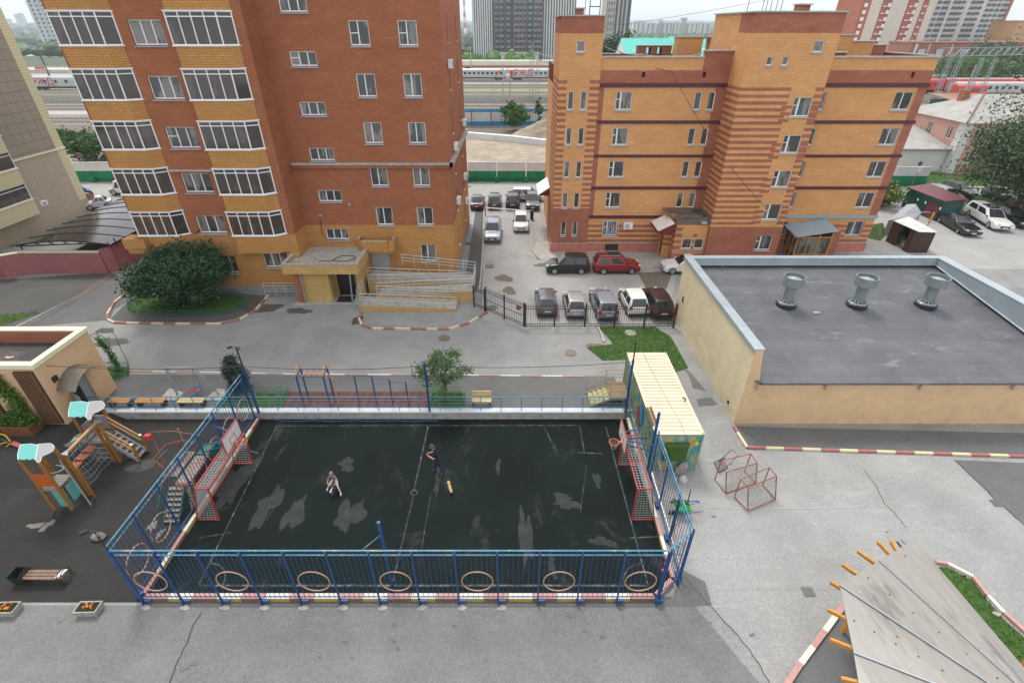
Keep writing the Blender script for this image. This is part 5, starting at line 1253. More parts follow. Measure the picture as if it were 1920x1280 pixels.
    for s_ in (-1, 1):
        MB().box((l*.86, s_*w_*.60-.18, ns*H-.10), (l*.985, s_*w_*.72+.16*1, ns*H+.015)).build('headlight', M_HEAD, R_, local=True, bevel=.03)
        if kind in ('suv', 'wagon', 'van', 'hatch'): MB().box((-l*.99, s_*w_*.80-.10, sh_*H-.30), (-l*.93, s_*w_*.80+.11, sh_*H+.10)).build('tail_light', M_TAIL, R_, local=True, bevel=.03)
        else: MB().box((-l*1.0, s_*w_*.68-.2, sh_*H-.24), (-l*.94, s_*w_*.68+.2, sh_*H-.06)).build('tail_light', M_TAIL, R_, local=True, bevel=.03)
    MB().box((l*.93, -w_*.5, .26*H), (l*1.006, w_*.5, .40*H)).build('grille', M_TRIM, R_, local=True, bevel=.03)
    MB().box((l*1.0, -.24, .27*H), (l*1.018, .24, .27*H+.11)).build('number_plate', M_PLATE, R_, local=True)
    MB().box((-l*1.012, -.24, .38*H), (-l*.985, .24, .38*H+.11)).build('number_plate', M_PLATE, R_, local=True)
    for q in (((-l*1.004, -w_*.9, .15*H), (-l*.94, w_*.9, .25*H)), ((-l*.45, -w_*1.008, .145*H), (l*.45, -w_*.95, .215*H)), ((-l*.45, w_*.95, .145*H), (l*.45, w_*1.008, .215*H))): MB().box(*q).build('sill_trim', M_TRIM, R_, local=True)
    if roof_rails:
        c = MB()
        for s_ in (-1, 1): c.tube([(rf*l*.9, s_*ct*.85, H*1.0), (rf*l*.6, s_*ct*.85, H*1.045), (rb_*l*.85, s_*ct*.85, H*1.04), (rb_*l*.95, s_*ct*.85, H*.99)], .022, 5)
        c.build('roof_rail', M_STEEL, R_, local=True)
    if sunroof: MB().box(((rf+rb_)/2*l-.1, -ct*.7, H*1.018), (rf*l*.8, ct*.7, H*1.036)).build('sunroof', M_CGLASS, R_, local=True)
    return R_
def place(car, x, y, rz, z=None): car.location = (x, y, (hgt(x, y) if z is None else z)+.012); car.rotation_euler = (0, 0, rz); return car
def P_(n, c, **k): return carpaint('car_paint_'+n, c, **k)
K = {'black': P_('black', (.012, .012, .014)), 'red': P_('red', (.30, .012, .015)), 'grey': P_('grey', (.12, .12, .13)), 'silver': P_('silver', (.38, .39, .40)), 'bluesilver': P_('blue_silver', (.27, .29, .34)),
     'white': P_('white', (.72, .72, .71), metal=0), 'brown': P_('dark_brown', (.03, .016, .014)), 'navy': P_('navy', (.012, .018, .045)), 'charcoal': P_('charcoal', (.055, .058, .065)), 'plum': P_('plum', (.10, .065, .07)),
     'blue': P_('blue', (.02, .08, .30)), 'pale': P_('pale_silver', (.52, .53, .52))}
G1 = 'cars parked nose away behind the black fence'
def by_rear(px, py, rz, L_): p = atG(px, py); return p.x+cos(rz)*L_/2, p.y+sin(rz)*L_/2
U = pi/2
def car_at(px, py, rz, label, kind, paint, L_=4.1, front=False, side=False, **kw):
    c = make_car(label, kind, K[paint], L_, **kw); p = atG(px, py); W_ = kw.get('W_', 1.7)
    if side: x, y = p.x, p.y+W_/2            # pixel = middle of the near sill
    elif front: x, y = p.x-cos(rz)*L_/2, p.y-sin(rz)*L_/2
    else: x, y = p.x+cos(rz)*L_/2, p.y+sin(rz)*L_/2
    return place(c, x, y, rz)
car_at(1065, 515, pi, 'black compact SUV parked left of the red one against the orange block', 'suv', 'black', 4.0, side=True, H_=1.6, roof_rails=False)
car_at(1157, 515, 0, 'bright red SUV with black sunroof beside the orange block', 'suv', 'red', 4.2, side=True, H_=1.62, sunroof=True, trim=True, roof_rails=True)
car_at(1026, 598, U, 'dark grey hatchback, first from the gate behind the fence', 'hatch', 'grey', 3.9, W_=1.62, H_=1.5, group=G1)
car_at(1081, 601, U, 'light silver hatchback, second from the gate behind the fence', 'hatch', 'silver', 3.6, W_=1.6, H_=1.45, group=G1)
car_at(1140, 605, U+.03, 'blue silver estate car, middle of the row behind the fence', 'wagon', 'bluesilver', 4.5, W_=1.66, H_=1.5, group=G1)
car_at(1197, 597, U+.04, 'white hatchback with black rear window behind the fence', 'hatch', 'white', 3.9, W_=1.66, H_=1.5, group=G1, trim=True)
car_at(1243, 603, U+.05, 'dark brown SUV tucked against the flat roofed building wall', 'suv', 'brown', 4.4, W_=1.7, H_=1.6, group=G1)
car_at(894, 396, U, 'plum grey sedan parked rear first beside the brick block flank', 'sedan', 'plum', 4.2, W_=1.62, H_=1.42)
car_at(927, 395, U, 'dark grey hatchback second in the back row between the blocks', 'hatch', 'charcoal', 3.9, W_=1.6, H_=1.6)
car_at(961, 395, U, 'navy SUV with spare wheel cover third in the back row', 'suv', 'navy', 4.2, W_=1.65, H_=1.7)
car_at(999, 397, -U, 'dark grey crossover facing the camera at the end of the back row', 'wagon', 'charcoal', 4.3, front=True, W_=1.65, H_=1.6)
car_at(990, 379, -.06, 'white SUV parked sideways behind the dark back row', 'suv', 'white', 4.4, side=True, W_=1.7, H_=1.6)
car_at(977, 438, -U, 'small white crossover driving towards the camera between the blocks', 'suv', 'white', 3.8, front=True, W_=1.6, H_=1.55, trim=True)
car_at(923, 458, -U, 'silver grey SUV with roof rails facing the camera in the lane', 'suv', 'bluesilver', 4.6, front=True, W_=1.75, H_=1.65, roof_rails=True)
c = make_car('white car half hidden behind the flat roofed building corner', 'sedan', K['white'], 4.2, 1.7, 1.45); p = atG(1238, 508); place(c, p.x+2.15, p.y, pi)
def car2(r_, f_, label, kind, paint, **kw):
    a, b_ = atG(*r_), atG(*f_); d = b_-a; L_ = d.length; c = make_car(label, kind, K[paint], L_, **kw); return place(c, (a.x+b_.x)/2, (a.y+b_.y)/2, atan2(d.y, d.x))
car2((1764, 412), (1822, 446), 'black sedan parked nearest in the right car park', 'sedan', 'black', W_=1.8, H_=1.5)
car2((1818, 400), (1880, 437), 'white crossover coupe in the right car park', 'suv', 'white', W_=1.85, H_=1.75, sunroof=True, trim=True)
car2((1862, 398), (1925, 432), 'black sedan with its bonnet down behind the white crossover', 'sedan', 'black', W_=1.7, H_=1.45)
car2((1896, 395), (1960, 430), 'red hatchback cut by the right edge', 'hatch', 'red', W_=1.65, H_=1.5)
car2((1765, 358), (1822, 374), 'black covered estate car on the far lane at the right', 'wagon', 'black', W_=1.7, H_=1.6)
car2((1738, 361), (1800, 384), 'silver hatchback mostly hidden behind the green garage', 'hatch', 'silver', W_=1.65, H_=1.45)
car2((1846, 366), (1880, 378), 'dark car parked under the willow', 'hatch', 'charcoal', W_=1.65, H_=1.45)
car_at(1660, 377, 0, 'silver sedan with a man leaning over its bonnet', 'sedan', 'silver', 4.3, side=True, W_=1.65, H_=1.4)
car2((140, 372), (175, 366), 'blue hatchback on the lane at the far left', 'hatch', 'blue', W_=1.65, H_=1.45)
car2((262, 364), (214, 364), 'white van partly behind the brick block edge', 'van', 'white', W_=1.75, H_=1.9, cat='van')
car2((215, 386), (162, 393), 'pale silver car beside the dark arched garage canopy', 'sedan', 'pale', W_=1.7, H_=1.45)
car2((175, 380), (140, 390), 'dark red car half hidden by the cream tower', 'hatch', 'red', W_=1.65, H_=1.4)
R_ = thing('lane_barrier', 'white barrier arm with dark post across the lane', 'barrier', atG(997, 412))
p0, p1 = atG(910, 405), atG(997, 412)
MB().box((p1.x-.2, p1.y-.18, 0), (p1.x+.2, p1.y+.18, 1.15)).build('housing', M_TRIM, R_, bevel=.03)
MB().bar((p0.x, p0.y, 1.0), (p1.x, p1.y, 1.0), .1, .12).build('arm', M_WHITE, R_)
MB().tube([(p0.x, p0.y, 0), (p0.x, p0.y, 1.1)], .05).build('rest_post', M_IRON, R_)
def iron_fence(A, B_, posts, label, h_=1.9, name='iron_fence', mid=False, cat='fence', foot=()):
    A, B_ = Vector(A), Vector(B_); R_ = thing(name, label, cat, A); d = B_-A; ts = posts
    for t_ in ts:
        p = A+d*t_; q = MB().box((-.06, -.06, 0), (.06, .06, h_+.1), 0, Matrix.Translation(p)).build('post', M_IRON, R_)
    for i in range(len(ts)-1):
        p, q = A+d*ts[i], A+d*ts[i+1]; n_ = max(2, int((q-p).length/.17)); b = MB()
        for z in ([.15, .32, h_-.32, h_-.12]+([h_*.5] if mid else [])): b.bar(p+Vector((0, 0, z)), q+Vector((0, 0, z)), .035, .04)
        for j in range(1, n_):
            s_ = p.lerp(q, j/n_); b.bar(s_+Vector((0, 0, .1)), s_+Vector((0, 0, h_+.12)), .022, .022); 
        b.build('railing_panel' if name == 'iron_fence' else 'leaf', M_IRON, R_)
    for t_ in foot:
        p = A+d*t_; MB().lathe([(0, .1), (.28, .1), (.36, .02), (.36, 0)], (p.x, p.y, p.z), 16).build('foot', M_CONC, R_)
    return R_
gA, gB, gC = atG(889, 575), atG(909, 583), atG(982, 614)
iron_fence(gA, gB, [0, 1], 'narrow black iron wicket beside the ramp', name='iron_gate', cat='gate', h_=1.8)
iron_fence(gB+Vector((.1, 0, 0)), gC, [0, .5, 1], 'double black iron gate with round lock plate', name='iron_gate', mid=True, cat='gate', h_=2.0)
p = gC.lerp(gB, .13); tag(MB().lathe([(0, 0), (.2, 0), (.2, .04), (0, .04)], (p.x, p.y-.1, 1.55), 16, axis='y').build('lock_plate', M_SLAT), 'round rusty plate on the iron gate', 'plate')
fe = atG(1262, 614); iron_fence(gC+Vector((.12, 0, 0)), fe, [0, .195, .40, .60, .80, 1], 'long black iron fence in front of the parked cars', foot=[0, .195, .40])
# ------------------------------------------------------------ flat roofed building at the right
FB_ = thing('flat_roofed_building', 'low cream rendered building with grey felt roof and three vent cowls', 'building', (22, 28, 0))
M_REN = mat('cream_render', (.70, .60, .40), .9, .1, 1.0, bmp=.15, dirt=(.9, (.45, .33, .17), .68)); M_REN_SHADE = mat('cream_render_shade', (.62, .43, .245), .9, .1, 1.2, bmp=.15, dirt=(.8, (.42, .28, .15), .62))  # front wall's shade painted in as a darker tan copy of the cream
M_COPE = mat('zinc_coping', (.36, .42, .46), .35, .1, 1, metal=.2, dirt=(2, (.34, .37, .38), .62))
def feltmat():
    m, t, b = newmat('felt_roof'); f = noise(t, .5, 8, rough=.7, dist=.4)
    col = ramp(t, f, [(.3, (.085, .090, .102)), (.7, (.135, .14, .155))])
    br = nd(t, 'TexBrick', Scale=1.0); br.offset = .35; br.inputs['Brick Width'].default_value = 7.0; br.inputs['Row Height'].default_value = 1.0; br.inputs['Mortar Size'].default_value = .012
    br.inputs['Color1'].default_value = (1, 1, 1, 1); br.inputs['Color2'].default_value = (.86, .86, .86, 1); br.inputs['Mortar'].default_value = (.5, .5, .5, 1); t.links.new(pos(t), br.inputs['Vector'])
    col = mix(t, 1.0, col, br.outputs['Color'], 'MULTIPLY')
    w_ = noise(t, .55, 8, mapped(t, (.7, 1.8, 1), (7, 3, 0), (0, 0, .15)), rough=.75, dist=.7)
    col = mix(t, ramp(t, w_, [(.57, (0, 0, 0)), (.70, (.65,)*3)]), col, (.27, .265, .25))
    t.links.new(col, b.inputs['Base Color']); b.inputs['Roughness'].default_value = .6; b.inputs['Specular IOR Level'].default_value = .4; bump(t, b, noise(t, 20, 2), .2, .01); return m
M_FELT = feltmat()
fx0, fx1, fy0, fy1 = 12.6, 31.4, 21.55, 34.0; zr0, zr1, zp = 2.95, 4.25, 4.9
b = MB()
b.poly([(fx0, fy0, -.4), (fx0+40, fy0, -.4), (fx0+40, fy0, zr0-.12), (fx0+.9, fy0, zr0-.12), (fx0+.55, fy0, 3.9), (fx0+.4, fy0, zp), (fx0, fy0, zp)], 1)
b.build('wall_front', M_REN_SHADE, FB_) if False else None
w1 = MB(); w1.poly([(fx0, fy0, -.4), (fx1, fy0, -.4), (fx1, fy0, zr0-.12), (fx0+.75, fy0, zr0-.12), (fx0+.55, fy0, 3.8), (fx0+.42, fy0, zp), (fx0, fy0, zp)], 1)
w1.poly([(fx0, fy1, -.4), (fx0, fy0, -.4), (fx0, fy0, zp), (fx0, fy1, zp)], 0); w1.poly([(fx1, fy0, -.4), (fx1, fy1, -.4), (fx1, fy1, zp), (fx1, fy0, zp)], 0); w1.poly([(fx1, fy1, -.4), (fx0, fy1, -.4), (fx0, fy1, zp), (fx1, fy1, zp)], 0)
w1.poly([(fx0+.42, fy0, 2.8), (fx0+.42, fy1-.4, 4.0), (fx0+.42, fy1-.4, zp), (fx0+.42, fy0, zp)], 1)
w1.build('wall', [M_REN, M_REN_SHADE], FB_)
b = MB(); b.poly([(fx0+.43, fy0-.22, zr0), (fx1, fy0-.22, zr0), (fx1, fy1-.42, zr1), (fx0+.43, fy1-.42, zr1)]); b.poly([(fx0+.75, fy0-.22, zr0-.13), (fx1, fy0-.22, zr0-.13), (fx1, fy0-.22, zr0), (fx0+.75, fy0-.22, zr0)]); b.poly([(fx0+.75, fy0-.22, zr0-.13), (fx1, fy0-.22, zr0-.13), (fx1, fy0-.002, zr0-.12), (fx0+.75, fy0-.002, zr0-.12)]); b.build('roof', M_FELT, FB_)
b = MB()   # sheet metal parapets: outer skin, sloping top, inner face with drip edge
def cope(b, A, B_, inn, wd=.62):
    A, B_, inn = Vector(A), Vector(B_), Vector(inn)
    up = lambda z: Vector((0, 0, z)); o_ = -inn*.06
    b.slab([A+o_+up(zp), B_+o_+up(zp), B_+inn*wd+up(zp), A+inn*wd+up(zp)], up(.06)); b.slab([A+o_+up(zp-.22), B_+o_+up(zp-.22), B_+o_+up(zp), A+o_+up(zp)], inn*.03)
cope(b, (fx0, fy0, 0), (fx0, fy1, 0), (1, 0, 0), .5); cope(b, (fx0+.5, fy1, 0), (fx1-.66, fy1, 0), (0, -1, 0), .42); cope(b, (fx1, fy0, 0), (fx1, fy1, 0), (-1, 0, 0), .66)
b.box((fx0+.5, fy1-.42, zr1+.22), (fx1-.66, fy1-.38, zp-.01)); b.box((fx0+.5, fy1-.5, zr1+.17), (fx1-.7, fy1-.3, zr1+.22)); b.slab([(fx1-.64, fy0, zr0+.16), (fx1-.64, fy1-.43, zr1+.14), (fx1-.64, fy1-.43, zp-.01), (fx1-.64, fy0, zp-.01)], (.05, 0, 0)); b.slab([(fx1-.72, fy0, zr0+.16), (fx1-.72, fy1-.5, zr1+.14), (fx1-.6, fy1-.5, zr1+.16), (fx1-.6, fy0, zr0+.18)], (0, 0, .05))
for y in (24, 26.5, 29, 31.5): b.box((fx0-.065, y, zp+.062), (fx0+.5, y+.04, zp+.075)); 
for x in (16, 19, 22, 25, 28): b.box((x, fy1-.42, zp+.062), (x+.04, fy1+.06, zp+.075))
b.build('coping', M_COPE, FB_, bevel=.01)
b = MB(); b.box((fx0+.5, fy1-.5, zr1-.1), (fx1-.66, fy1-.42, zr1+.17)); b.build('shadow_strip', mat('parapet_shade', (.03, .03, .032), .8), FB_)  # black strip painting the back parapet's shadow along the roof edge
for px in (1400, 1434): pass
for x in (16.9, 22.0, 27.0, 13.2):
    MB().box((x, fy0-.2, zr0-.5), (x+.34, fy0-.003, zr0-.13)).build('rafter_end', mat('pinkish_timber', (.50, .34, .25), .8, .1), FB_)
zf = lambda y: zr0+(zr1-zr0)*(y-fy0+.22)/(fy1-.42-fy0+.22)
M_COWL = mat('grey_cowl_paint', (.20, .235, .235), .45, .08, 2)
for i, (px, py) in enumerate(((1473, 573), (1605, 574), (1734, 574))):
    p = at(px, py, 3.85); z = zf(p.y); q = at(px, py, z); x, y = q.x, q.y; z = zf(y)
    V = thing('vent_cowl', ['grey cylindrical vent cowl on the felt roof, leftmost of three', 'grey cylindrical vent cowl on the felt roof, middle of three', 'grey cylindrical vent cowl on the felt roof, nearest the right parapet'][i], 'roof vent', (x, y, z), 0, 'vent cowls on the felt roof')
    MB().lathe([(0, .02), (.62, .02), (.62, .2), (.5, .26), (.4, .27)], (x, y, z), 24).build('base_ring', M_TRIM, V)
    b = MB(); b.lathe([(.56, .262), (.48, .33), (.38, .31), (.38, .27)], (x, y, z), 24); 
    for a in range(12): t_ = a*pi/6; b.bar((x+.32*cos(t_), y+.32*sin(t_), z+.5), (x+.56*cos(t_), y+.56*sin(t_), z+.28), .035, .07)
    b.build('flange', M_STEEL, V)
    MB().lathe([(.32, .28), (.32, 1.65)], (x, y, z), 24).build('duct', M_COWL, V, smooth=True)
    b = MB(); b.lathe([(.34, 1.42), (.60, 1.46), (.62, 1.49), (.62, 2.05), (.64, 2.07), (.59, 2.07), (.58, 1.6), (.3, 1.5)], (x, y, z), 28); b.build('cowl', M_COWL, V, smooth=False)
    MB().lathe([(.48, 1.88), (.0, 2.04)], (x, y, z), 20).build('cap', M_STEEL, V)
for px, py, lb, c, s_ in ((1530, 588, 'stray pale brick lying on the felt roof', (.45, .42, .36), (.4, .13, .1)), (1354, 500, 'small red scrap near the left coping on the felt roof', (.5, .06, .03), (.1, .08, .05)), (1336, 514, 'small red bottle cap like scrap on the felt roof', (.5, .08, .03), (.08, .06, .04)), (1513, 529, 'small yellow scrap on the felt roof by the first vent cowl', (.6, .4, .03), (.13, .08, .04))):
    p = at(px, py, 3.6); z = zf(p.y); p = at(px, py, z); tag(MB().box((p.x-s_[0]/2, p.y-s_[1]/2, z+.005), (p.x+s_[0]/2, p.y+s_[1]/2, z+s_[2]+.01)).build('litter', mat('scrap_%d' % px, c, .8), bevel=.01), lb, 'litter')
p = at(1840, 572, 3.7); z = zf(p.y)
MB().poly([(q[0], q[1], zf(q[1])+.006) for q in blob(p.x, p.y, .5, .28, 3)]); b = MB(); b.poly([(q[0], q[1], zf(q[1])+.008) for q in blob(p.x, p.y, .45, .3, 3)]); b.build('puddle_stain', M_WET, FB_)
b = MB(); k_ = at(1352, 503, 4.0); b.tube([at(1352, 480, zp+.07), at(1350, 492, 4.6), at(1346, 500, 4.2), at(1325, 506, 3.99)], .02, 4); b.build('cable_tail', M_WHITE, FB_)
b = MB(); p = at(1365, 748, 0); b.box((fx0-.06, 22.6, .5), (fx0-.002, 22.75, .68)); b.box((fx0-.06, 32.6, 1.9), (fx0-.002, 32.75, 2.3)); b.build('wall_fitting', M_IRON, FB_)
tb = thing('felt_roofed_annexe', 'low annexe roof with pale felt beyond the right parapet', 'building', (36, 30, 0)); MB().box((31.6, 24, -.3), (44, 33.3, 2.7)).build('roof', mat('grey_felt', (.20, .20, .195), .8, .15, .8), tb)
# ------------------------------------------------------------ painted container with steps
CT = thing('shipping_container', 'cream roofed shipping container painted with camouflage patches beside the court', 'container', (8.1, 22, -.3))
cx0, cx1, cy0, cy1, cz0, cz1 = 6.98, 9.38, 18.1, 25.3, -.28, 2.28
def camo():
    m, t, b = newmat('mural_paint'); v = mapped(t, (3.4, 3.4, 1.5)); n1 = noise(t, 1.0, 3, v, dist=.6); n2 = noise(t, 1.3, 3, mapped(t, (3, 3, 1.2), (9, 2, 5)), dist=.6)
    c = ramp(t, n1, [(.36, (.05, .24, .36)), (.44, (.10, .28, .20)), (.55, (.26, .38, .30)), (.64, (.52, .34, .10))]); c = mix(t, ramp(t, n2, [(.56, (0, 0, 0)), (.6, (1, 1, 1))]), c, (.42, .33, .08))
    t.links.new(c, b.inputs['Base Color']); b.inputs['Roughness'].default_value = .6; return m
M_MUR = camo(); M_CROOF = mat('cream_container_roof', (.66, .57, .42), .65, .1, 1.2, dirt=(2.6, (.42, .34, .22), .66))
b = MB(); n_ = 36
for i in range(n_):
    y0 = cy0+.12+(cy1-cy0-.24)*i/n_; y1 = cy0+.12+(cy1-cy0-.24)*(i+1)/n_; ym = (y0+y1)/2
    for xs_, sgn in ((cx0+.06, 1), (cx1-.06, -1)):
        b.poly([(xs_, y0, cz0+.12), (xs_, ym-.02, cz0+.12), (xs_, ym-.02, cz1-.1), (xs_, y0, cz1-.1)]); b.poly([(xs_, ym-.02, cz0+.12), (xs_+.04*sgn, ym+.01, cz0+.12), (xs_+.04*sgn, ym+.01, cz1-.1), (xs_, ym-.02, cz1-.1)])
        b.poly([(xs_+.04*sgn, ym+.01, cz0+.12), (xs_+.04*sgn, y1-.02, cz0+.12), (xs_+.04*sgn, y1-.02, cz1-.1), (xs_+.04*sgn, ym+.01, cz1-.1)]); b.poly([(xs_+.04*sgn, y1-.02, cz0+.12), (xs_, y1, cz0+.12), (xs_, y1, cz1-.1), (xs_+.04*sgn, y1-.02, cz1-.1)])
b.box((cx0+.1, cy0+.04, cz0+.12), (cx1-.1, cy0+.08, cz1-.1)); b.box((cx0+.1, cy1-.08, cz0+.12), (cx1-.1, cy1-.04, cz1-.1)); b.build('wall', M_MUR, CT)
b = MB()
for x in (cx0, cx1-.1):
    for y in (cy0, cy1-.1): b.box((x, y, cz0), (x+.1, y+.1, cz1-.02))
for x in (cx0, cx1-.1): b.box((x, cy0+.1, cz0), (x+.1, cy1-.1, cz0+.12)); b.box((x, cy0+.1, cz1-.12), (x+.1, cy1-.1, cz1-.02))
for y in (cy0, cy1-.1): b.box((cx0+.1, y, cz0), (cx1-.1, y+.1, cz0+.12)); b.box((cx0+.1, y, cz1-.12), (cx1-.1, y+.1, cz1-.02))
b.build('frame', mat('teal_frame', (.16, .30, .26), .6, .2, 2, dirt=(3, (.45, .36, .14), .55)), CT)
b = MB(); b.box((cx0-.01, cy0-.01, cz1-.018), (cx1+.01, cy1+.01, cz1))
for i in range(24):
    y = cy0+.35+(cy1-cy0-.7)*i/23; b.prism([(cx0+.12, y-.07), (cx1-.12, y-.07), (cx1-.12, y+.07), (cx0+.12, y+.07)], cz1, cz1+.035)
for x in (cx0+.0, cx1-.14):
    for y in (cy0, cy1-.14): b.box((x, y, cz1+.001), (x+.14, y+.14, cz1+.03))
b.build('roof', M_CROOF, CT, bevel=.012)
b = MB()
for x in (cx0+.07, cx1-.07):
    for y in (cy0+.07, cy1-.07): b.lathe([(0, 0), (.035, 0)], (x, y, cz1+.033), 10)
b.build('corner_casting_hole', M_TRIM, CT)
b = MB(); b.box((7.55, cy0-.04, .55), (8.75, cy0-.002, 1.75)); 
for i in range(10): b.slab([(7.6, cy0-.05, .62+i*.11), (8.7, cy0-.05, .62+i*.11), (8.7, cy0-.12, .58+i*.11), (7.6, cy0-.12, .58+i*.11)], (0, 0, .015))
b.build('louvre_shutter', mat('moss_green', (.05, .11, .012), .6, .2, 3), CT)
b = MB()   # painted figure on the long side
fy = 20.6; b.slab([(cx0-.002, fy+.5, 1.7), (cx0-.002, fy+.2, 1.9), (cx0-.002, fy-.1, 1.6), (cx0-.002, fy-.3, 1.0), (cx0-.002, fy-.1, .6), (cx0-.002, fy+.25, .8), (cx0-.002, fy+.35, 1.3)], (-.012, 0, 0)); b.build('painted_shape', mat('mural_blue', (.03, .22, .42), .6), CT)
b = MB(); b.slab([(cx0-.002, fy+.95, 1.3), (cx0-.002, fy+.5, 1.4), (cx0-.002, fy+.4, .8), (cx0-.002, fy+.1, .5), (cx0-.002, fy+.2, .1), (cx0-.002, fy+.6, .35), (cx0-.002, fy+.9, .8)], (-.014, 0, 0)); b.build('painted_shape', mat('mural_red', (.40, .05, .02), .6), CT)
MB().lathe([(0, 0), (.1, .02), (.12, .1), (.0, .12)], (9.05, cy0-.14, 1.75), 10, axis='y').build('lamp', mat('lime_plastic', (.45, .60, .03), .5), CT)
tag(MB().tube([(7.0, 18.7, cz1+.08), (7.0, 20.0, cz1+.08)], .06, 8).build('rusty_pipe', M_SLAT), 'rusty pipe resting on the container roof edge, nearer the corner', 'pipe')
tag(MB().tube([(7.18, 18.75, cz1+.09), (7.18, 20.05, cz1+.09)], .06, 8).build('rusty_pipe', M_SLAT), 'rusty pipe on the container roof, inner one of the pair', 'pipe')
tag(MB().tube([at(1281, 744, cz1+.05), at(1286, 748, cz1+.3), at(1284, 752, cz1+.05)], .035, 6).build('hook', M_SLAT), 'bent rusty hook on the right edge of the container roof', 'hook')
ST = thing('steel_steps', 'yellowish steel landing with steps and handrails beside the container', 'steps', (6, 24, 0)); M_YST = mat('ochre_steel', (.36, .32, .16), .6, .15, 4)
b = MB(); sx0, sx1, sy0, sy1 = 5.75, 6.9, 22.95, 24.6; b.box((sx0, sy0, .55), (sx1, sy1, .6)); b.build('landing', mat('rusty_deck', (.22, .15, .09), .8, .2, 4), ST)
b = MB()
for i in range(4): b.box((sx0-.28*(i+1), sy0, .45-.12*i), (sx0-.28*i, sy1-.4, .48-.12*i))
for y in (sy0, sy1-.4): b.bar((sx0, y, .55), (sx0-1.25, y, .0), .04, .14)
b.build('tread', M_YST, ST)
b = MB()
for y in (sy0, sy1):
    for k in (1.5, 1.2, .95): b.tube([(sx0-1.15, y, k-.75), (sx0, y, k), (sx1, y, k)], .024, 5)
    for x, z in ((sx0-1.15, .75), (sx0, 1.5), (sx1, 1.5)): b.tube([(x, y, z-.95 if x < sx1 else .55), (x, y, z)], .024, 5)
b.build('handrail', M_YST, ST)
def atX(px, py, X):
    d = ray(px, py); t = X/d.x
    return Vector((X, d.y*t, CH+d.z*t))
# ------------------------------------------------------------ ball court enclosure
M_K2R = mat('court_kerb_redbrown', (.20, .09, .06), .8, .15, 5); M_K2Y = mat('court_kerb_ochre', (.36, .29, .07), .8, .15, 5)
def court_kerb(pts, label, out=True):
    b = MB(); k = 0
    for i in range(len(pts)-1):
        a, c = Vector((*pts[i], 0)), Vector((*pts[i+1], 0)); d = c-a; n_ = max(1, round(d.length/.98))
        for j in range(n_):
            p, q = a+d*(j/n_), a+d*((j+1)/n_); g_ = d.normalized()*.004; z1 = Vector((0, 0, -.40)); z2 = Vector((0, 0, -.29))
            w_ = .24 if abs(d.x) > abs(d.y) else .17; b.bar(p+g_+z1, q-g_+z1, w_, .19, k % 2); b.bar(p+g_+z2, q-g_+z2, w_-.015, .025, 2+k % 2); k += 1
    return tag(b.build('court_kerb', [M_K2R, M_K2Y, M_KP, M_KW], bevel=.01), label, 'kerb')
court_kerb([(-14.75, 11.5), (5.7, 11.5)], 'near kerb of the ball court with pink and cream blocks')
court_kerb([(5.82, 11.55), (6.62, 12.2)], 'short angled kerb at the cut corner of the ball court')
court_kerb([(6.68, 12.3), (6.78, 22.3)], 'right hand kerb of the ball court beside the container')
court_kerb([(-14.85, 11.62), (-14.85, 22.3)], 'left hand kerb of the ball court beside the playground')
EF = thing('court_fence', 'blue barred steel fence with round hoops around the ball court', 'fence', (-4.5, 11.35, -.5))
def hoop(b, c, ax, r=.6): b.tube([c+ax*(r*cos(t_))+Vector((0, 0, r*1.02*sin(t_))) for t_ in [2*pi*i/28 for i in range(28)]], .024, 5, closed=True)
M_HOOP = mat('peach_hoop_paint', (.46, .27, .17), .6, .15, 3)
def side_fence(A, B_, n_, hoops, zt=2.78, bars=7, hz=.95, par=EF, feet=True, flip=1, lean=0):
    A, B_ = Vector(A), Vector(B_); d = (B_-A)/n_; dd = d.normalized(); nn = Vector((dd.y, -dd.x, 0))*flip; up = lambda z: Vector((0, 0, z))
    for i in range(n_+1):
        p = A+d*i; b = MB(); b.bar(p+nn*.05+up(-.5), p+nn*.05+up(zt), .06, .06)
        if feet: b.bar(p+nn*.0+up(-.37)+dd*.02, p+nn*.0+up(-.37)+dd*.3, .14, .1); b.bar(p+nn*.14+up(-.5), p+nn*.05+up(-.1), .05, .06)
        b.build('post', M_BLUE, par)
    for i in range(n_):
        p, q = A+d*i, A+d*(i+1); b = MB()
        for z in (zt-.24, -.12): b.bar(p+up(z)+dd*.04, q+up(z)-dd*.04, .035, .04, 1 if z > 1 else 0)
        for j in range(1, bars+1):
            s_ = p.lerp(q, j/(bars+1)); b.bar(s_+up(-.2), s_+up(zt-.02), .016, .016)
        b.build('bar_panel', [M_BLUE, M_LBLUE], par)
        if i in hoops:
            h_ = MB(); hoop(h_, p.lerp(q, .5)+nn*.03+up(hz), dd); h_.build('hoop', M_HOOP, par)
    MB().bar(A+up(zt+.02), B_+up(zt+.02), .05, .04).build('top_rail', M_LBLUE, par)
side_fence((-14.72, 11.37, 0), (5.75, 11.37, 0), 13, (0, 2, 4, 6, 8, 10, 12))
side_fence((-14.98, 11.5, 0), (-14.98, 22.3, 0), 7, (0, 1, 3, 4, 5, 6), flip=-1)
side_fence((5.85, 11.45, 0), (6.78, 12.15, 0), 1, (), bars=5)
side_fence((6.92, 12.3, 0), (6.95, 17.75, 0), 3, (0, 1, 2), flip=1)
for x in [-14.72+20.47/13*i for i in range(14)]:
    sheet('footing', blob(x+.15, 11.14, .19, .11, int(x*10) % 97+1, 10, .2), M_CONC if x < .5 else M_WET, .014, flat=-.5)
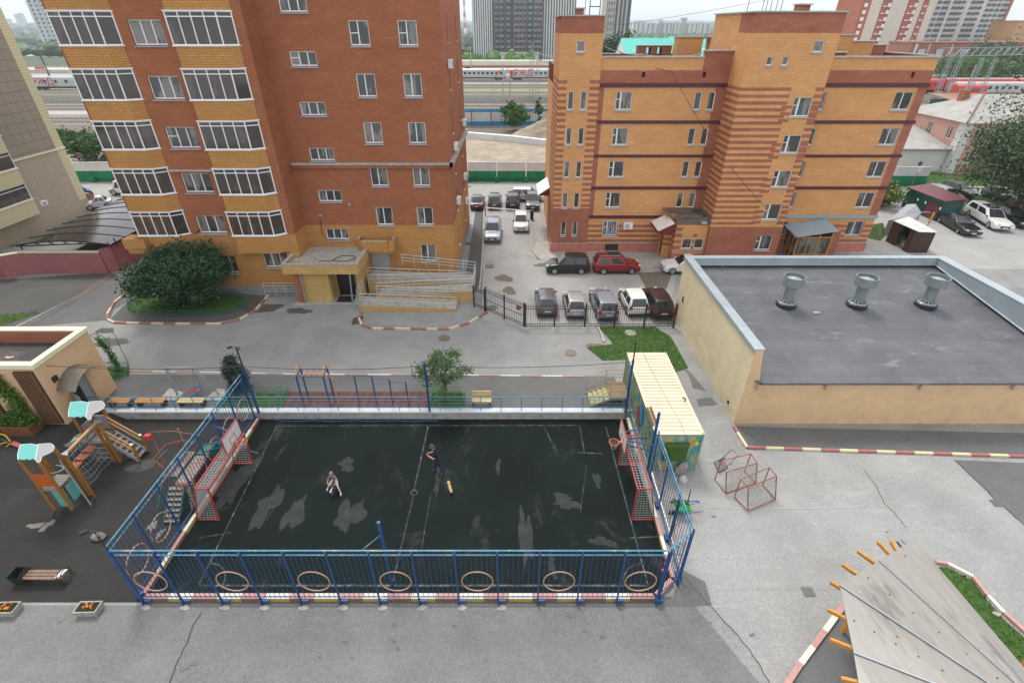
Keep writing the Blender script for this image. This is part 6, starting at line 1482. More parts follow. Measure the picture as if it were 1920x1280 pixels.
def tpole(label, x, y, z0, z1, r=.055, top=None, cam_=False, m=M_BLUE, ztop=None):
    R_ = thing('lighting_pole', label, 'pole', (x, y, z0)); MB().tube([(x, y, z0), (x, y, z1)], r, 8).build('shaft', m, R_)
    if top: MB().tube([(x, y, z1), (x, y, top)], r*.6, 7).build('mast_top', M_IRON, R_)
    if cam_:
        zt = top or z1; b = MB(); b.bar((x-.25, y, zt), (x+.2, y, zt), .03); b.bar((x-.42, y-.12, zt+.02), (x-.22, y+.02, zt+.03), .1, .1); b.bar((x+.15, y-.1, zt), (x+.3, y-.2, zt-.02), .07, .07); b.build('camera_head', M_TRIM, R_)
tpole('tall blue pole with camera at the far left court corner', -14.75, 22.38, 0, 3.3, top=4.55, cam_=True, r=.07)
tpole('blue post rising from the near left court corner with a camera head', -14.8, 11.36, -.5, 2.85, top=3.9, cam_=True, r=.05)
tpole('blue steel pole beside the young tree on the railing wall', -4.8, 22.42, 0, 3.55, r=.06)
tpole('leaning blue post standing inside the near court fence', -4.9, 11.95, -.5, 3.66, r=.07)
MB_ = MB().tube([(-4.9, 11.95, 2.95), (-5.5, 11.4, 2.8)], .018, 5); tag(MB_.build('brace', M_LBLUE), 'thin pale blue brace from the inner post to the fence rail', 'brace')
tpole('tall blue and grey pole at the far right court corner beside the container', 6.6, 22.4, 0, 3.7, top=4.9, r=.07)
tpole('thick blue post at the container front corner', 6.85, 17.85, -.5, 3.85, r=.075)
tpole('thin dark pole with camera at the right court fence', 7.0, 14.0, -.5, 2.4, r=.03, cam_=True, m=M_IRON)
rw = MB(); rw.box((-24.4, 22.42, -.5), (6.6, 22.72, 0)); tag(rw.build('retaining_wall', M_CONC), 'low concrete retaining wall along the far side of court and playground', 'wall')
tag(MB().box((-24.4, 22.36, .0), (6.6, 22.76, .07)).build('wall_cap', mat('pale_blue_cap', (.50, .55, .60), .6, .1, 1.2, dirt=(2, (.36, .36, .35), .64))), 'pale blue painted cap of the long retaining wall', 'wall cap')
RL = thing('railing', 'long blue railing with thin bars on the retaining wall', 'railing', (-9, 22.56, .07))
x = -24.4; b = MB()
for z, r in ((1.03, .034), (.80, .016), (.56, .016), (.33, .016)): MB().tube([(-24.4, 22.56, z), (6.5, 22.56, z)], r, 6).build('rail', mat('blue_grey_rail', (.10, .22, .30), .45, .15, 3), RL)
for i in range(27): MB().tube([(-24.4+i*1.188, 22.56, .07), (-24.4+i*1.188, 22.56, 1.03)], .024, 6).build('upright', MATS['blue_grey_rail'], RL)
cable([(-24.6, 21.6, 3.9), (-14.75, 22.38, 3.3), (-4.8, 22.42, 3.3), (6.6, 22.4, 3.6)], 'black cable draped between the court poles and the small building', .22, .02, n=14)
cable([(7.0, 22.3, 4.3), (8.2, 18.4, 2.75), (9.0, 16.6, 1.2)], 'thin cable hanging over the container roof', .1, .01)
bt = MB(); bt.tube([Vector((-13.9+i*.8, 22.25-.12*abs(sin(i*1.1)), -.44)) for i in range(13)], .035, 5); tag(bt.build('cable', M_BLUE), 'rolled blue netting lying at the foot of the far court wall', 'netting')
# small-sided goals with netting
M_NET = mat('pale_net', (.34, .36, .35), .8, .1)
def net(b, A, B_, C, D, nu, nv, r=.006):
    A, B_, C, D = (Vector(v) for v in (A, B_, C, D))
    for i in range(nu+1): t_ = i/nu; b.bar(A.lerp(B_, t_), D.lerp(C, t_), r*2)
    for j in range(nv+1): t_ = j/nv; b.bar(A.lerp(D, t_), B_.lerp(C, t_), r*2)
def goal(label, xf, xt, xb, xg, y0, y1, zt=1.62, m=M_REDP):
    R_ = thing('football_goal', label, 'goal', ((xf+xb)/2, (y0+y1)/2, -.5)); b = MB(); z0 = -.46
    for y in (y0, y1): b.bar((xf, y, z0), (xf+(xt-xf), y, zt), .06); b.bar((xt, y, zt), (xb, y, zt), .05); b.bar((xb, y, zt), (xg, y, z0), .05); b.bar((xf, y, z0), (xg, y, z0), .05)
    for x, z in ((xt, zt), (xb, zt), (xg, z0)): b.bar((x, y0, z), (x, y1, z), .055)
    b.bar((xt, (y0+y1)/2, zt), (xb, (y0+y1)/2, zt), .04); b.build('frame', m, R_)
    n_ = MB(); net(n_, (xt, y0, zt), (xt, y1, zt), (xb, y1, zt), (xb, y0, zt), 22, 4, .008); net(n_, (xb, y0, zt), (xb, y1, zt), (xg, y1, z0), (xg, y0, z0), 22, 13)
    for y in (y0, y1): net(n_, (xf, y, z0), (xg, y, z0), (xb, y, zt), (xt, y, zt), 6, 13)
    n_.build('net', M_NET, R_)
goal('red framed goal with net on the left side of the ball court', -13.68, -13.56, -14.15, -14.72, 15.3, 18.85)
goal('red framed goal with net on the right side of the ball court', 5.6, 5.6, 6.22, 6.66, 15.3, 18.75)
def backboard(label, x, s_, yc, xw):
    R_ = thing('basketball_hoop', label, 'basketball hoop', (x, yc, 2.0)); z0, z1 = 1.58, 2.5; w_ = .76
    MB().box((x-.02, yc-w_, z0), (x+.02, yc+w_, z1)).build('board', mat('white_board', (.62, .62, .62), .5, .06), R_)
    b = MB()
    for a, c in (((yc-w_, z0), (yc+w_, z0)), ((yc-w_, z1), (yc+w_, z1)), ((yc-w_, z0), (yc-w_, z1)), ((yc+w_, z0), (yc+w_, z1))): b.bar((x, a[0], a[1]), (x, c[0], c[1]), .05)
    b.build('board_frame', M_REDP, R_)
    c = MB(); xx = x+s_*.026
    for a, d in (((yc-.24, z0+.12), (yc+.24, z0+.12)), ((yc-.24, z0+.5), (yc+.24, z0+.5)), ((yc-.24, z0+.12), (yc-.24, z0+.5)), ((yc+.24, z0+.12), (yc+.24, z0+.5))): c.bar((xx, a[0], a[1]), (xx, d[0], d[1]), .02)
    c.build('target_square', M_RUST, R_)
    r = .24; cxx = x+s_*(r+.16); zr = z0+.1; O_ = mat('orange_rim', (.75, .14, .03), .5, .1)
    b = MB(); b.tube([(cxx+r*cos(t_), yc+r*sin(t_), zr) for t_ in [pi*i/12 for i in range(24)]], .018, 6, closed=True); b.bar((x, yc, zr), (x+s_*.17, yc, zr), .12, .05); b.bar((x, yc, zr-.1), (x+s_*.14, yc, zr-.02), .06, .03); b.build('rim', O_, R_)
    n_ = MB()
    for i in range(12):
        t_ = pi*i/6
        for k in (1, -1): t2 = t_+k*pi/6; n_.bar((cxx+r*cos(t_), yc+r*sin(t_), zr), (cxx+r*.5*cos(t2), yc+r*.5*sin(t2), zr-.38), .011)
    n_.build('net', M_NET, R_)
    b = MB()
    for dy, dz in ((-.5, .1), (.5, .1), (-.35, -.5), (.35, -.5)): b.bar((x, yc+dy*.5, 2.0+dz*.5), (xw, yc+dy*1.4, 2.0+dz), .05)
    b.bar((x-s_*.03, yc-.6, 2.0), (x-s_*.03, yc+.6, 2.0), .05); b.build('bracket', M_BLUE, R_)
backboard('basketball hoop with white backboard on the left court fence', -13.75, 1, 18.2, -14.95)
backboard('basketball hoop with white backboard seen edge on at the right', 5.45, -1, 18.2, 6.9)
MB().tube([(-13.85+.5*cos(t_), 18.9+.25*sin(t_), -.43) for t_ in [pi*i/8 for i in range(16)]], .02, 5, closed=True)
# ------------------------------------------------------------ exercise bars, swing, benches behind the railing
def frame_thing(name, label, cat, bars, m, loc):
    R_ = thing(name, label, cat, loc)
    for (nm, A, B_, r, mm) in bars: MB().tube([A, B_] if not isinstance(A, list) else A, r, 7).build(nm, mm or m, R_)
    return R_
E_O = mat('orange_paint', (.62, .21, .02), .5, .1)
mbx0, mbx1, my0, my1, mzt = -12.3, -10.75, 22.95, 23.7, 2.2
bars = [('post', (mbx0, my0, 0), (mbx0, my0, mzt), .05, None), ('post', (mbx1, my0, 0), (mbx1, my0, mzt), .05, None), ('post', (mbx0, my1, 0), (mbx0, my1, mzt), .05, None), ('post', (mbx1, my1, 0), (mbx1, my1, mzt), .05, None),
        ('side_rail', (mbx0, my0, mzt), (mbx1, my0, mzt), .025, None), ('side_rail', (mbx0, my1, mzt), (mbx1, my1, mzt), .025, None), ('end_bar', (mbx0, my0, mzt), (mbx0, my1, mzt), .045, None), ('end_bar', (mbx1, my0, mzt), (mbx1, my1, mzt), .045, None)]
for i in range(4): x = mbx0+.33*(i+1); bars.append(('rung', (x, my0, mzt), (x, my1, mzt), .022, E_O))
for x in (mbx0, mbx1): bars.append(('arch', [(x, my0+(my1-my0)*(.5-.5*cos(t_)), mzt+.42*sin(t_)) for t_ in [pi*i/8 for i in range(9)]], None, .03, E_O))
bars.append(('side_arch', [(mbx1, my0+.3, mzt+.05), (mbx1+.15, my0+.3, mzt), (mbx1+.32, my0+.3, mzt-.5), (mbx1+.38, my0+.3, 0)], None, .03, E_O))
frame_thing('monkey_bars', 'blue climbing frame with orange rungs and arches on the red pad', 'climbing frame', bars, M_BLUE, (-11.5, 23.3, 0))
bars = []; zz = (2.15, 2.15, 1.92, 1.72)
xs4 = (-9.05, -8.05, -7.08, -6.15)
for i, x in enumerate(xs4): bars.append(('post', (x, 23.1, 0), (x, 23.1, zz[i] if i else 2.15), .04, None))
for i, z in enumerate((2.12, 1.9, 1.68)): bars.append(('bar', (xs4[i], 23.1, z), (xs4[i+1], 23.1, z), .02, None))
frame_thing('pull_up_bars', 'row of three stepped blue pull up bars on the red pad', 'pull-up bars', bars, M_BLUE, (-7.6, 23.1, 0))
SW = thing('basket_swing', 'grey steel basket swing with blue ring and red net seat', 'swing', (-19.2, 24.2, 0))
swx0, swx1, swy, swz = -20.45, -17.95, 24.05, 2.05
MB().tube([(swx0, swy, 0), (swx0, swy, swz)], .06, 8).build('post', M_GREYM, SW); MB().tube([(swx1+.05, swy, 0), (-18.75, swy, swz)], .045, 8).build('post', M_GREYM, SW); MB().tube([(swx0, swy, swz), (-18.75, swy, swz)], .04, 8).build('beam', M_GREYM, SW)
rc_ = Vector((-19.15, 23.75, .52)); rr_ = .46
MB().tube([rc_+Vector((rr_*cos(t_), rr_*sin(t_)*.98, .10*cos(t_))) for t_ in [pi*i/14 for i in range(28)]], .055, 8, closed=True).build('ring', mat('swing_blue', (.02, .13, .28), .6), SW)
n_ = MB(); k_ = 11
for i in range(-4, 5):
    h_ = sqrt(max(0, 1-(i/4.6)**2))*rr_; o_ = i*rr_/4.6
    n_.bar(rc_+Vector((o_, -h_, o_*.2)), rc_+Vector((o_, h_, o_*.2)), .03, .02); n_.bar(rc_+Vector((-h_, o_, -h_*.2)), rc_+Vector((h_, o_, h_*.2)), .03, .02)
n_.build('seat_net', mat('seat_red', (.30, .08, .06), .8), SW)
b = MB()
for a, t_ in (((swx0+.1, swy, swz), pi*.75), ((swx0+.1, swy, swz), pi*1.25), ((-18.85, swy, swz), pi*.25), ((-18.85, swy, swz), -pi*.25)): b.tube([a, rc_+Vector((rr_*cos(t_), rr_*sin(t_), .05))], .014, 4)
b.build('chain', M_SLAT, SW)
def bench(label, x, y, L_, z=0, rz=0, m=M_TIMBER, back=True, leg=M_TRIM):
    R_ = thing('bench', label, 'bench', (x, y, z), rz)
    for i in range(3): MB().box((-L_/2, -.2+i*.14, .42), (L_/2, -.08+i*.14, .46)).build('seat_slat', m, R_, local=True)
    if back:
        for i in range(2): MB().box((-L_/2, .26+i*.02, .58+i*.16), (L_/2, .3+i*.02, .70+i*.16)).build('backrest_slat', m, R_, local=True)
    for s_ in (-1, 1): MB().box((s_*L_*.42-.03, -.22, 0), (s_*L_*.42+.03, .28, .42)).build('leg', leg, R_, local=True)
    return R_
bench('long amber timber bench behind the railing, nearest the small building', -23.1, 23.0, 1.25, back=False); bench('long amber timber bench behind the railing, second from the small building', -21.3, 23.0, 1.7, back=False); bench('short pale timber bench behind the railing near the swing', -18.9, 23.0, 1.5, back=False, m=mat('pale_timber', (.62, .45, .18), .6, .2, 5))
bench('small pale timber bench behind the railing right of the young tree', -1.8, 23.05, 1.15, m=MATS['pale_timber'])
def low_fence(pts, label, h_=.45):
    R_ = thing('low_fence', label, 'fence', (pts[0][0], pts[0][1], 0)); b = MB()
    P = [Vector((*p, 0)) for p in pts]
    for i in range(len(P)-1):
        a, c = P[i], P[i+1]; n_ = max(1, int((c-a).length/.16))
        for z in (h_, .1): b.bar(a+Vector((0, 0, z)), c+Vector((0, 0, z)), .03)
        for j in range(n_): q = a.lerp(c, j/n_); b.bar(q, q+Vector((0, 0, h_)), .016)
    b.build('rails', M_GREENP, R_); return R_
q = [atG(*p)[:2] for p in ((462, 566), (440, 586), (395, 592), (300, 592), (255, 590), (241, 580), (243, 568), (262, 556), (330, 553), (440, 553), (462, 564))]
low_fence(q, 'low dark green fence looping round the maple bed')
low_fence([(-17.2, 22.85), (-17.0, 24.3), (-13.75, 24.35), (-13.6, 22.85)], 'low green fence round the juniper lawn behind the court')
low_fence([(-5.0, 22.85), (-4.8, 24.3), (-3.0, 24.3), (-2.85, 22.85)], 'low green fence round the young tree bed')
q = [atG(*p)[:2] for p in ((196, 706), (200, 690), (243, 690), (241, 706), (226, 712), (198, 710), (196, 706))]; low_fence(q, 'low green fence round the bed with the vine arch')
b = MB(); a0, a1 = atG(198, 692), atG(229, 696); b.tube([a0, a0+Vector((0, .1, 1.9))]+[a0.lerp(a1, .5)+Vector((-(a1-a0).length/2*cos(t_), 0, 1.9+.9*sin(t_))) for t_ in [pi*i/8 for i in range(1, 8)]]+[a1+Vector((0, 0, 1.9)), a1], .025, 5); a2 = a0+Vector((0, .7, 0)); a3 = a1+Vector((0, .7, 0))
b.tube([a2, a2+Vector((0, 0, 1.9))]+[a2.lerp(a3, .5)+Vector((-(a3-a2).length/2*cos(t_), 0, 1.9+.9*sin(t_))) for t_ in [pi*i/8 for i in range(1, 8)]]+[a3+Vector((0, 0, 1.9)), a3], .02, 5)
for t_ in (.2, .8): b.bar(a0.lerp(a1, t_)+Vector((0, 0, 2.3)), a2.lerp(a3, t_)+Vector((0, 0, 2.3)), .02)
tag(b.build('garden_arch', M_GREENP), 'thin dark green garden arch over the small fenced bed', 'garden arch')
def vine(label, P, r, n, leaf, c, name='climbing_plant', seed=3):
    r_ = random.Random(seed); b = MB(); P = [Vector(p) for p in P]; s_ = MB(); s_.tube(P, .015, 4)
    R_ = thing(name, label, 'plant', P[0]); 
    for i in range(n):
        k = r_.uniform(0, len(P)-1.001); j = int(k); p = P[j].lerp(P[j+1], k-j); rr = r if not isinstance(r, (list, tuple)) else r[j]+(r[j+1]-r[j])*(k-j)
        add_leaf(b, p+Vector((r_.gauss(0, .5), r_.gauss(0, .35), r_.gauss(0, .5)))*rr, leaf, r_)
    s_.build('stem', M_BARK, R_); b.build('foliage', leafmat('vine_%s' % seed, c, 2), R_)
vine('leafy vine climbing the garden arch', [a1+Vector((-.15, 0, .1)), a1+Vector((-.25, .1, .9)), a1+Vector((-.35, .1, 1.7)), a1+Vector((-.6, .1, 2.5))], [.4, .22, .2, .15], 700, .07, (.06, .15, .02), seed=71)
# ------------------------------------------------------------ small beige building with slats, door and ivy
SB = thing('small_beige_building', 'small beige building with parapet roof, slatted panels and arched door canopy', 'building', (-30, 24, .4))
bx, by0, by1, bz = -24.6, 20.96, 24.75, 4.3
M_BEI = mat('beige_render', (.60, .40, .235), .9, .06, 1.0, bmp=.12)
te = MB(); te.poly([(-22.7, 17.2, -.49), (-22.7, 22.4, -.49), (-24.2, 22.4, .4), (-24.2, 18.6, .4)]); te.poly([(-24.2, 18.6, .4), (-24.2, 22.4, .4), (-45, 22.4, .4), (-45, 18.6, .4)]); te.poly([(-22.7, 17.2, -.49), (-24.2, 18.6, .4), (-45, 18.6, .4), (-45, 17.0, -.49)])
struct('playground_bank', te, M_RUB)
D0, D1 = atX(168, 749, bx), atX(123, 720, bx)
dy0, dy1 = 22.0, 23.3
b = MB(); facade(b, (bx, by0), (0, 1), [], (0, by1-by0), (-.5, bz), [(dy0-by0, dy1-by0, .05, 2.35)], .25); facade(b, (0, by0), (1, 0), [], (-46, bx), (-.5, bz), []); facade(b, (bx, by1), (-1, 0), [], (0, 22), (-.5, bz), [])
b.build('wall', M_BEI, SB)
b = MB(); b.poly([(-46, by0+.3, 3.55), (bx-.3, by0+.3, 3.55), (bx-.3, by1-.3, 3.55), (-46, by1-.3, 3.55)]); b.build('roof', mat('dark_felt', (.035, .035, .038), .55, .3, .8), SB)
b = MB(); b.box((-46, by1-.34, 3.55), (bx-.35, by1-.3, bz)); b.box((bx-.34, by0+.3, 3.55), (bx-.3, by1-.36, bz)); b.build('parapet_brick', M_RED2, SB)
b = MB(); b.box((-46, by0-.07, bz), (bx-.32, by0+.32, bz+.1)); b.box((bx-.31, by0-.07, bz), (bx+.07, by1+.07, bz+.1)); b.box((-46, by1-.34, bz), (bx-.32, by1+.07, bz+.1)); b.box((bx+.01, by0-.07, bz-.14), (bx+.07, by1+.07, bz-.002)); b.box((-46, by0-.07, bz-.14), (bx-.0, by0-.01, bz-.002)); b.build('coping', M_CREAMC, SB, bevel=.01)
b = MB(); b.poly([(q[0], q[1], 3.556) for q in blob(-28.5, 22.9, 1.6, .7, 5)]); b.build('puddle', M_WET, SB)
for x0, x1 in ((-25.75, -24.75), (-29.2, -27.6)):
    n_ = int((x1-x0)/.13)
    for i in range(n_): x = x0+(x1-x0)*(i+.5)/n_; MB().box((x-.035, by0-.16, .55), (x+.035, by0-.04, 4.0)).build('slat', M_SLAT, SB)
    MB().box((x0, by0-.035, .5), (x1, by0-.004, 4.0)).build('slat_backing', M_DARK, SB)
MB().box((bx-.24, dy0, .05), (bx-.2, dy1-.45, 2.35)).build('door', M_DARK, SB)
MB().box((bx-.2, dy1-.5, .05), (bx-.14, dy1, 2.35)).build('door_leaf', M_GREYM, SB)
MB().slab([(bx-.02, dy0, .05), (bx+.75, dy0-.45, .05), (bx+.75, dy0-.45, 1.85), (bx-.02, dy0, 1.85)], (.03, .04, 0)).build('open_door_leaf', M_GREYM, SB)
b = MB(); ar = []
y0_, y1_ = 21.35, 23.75
for i in range(11):
    t_ = i/10; y = y0_+(y1_-y0_)*t_; z = 2.3+.95*sin(pi*(.12+.76*t_)) - .35; ar.append((y, z))
for i in range(10):
    (ya, za), (yb, zb_) = ar[i], ar[i+1]; b.slab([(bx+.01, ya, za+.15), (bx+.01, yb, zb_+.15), (bx+1.0, yb, zb_), (bx+1.0, ya, za)], (0, 0, .03))
b.build('door_canopy', mat('smoked_polycarbonate', (.13, .115, .09), .25, .15, 2), SB)
b = MB(); b.box((bx+.002, 21.45, 2.9), (bx+.1, 21.75, 3.2)); b.build('vent_box', M_IRON, SB); MB().slab([(bx+.004, 21.5, 2.88), (bx+.004, 21.7, 2.88), (bx+.004, 21.66, 2.4), (bx+.004, 21.54, 2.3)], (.002, 0, 0)).build('rust_stain', mat('rust_stain', (.55, .26, .04), .9, .2, 8), SB)
PL = thing('wooden_planter', 'long brown timber planter box with leafy bush against the beige wall', 'planter', (-26.6, 20.4, .4))
b = MB(); px0, px1 = -27.3, -25.75
for i in range(5): z = .4+i*.13; b.box((px0, 20.0, z), (px1, 20.05, z+.12)); b.box((px0, 20.72, z), (px1, 20.77, z+.12)); b.box((px0, 20.05, z), (px0+.05, 20.72, z+.12)); b.box((px1-.05, 20.05, z), (px1, 20.72, z+.12))
b.build('boards', mat('reddish_timber', (.17, .065, .022), .6, .25, 6), PL); MB().box((px0+.06, 20.06, .4), (px1-.06, 20.7, .95)).build('soil', M_DARK, PL)
vine('dense leafy bush growing in the timber planter', [(px0+.2, 20.4, 1.1), (px0+.8, 20.4, 1.25), (px1-.2, 20.4, 1.1)], .42, 2600, .075, (.05, .13, .015), name='shrub', seed=72)
vine('ivy climbing the beige wall between the slatted panels', [(-26.6, 20.75, 1.2), (-26.4, 20.8, 2.2), (-26.7, 20.82, 3.0), (-26.9, 20.85, 3.9)], [.45, .4, .38, .3], 3000, .07, (.075, .15, .015), seed=73)
p = at(19, 671, 3.56); tag(MB().prism(blob(p.x, p.y, .2, .12, 8, 10, .6), 3.56, 3.62).build('toy', mat('pink_toy', (.55, .35, .35), .7)), 'small pink toy lying on the little building roof', 'toy')
# ------------------------------------------------------------ garage with black arched canopy, cream tower at the left edge
GR = thing('arched_garage_ramp', 'pink walled garage ramp under a black arched canopy', 'garage', (-40, 46, 0))
M_PINK = mat('dusty_pink_render', (.34, .13, .14), .9, .1, .8, dirt=(.9, (.20, .08, .085), .64)); M_PINKL = M_PINK
b = MB(); W_ = [(-52, 42.3), (-45.6, 40.9), (-43.9, 42.1), (-36.75, 42.0), (-36.2, 52), (-36.2, 60)]
W_ = [(-47.5, 41.9), (-45.3, 40.9), (-43.9, 41.9), (-36.9, 42.0), (-36.3, 42.6), (-36.1, 60)]
for i in range(len(W_)-1): b.bar((*W_[i], 1.0 if i else .9), (*W_[i+1], 1.0 if i else .9), .25, 2.0 if i < 3 else 2.6)
b.build('wall', M_PINK, GR)
b = MB()
for i in range(3): b.bar((*W_[i], 2.06), (*W_[i+1], 2.06), .36, .1)
b.build('coping', M_CREAMC, GR)
ac0, ac1, ay0, ay1 = -44.6, -35.7, 42.0, 62.0
b = MB(); N_ = 14; arc = [(ac0+(ac1-ac0)*i/N_, 2.55+.42*sin(pi*i/N_)+.15*i/N_) for i in range(N_+1)]
for i in range(N_): (xa, za), (xb, zb_) = arc[i], arc[i+1]; b.slab([(xa, ay0, za), (xb, ay0, zb_), (xb, ay1, zb_), (xa, ay1, za)], (0, 0, -.06))
b.build('canopy', mat('black_polycarbonate', (.012, .011, .012), .16, .3, .3, spec=.7), GR, fix=False)
b = MB()
for k in range(11):
    y = ay0+.03+(ay1-ay0-.1)*k/10; b.tube([(x, y, z+.02) for x, z in arc], .03, 5)
b.build('canopy_rib', M_TRIM, GR)
b = MB(); b.bar((ac0+.2, ay0+.3, 2.45), (ac1-.3, ay0+.3, 2.75), .08)
for i in range(1, N_): x, z = arc[i]; b.bar((x, ay0+.3, 2.45+.3*i/N_), (arc[i+(1 if i % 2 else -1)][0], ay0+.3, arc[i+(1 if i % 2 else -1)][1]-.08), .05)
for y in (42.6, 46, 50, 54, 58): b.bar((ac1+.1, y, 2.3), (ac1+.1, y, 3.1), .08); b.bar((ac0+.3, y, 2.0), (ac0+.3, y, 2.6), .08)
b.build('truss', M_IRON, GR)
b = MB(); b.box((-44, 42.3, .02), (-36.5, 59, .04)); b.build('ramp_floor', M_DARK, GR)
CTW = thing('cream_clad_tower', 'cream and taupe clad tower with corrugated balconies at the left edge', 'apartment block', (-52, 40, 0))
tX = -52.0
def tilemat():
    m, t, b = newmat('taupe_tiles'); sx = nd(t, 'SeparateXYZ'); t.links.new(pos(t), sx.inputs[0]); cx = nd(t, 'CombineXYZ'); t.links.new(sx.outputs[1], cx.inputs[0]); t.links.new(sx.outputs[2], cx.inputs[1])
    br = nd(t, 'TexBrick', Scale=1.0); br.offset = 0; br.inputs['Brick Width'].default_value = 1.15; br.inputs['Row Height'].default_value = .95; br.inputs['Mortar Size'].default_value = .025
    br.inputs['Color1'].default_value = (.30, .25, .19, 1); br.inputs['Color2'].default_value = (.28, .235, .18, 1); br.inputs['Mortar'].default_value = (.14, .11, .08, 1); t.links.new(cx.outputs[0], br.inputs['Vector']); t.links.new(br.outputs[0], b.inputs['Base Color']); b.inputs['Roughness'].default_value = .6; return m
def corrmat():
    m, t, b = newmat('cream_siding'); sx = nd(t, 'SeparateXYZ'); t.links.new(pos(t), sx.inputs[0]); w_ = nd(t, 'Math', operation='MULTIPLY'); t.links.new(sx.outputs[2], w_.inputs[0]); w_.inputs[1].default_value = 1/.28
    fr = nd(t, 'Math', operation='FRACT'); t.links.new(w_.outputs[0], fr.inputs[0]); col = ramp(t, fr.outputs[0], [(.0, (.28, .24, .12)), (.12, (.60, .54, .33)), (.9, (.66, .60, .38))]); t.links.new(col, b.inputs['Base Color']); b.inputs['Roughness'].default_value = .6; bump(t, b, fr.outputs[0], .5, .05); return m
T_T, T_C = tilemat(), corrmat(); T_S = mat('pebble_render', (.40, .33, .25), .9, .12, 3, bmp=.3)
yf = atX(165, 375, tX).y; ys = atX(108, 285, tX).y; ye = atX(145, 330, tX).y; zl = atX(105, 281, tX).z; zl0 = atX(160, 372, tX).z
b = MB(); hb = []
for k in range(8): hb.append((46.9-20, 50.2-20, 6.2+3.1*k-3.1, 7.9+3.1*k-3.1))
facade(b, (tX, 20), (0, 1), [(0, 99, 0, zl, 2), (ys-20, 99, zl0, 40, 1)], (0, yf-20), (0, 30), [])
facade(b, (tX, yf), (-1, 0), [(0, 99, 0, 40, 1)], (0, 15), (0, 30), []); facade(b, (tX-15, 20), (1, 0), [], (0, 15), (0, 30), []); b.build('wall', [T_T, T_C, T_S], CTW)
MB().box((tX+.002, 20, zl-.05), (tX+.12, ys+1.2, zl+.12)).build('ledge', M_CREAMC, CTW)
def bal(z, y0, y1, dep=1.1):
    b = MB(); b.prism([(tX+.01, y0), (tX+dep, y0), (tX+dep, y1-.9), (tX+.01, y1)], z-1.5, z); p = b.build('balcony', T_C, CTW)
    MB().prism([(tX+.01, y0-.05), (tX+dep+.08, y0-.05), (tX+dep+.08, y1-.85), (tX+.01, y1+.1)], z, z+.08).build('ledge', M_CREAMC, p)
    f = MB(); A, B_, C = Vector((tX+dep-.1, y0, 0)), Vector((tX+dep-.1, y1-.9, 0)), Vector((tX+.05, y1-.1, 0))
    for P_, Q_, n_ in ((A, B_, 5), (B_, C, 2)):
        for i in range(0 if P_ is A else 1, n_+1): q = P_.lerp(Q_, i/n_); f.bar(q+Vector((0, 0, z+.08)), q+Vector((0, 0, z+1.75)), .07)
        e_ = (Q_-P_).normalized()*.037
        for hh in (.12, 1.35, 1.72): f.bar(P_+e_+Vector((0, 0, z+hh)), Q_-e_+Vector((0, 0, z+hh)), .058)
    w_ = f.build('loggia_window', M_WHITE, CTW); g_ = MB()
    for P_, Q_ in ((A, B_), (B_, C)):
        nn = Vector((0, 0, 0)); g_.slab([P_+Vector((-.03, 0, z+.1)), Q_+Vector((-.03, 0, z+.1)), Q_+Vector((-.03, 0, z+1.7)), P_+Vector((-.03, 0, z+1.7))], (-.01, 0, 0))
    g_.build('pane', M_LGLASS, w_)
q1 = atX(68, 372, tX+1.1); q2 = atX(40, 298, tX+1.1)
for k in range(7): bal(q1.z+3.15*k, 30, q1.y+.5)
vent_ac(CTW, (tX+.9, q1.y+.6, q1.z-.9), (0, 1), (1, 0), .8)
b = MB()
for i in range(8): b.bar((-46.9+i*.2, 41.6-i*.09, 0), (-46.9+i*.2, 41.6-i*.09, 1.9), .03)
b.bar((-46.9, 41.6, 1.7), (-45.4, 40.95, 1.7), .04); tag(b.build('iron_railing', M_IRON), 'dark iron railing at the far left end of the pink wall', 'railing')
# ------------------------------------------------------------ new playground: two timber towers, net, stairs
M_TURQ = mat('turquoise_board', (.11, .40, .375), .45, .05, 2); M_LGREY = mat('pale_grey_board', (.28, .29, .305), .5, .05, 2); M_ORB = mat('orange_board', (.45, .09, .01), .5, .08, 2); M_DECK = mat('grey_decking', (.22, .20, .185), .7, .15, 6)
PT = mat('play_timber', (.31, .13, .022), .55, .3, 8); M_BEIT = mat('pale_play_timber', (.46, .27, .12), .55, .15, 8); M_ROPE = mat('steel_blue_rope', (.22, .31, .36), .5, .15)
PG = thing('climbing_tower', 'timber climbing frame with two turquoise roofed towers, rope net and stairs', 'climbing frame', (-21.4, 17.5, -.5))
def post(x, y, z0, z1, r=.075, m=PT, dx=0, dy=0): MB().tube([(x, y, z0), (x+dx, y+dy, z1)], r, 8).build('post', m, PG)
for (x0, y0) in ((-21.75, 15.85), (-21.8, 18.95)):
    x1, y1 = x0+.8, y0+.85
    for x, y in ((x0, y0), (x1, y0), (x0, y1), (x1, y1)): post(x, y, -.42, 2.82)
    for x, y in ((x0, y0), (x1, y0), (x0, y1), (x1, y1)): MB().tube([(x, y, -.5), (x, y, -.4)], .03, 6).build('foot', M_STEEL, PG)
    b = MB()
    for i in range(6): b.box((x0-.02, y0+.02+i*.14, .98), (x1+.02, y0+.145+i*.14, 1.03))
    b.box((x0, y0-.03, .88), (x1, y0+.03, .98)); b.build('deck', M_DECK, PG)
def roofslab(pix, z, m, nm, th=.05, tilt=None):
    P = [at(*p, z) for p in pix]; MB().slab(P, (0, 0, -th)).build(nm, m, PG, bevel=.008)
    return P
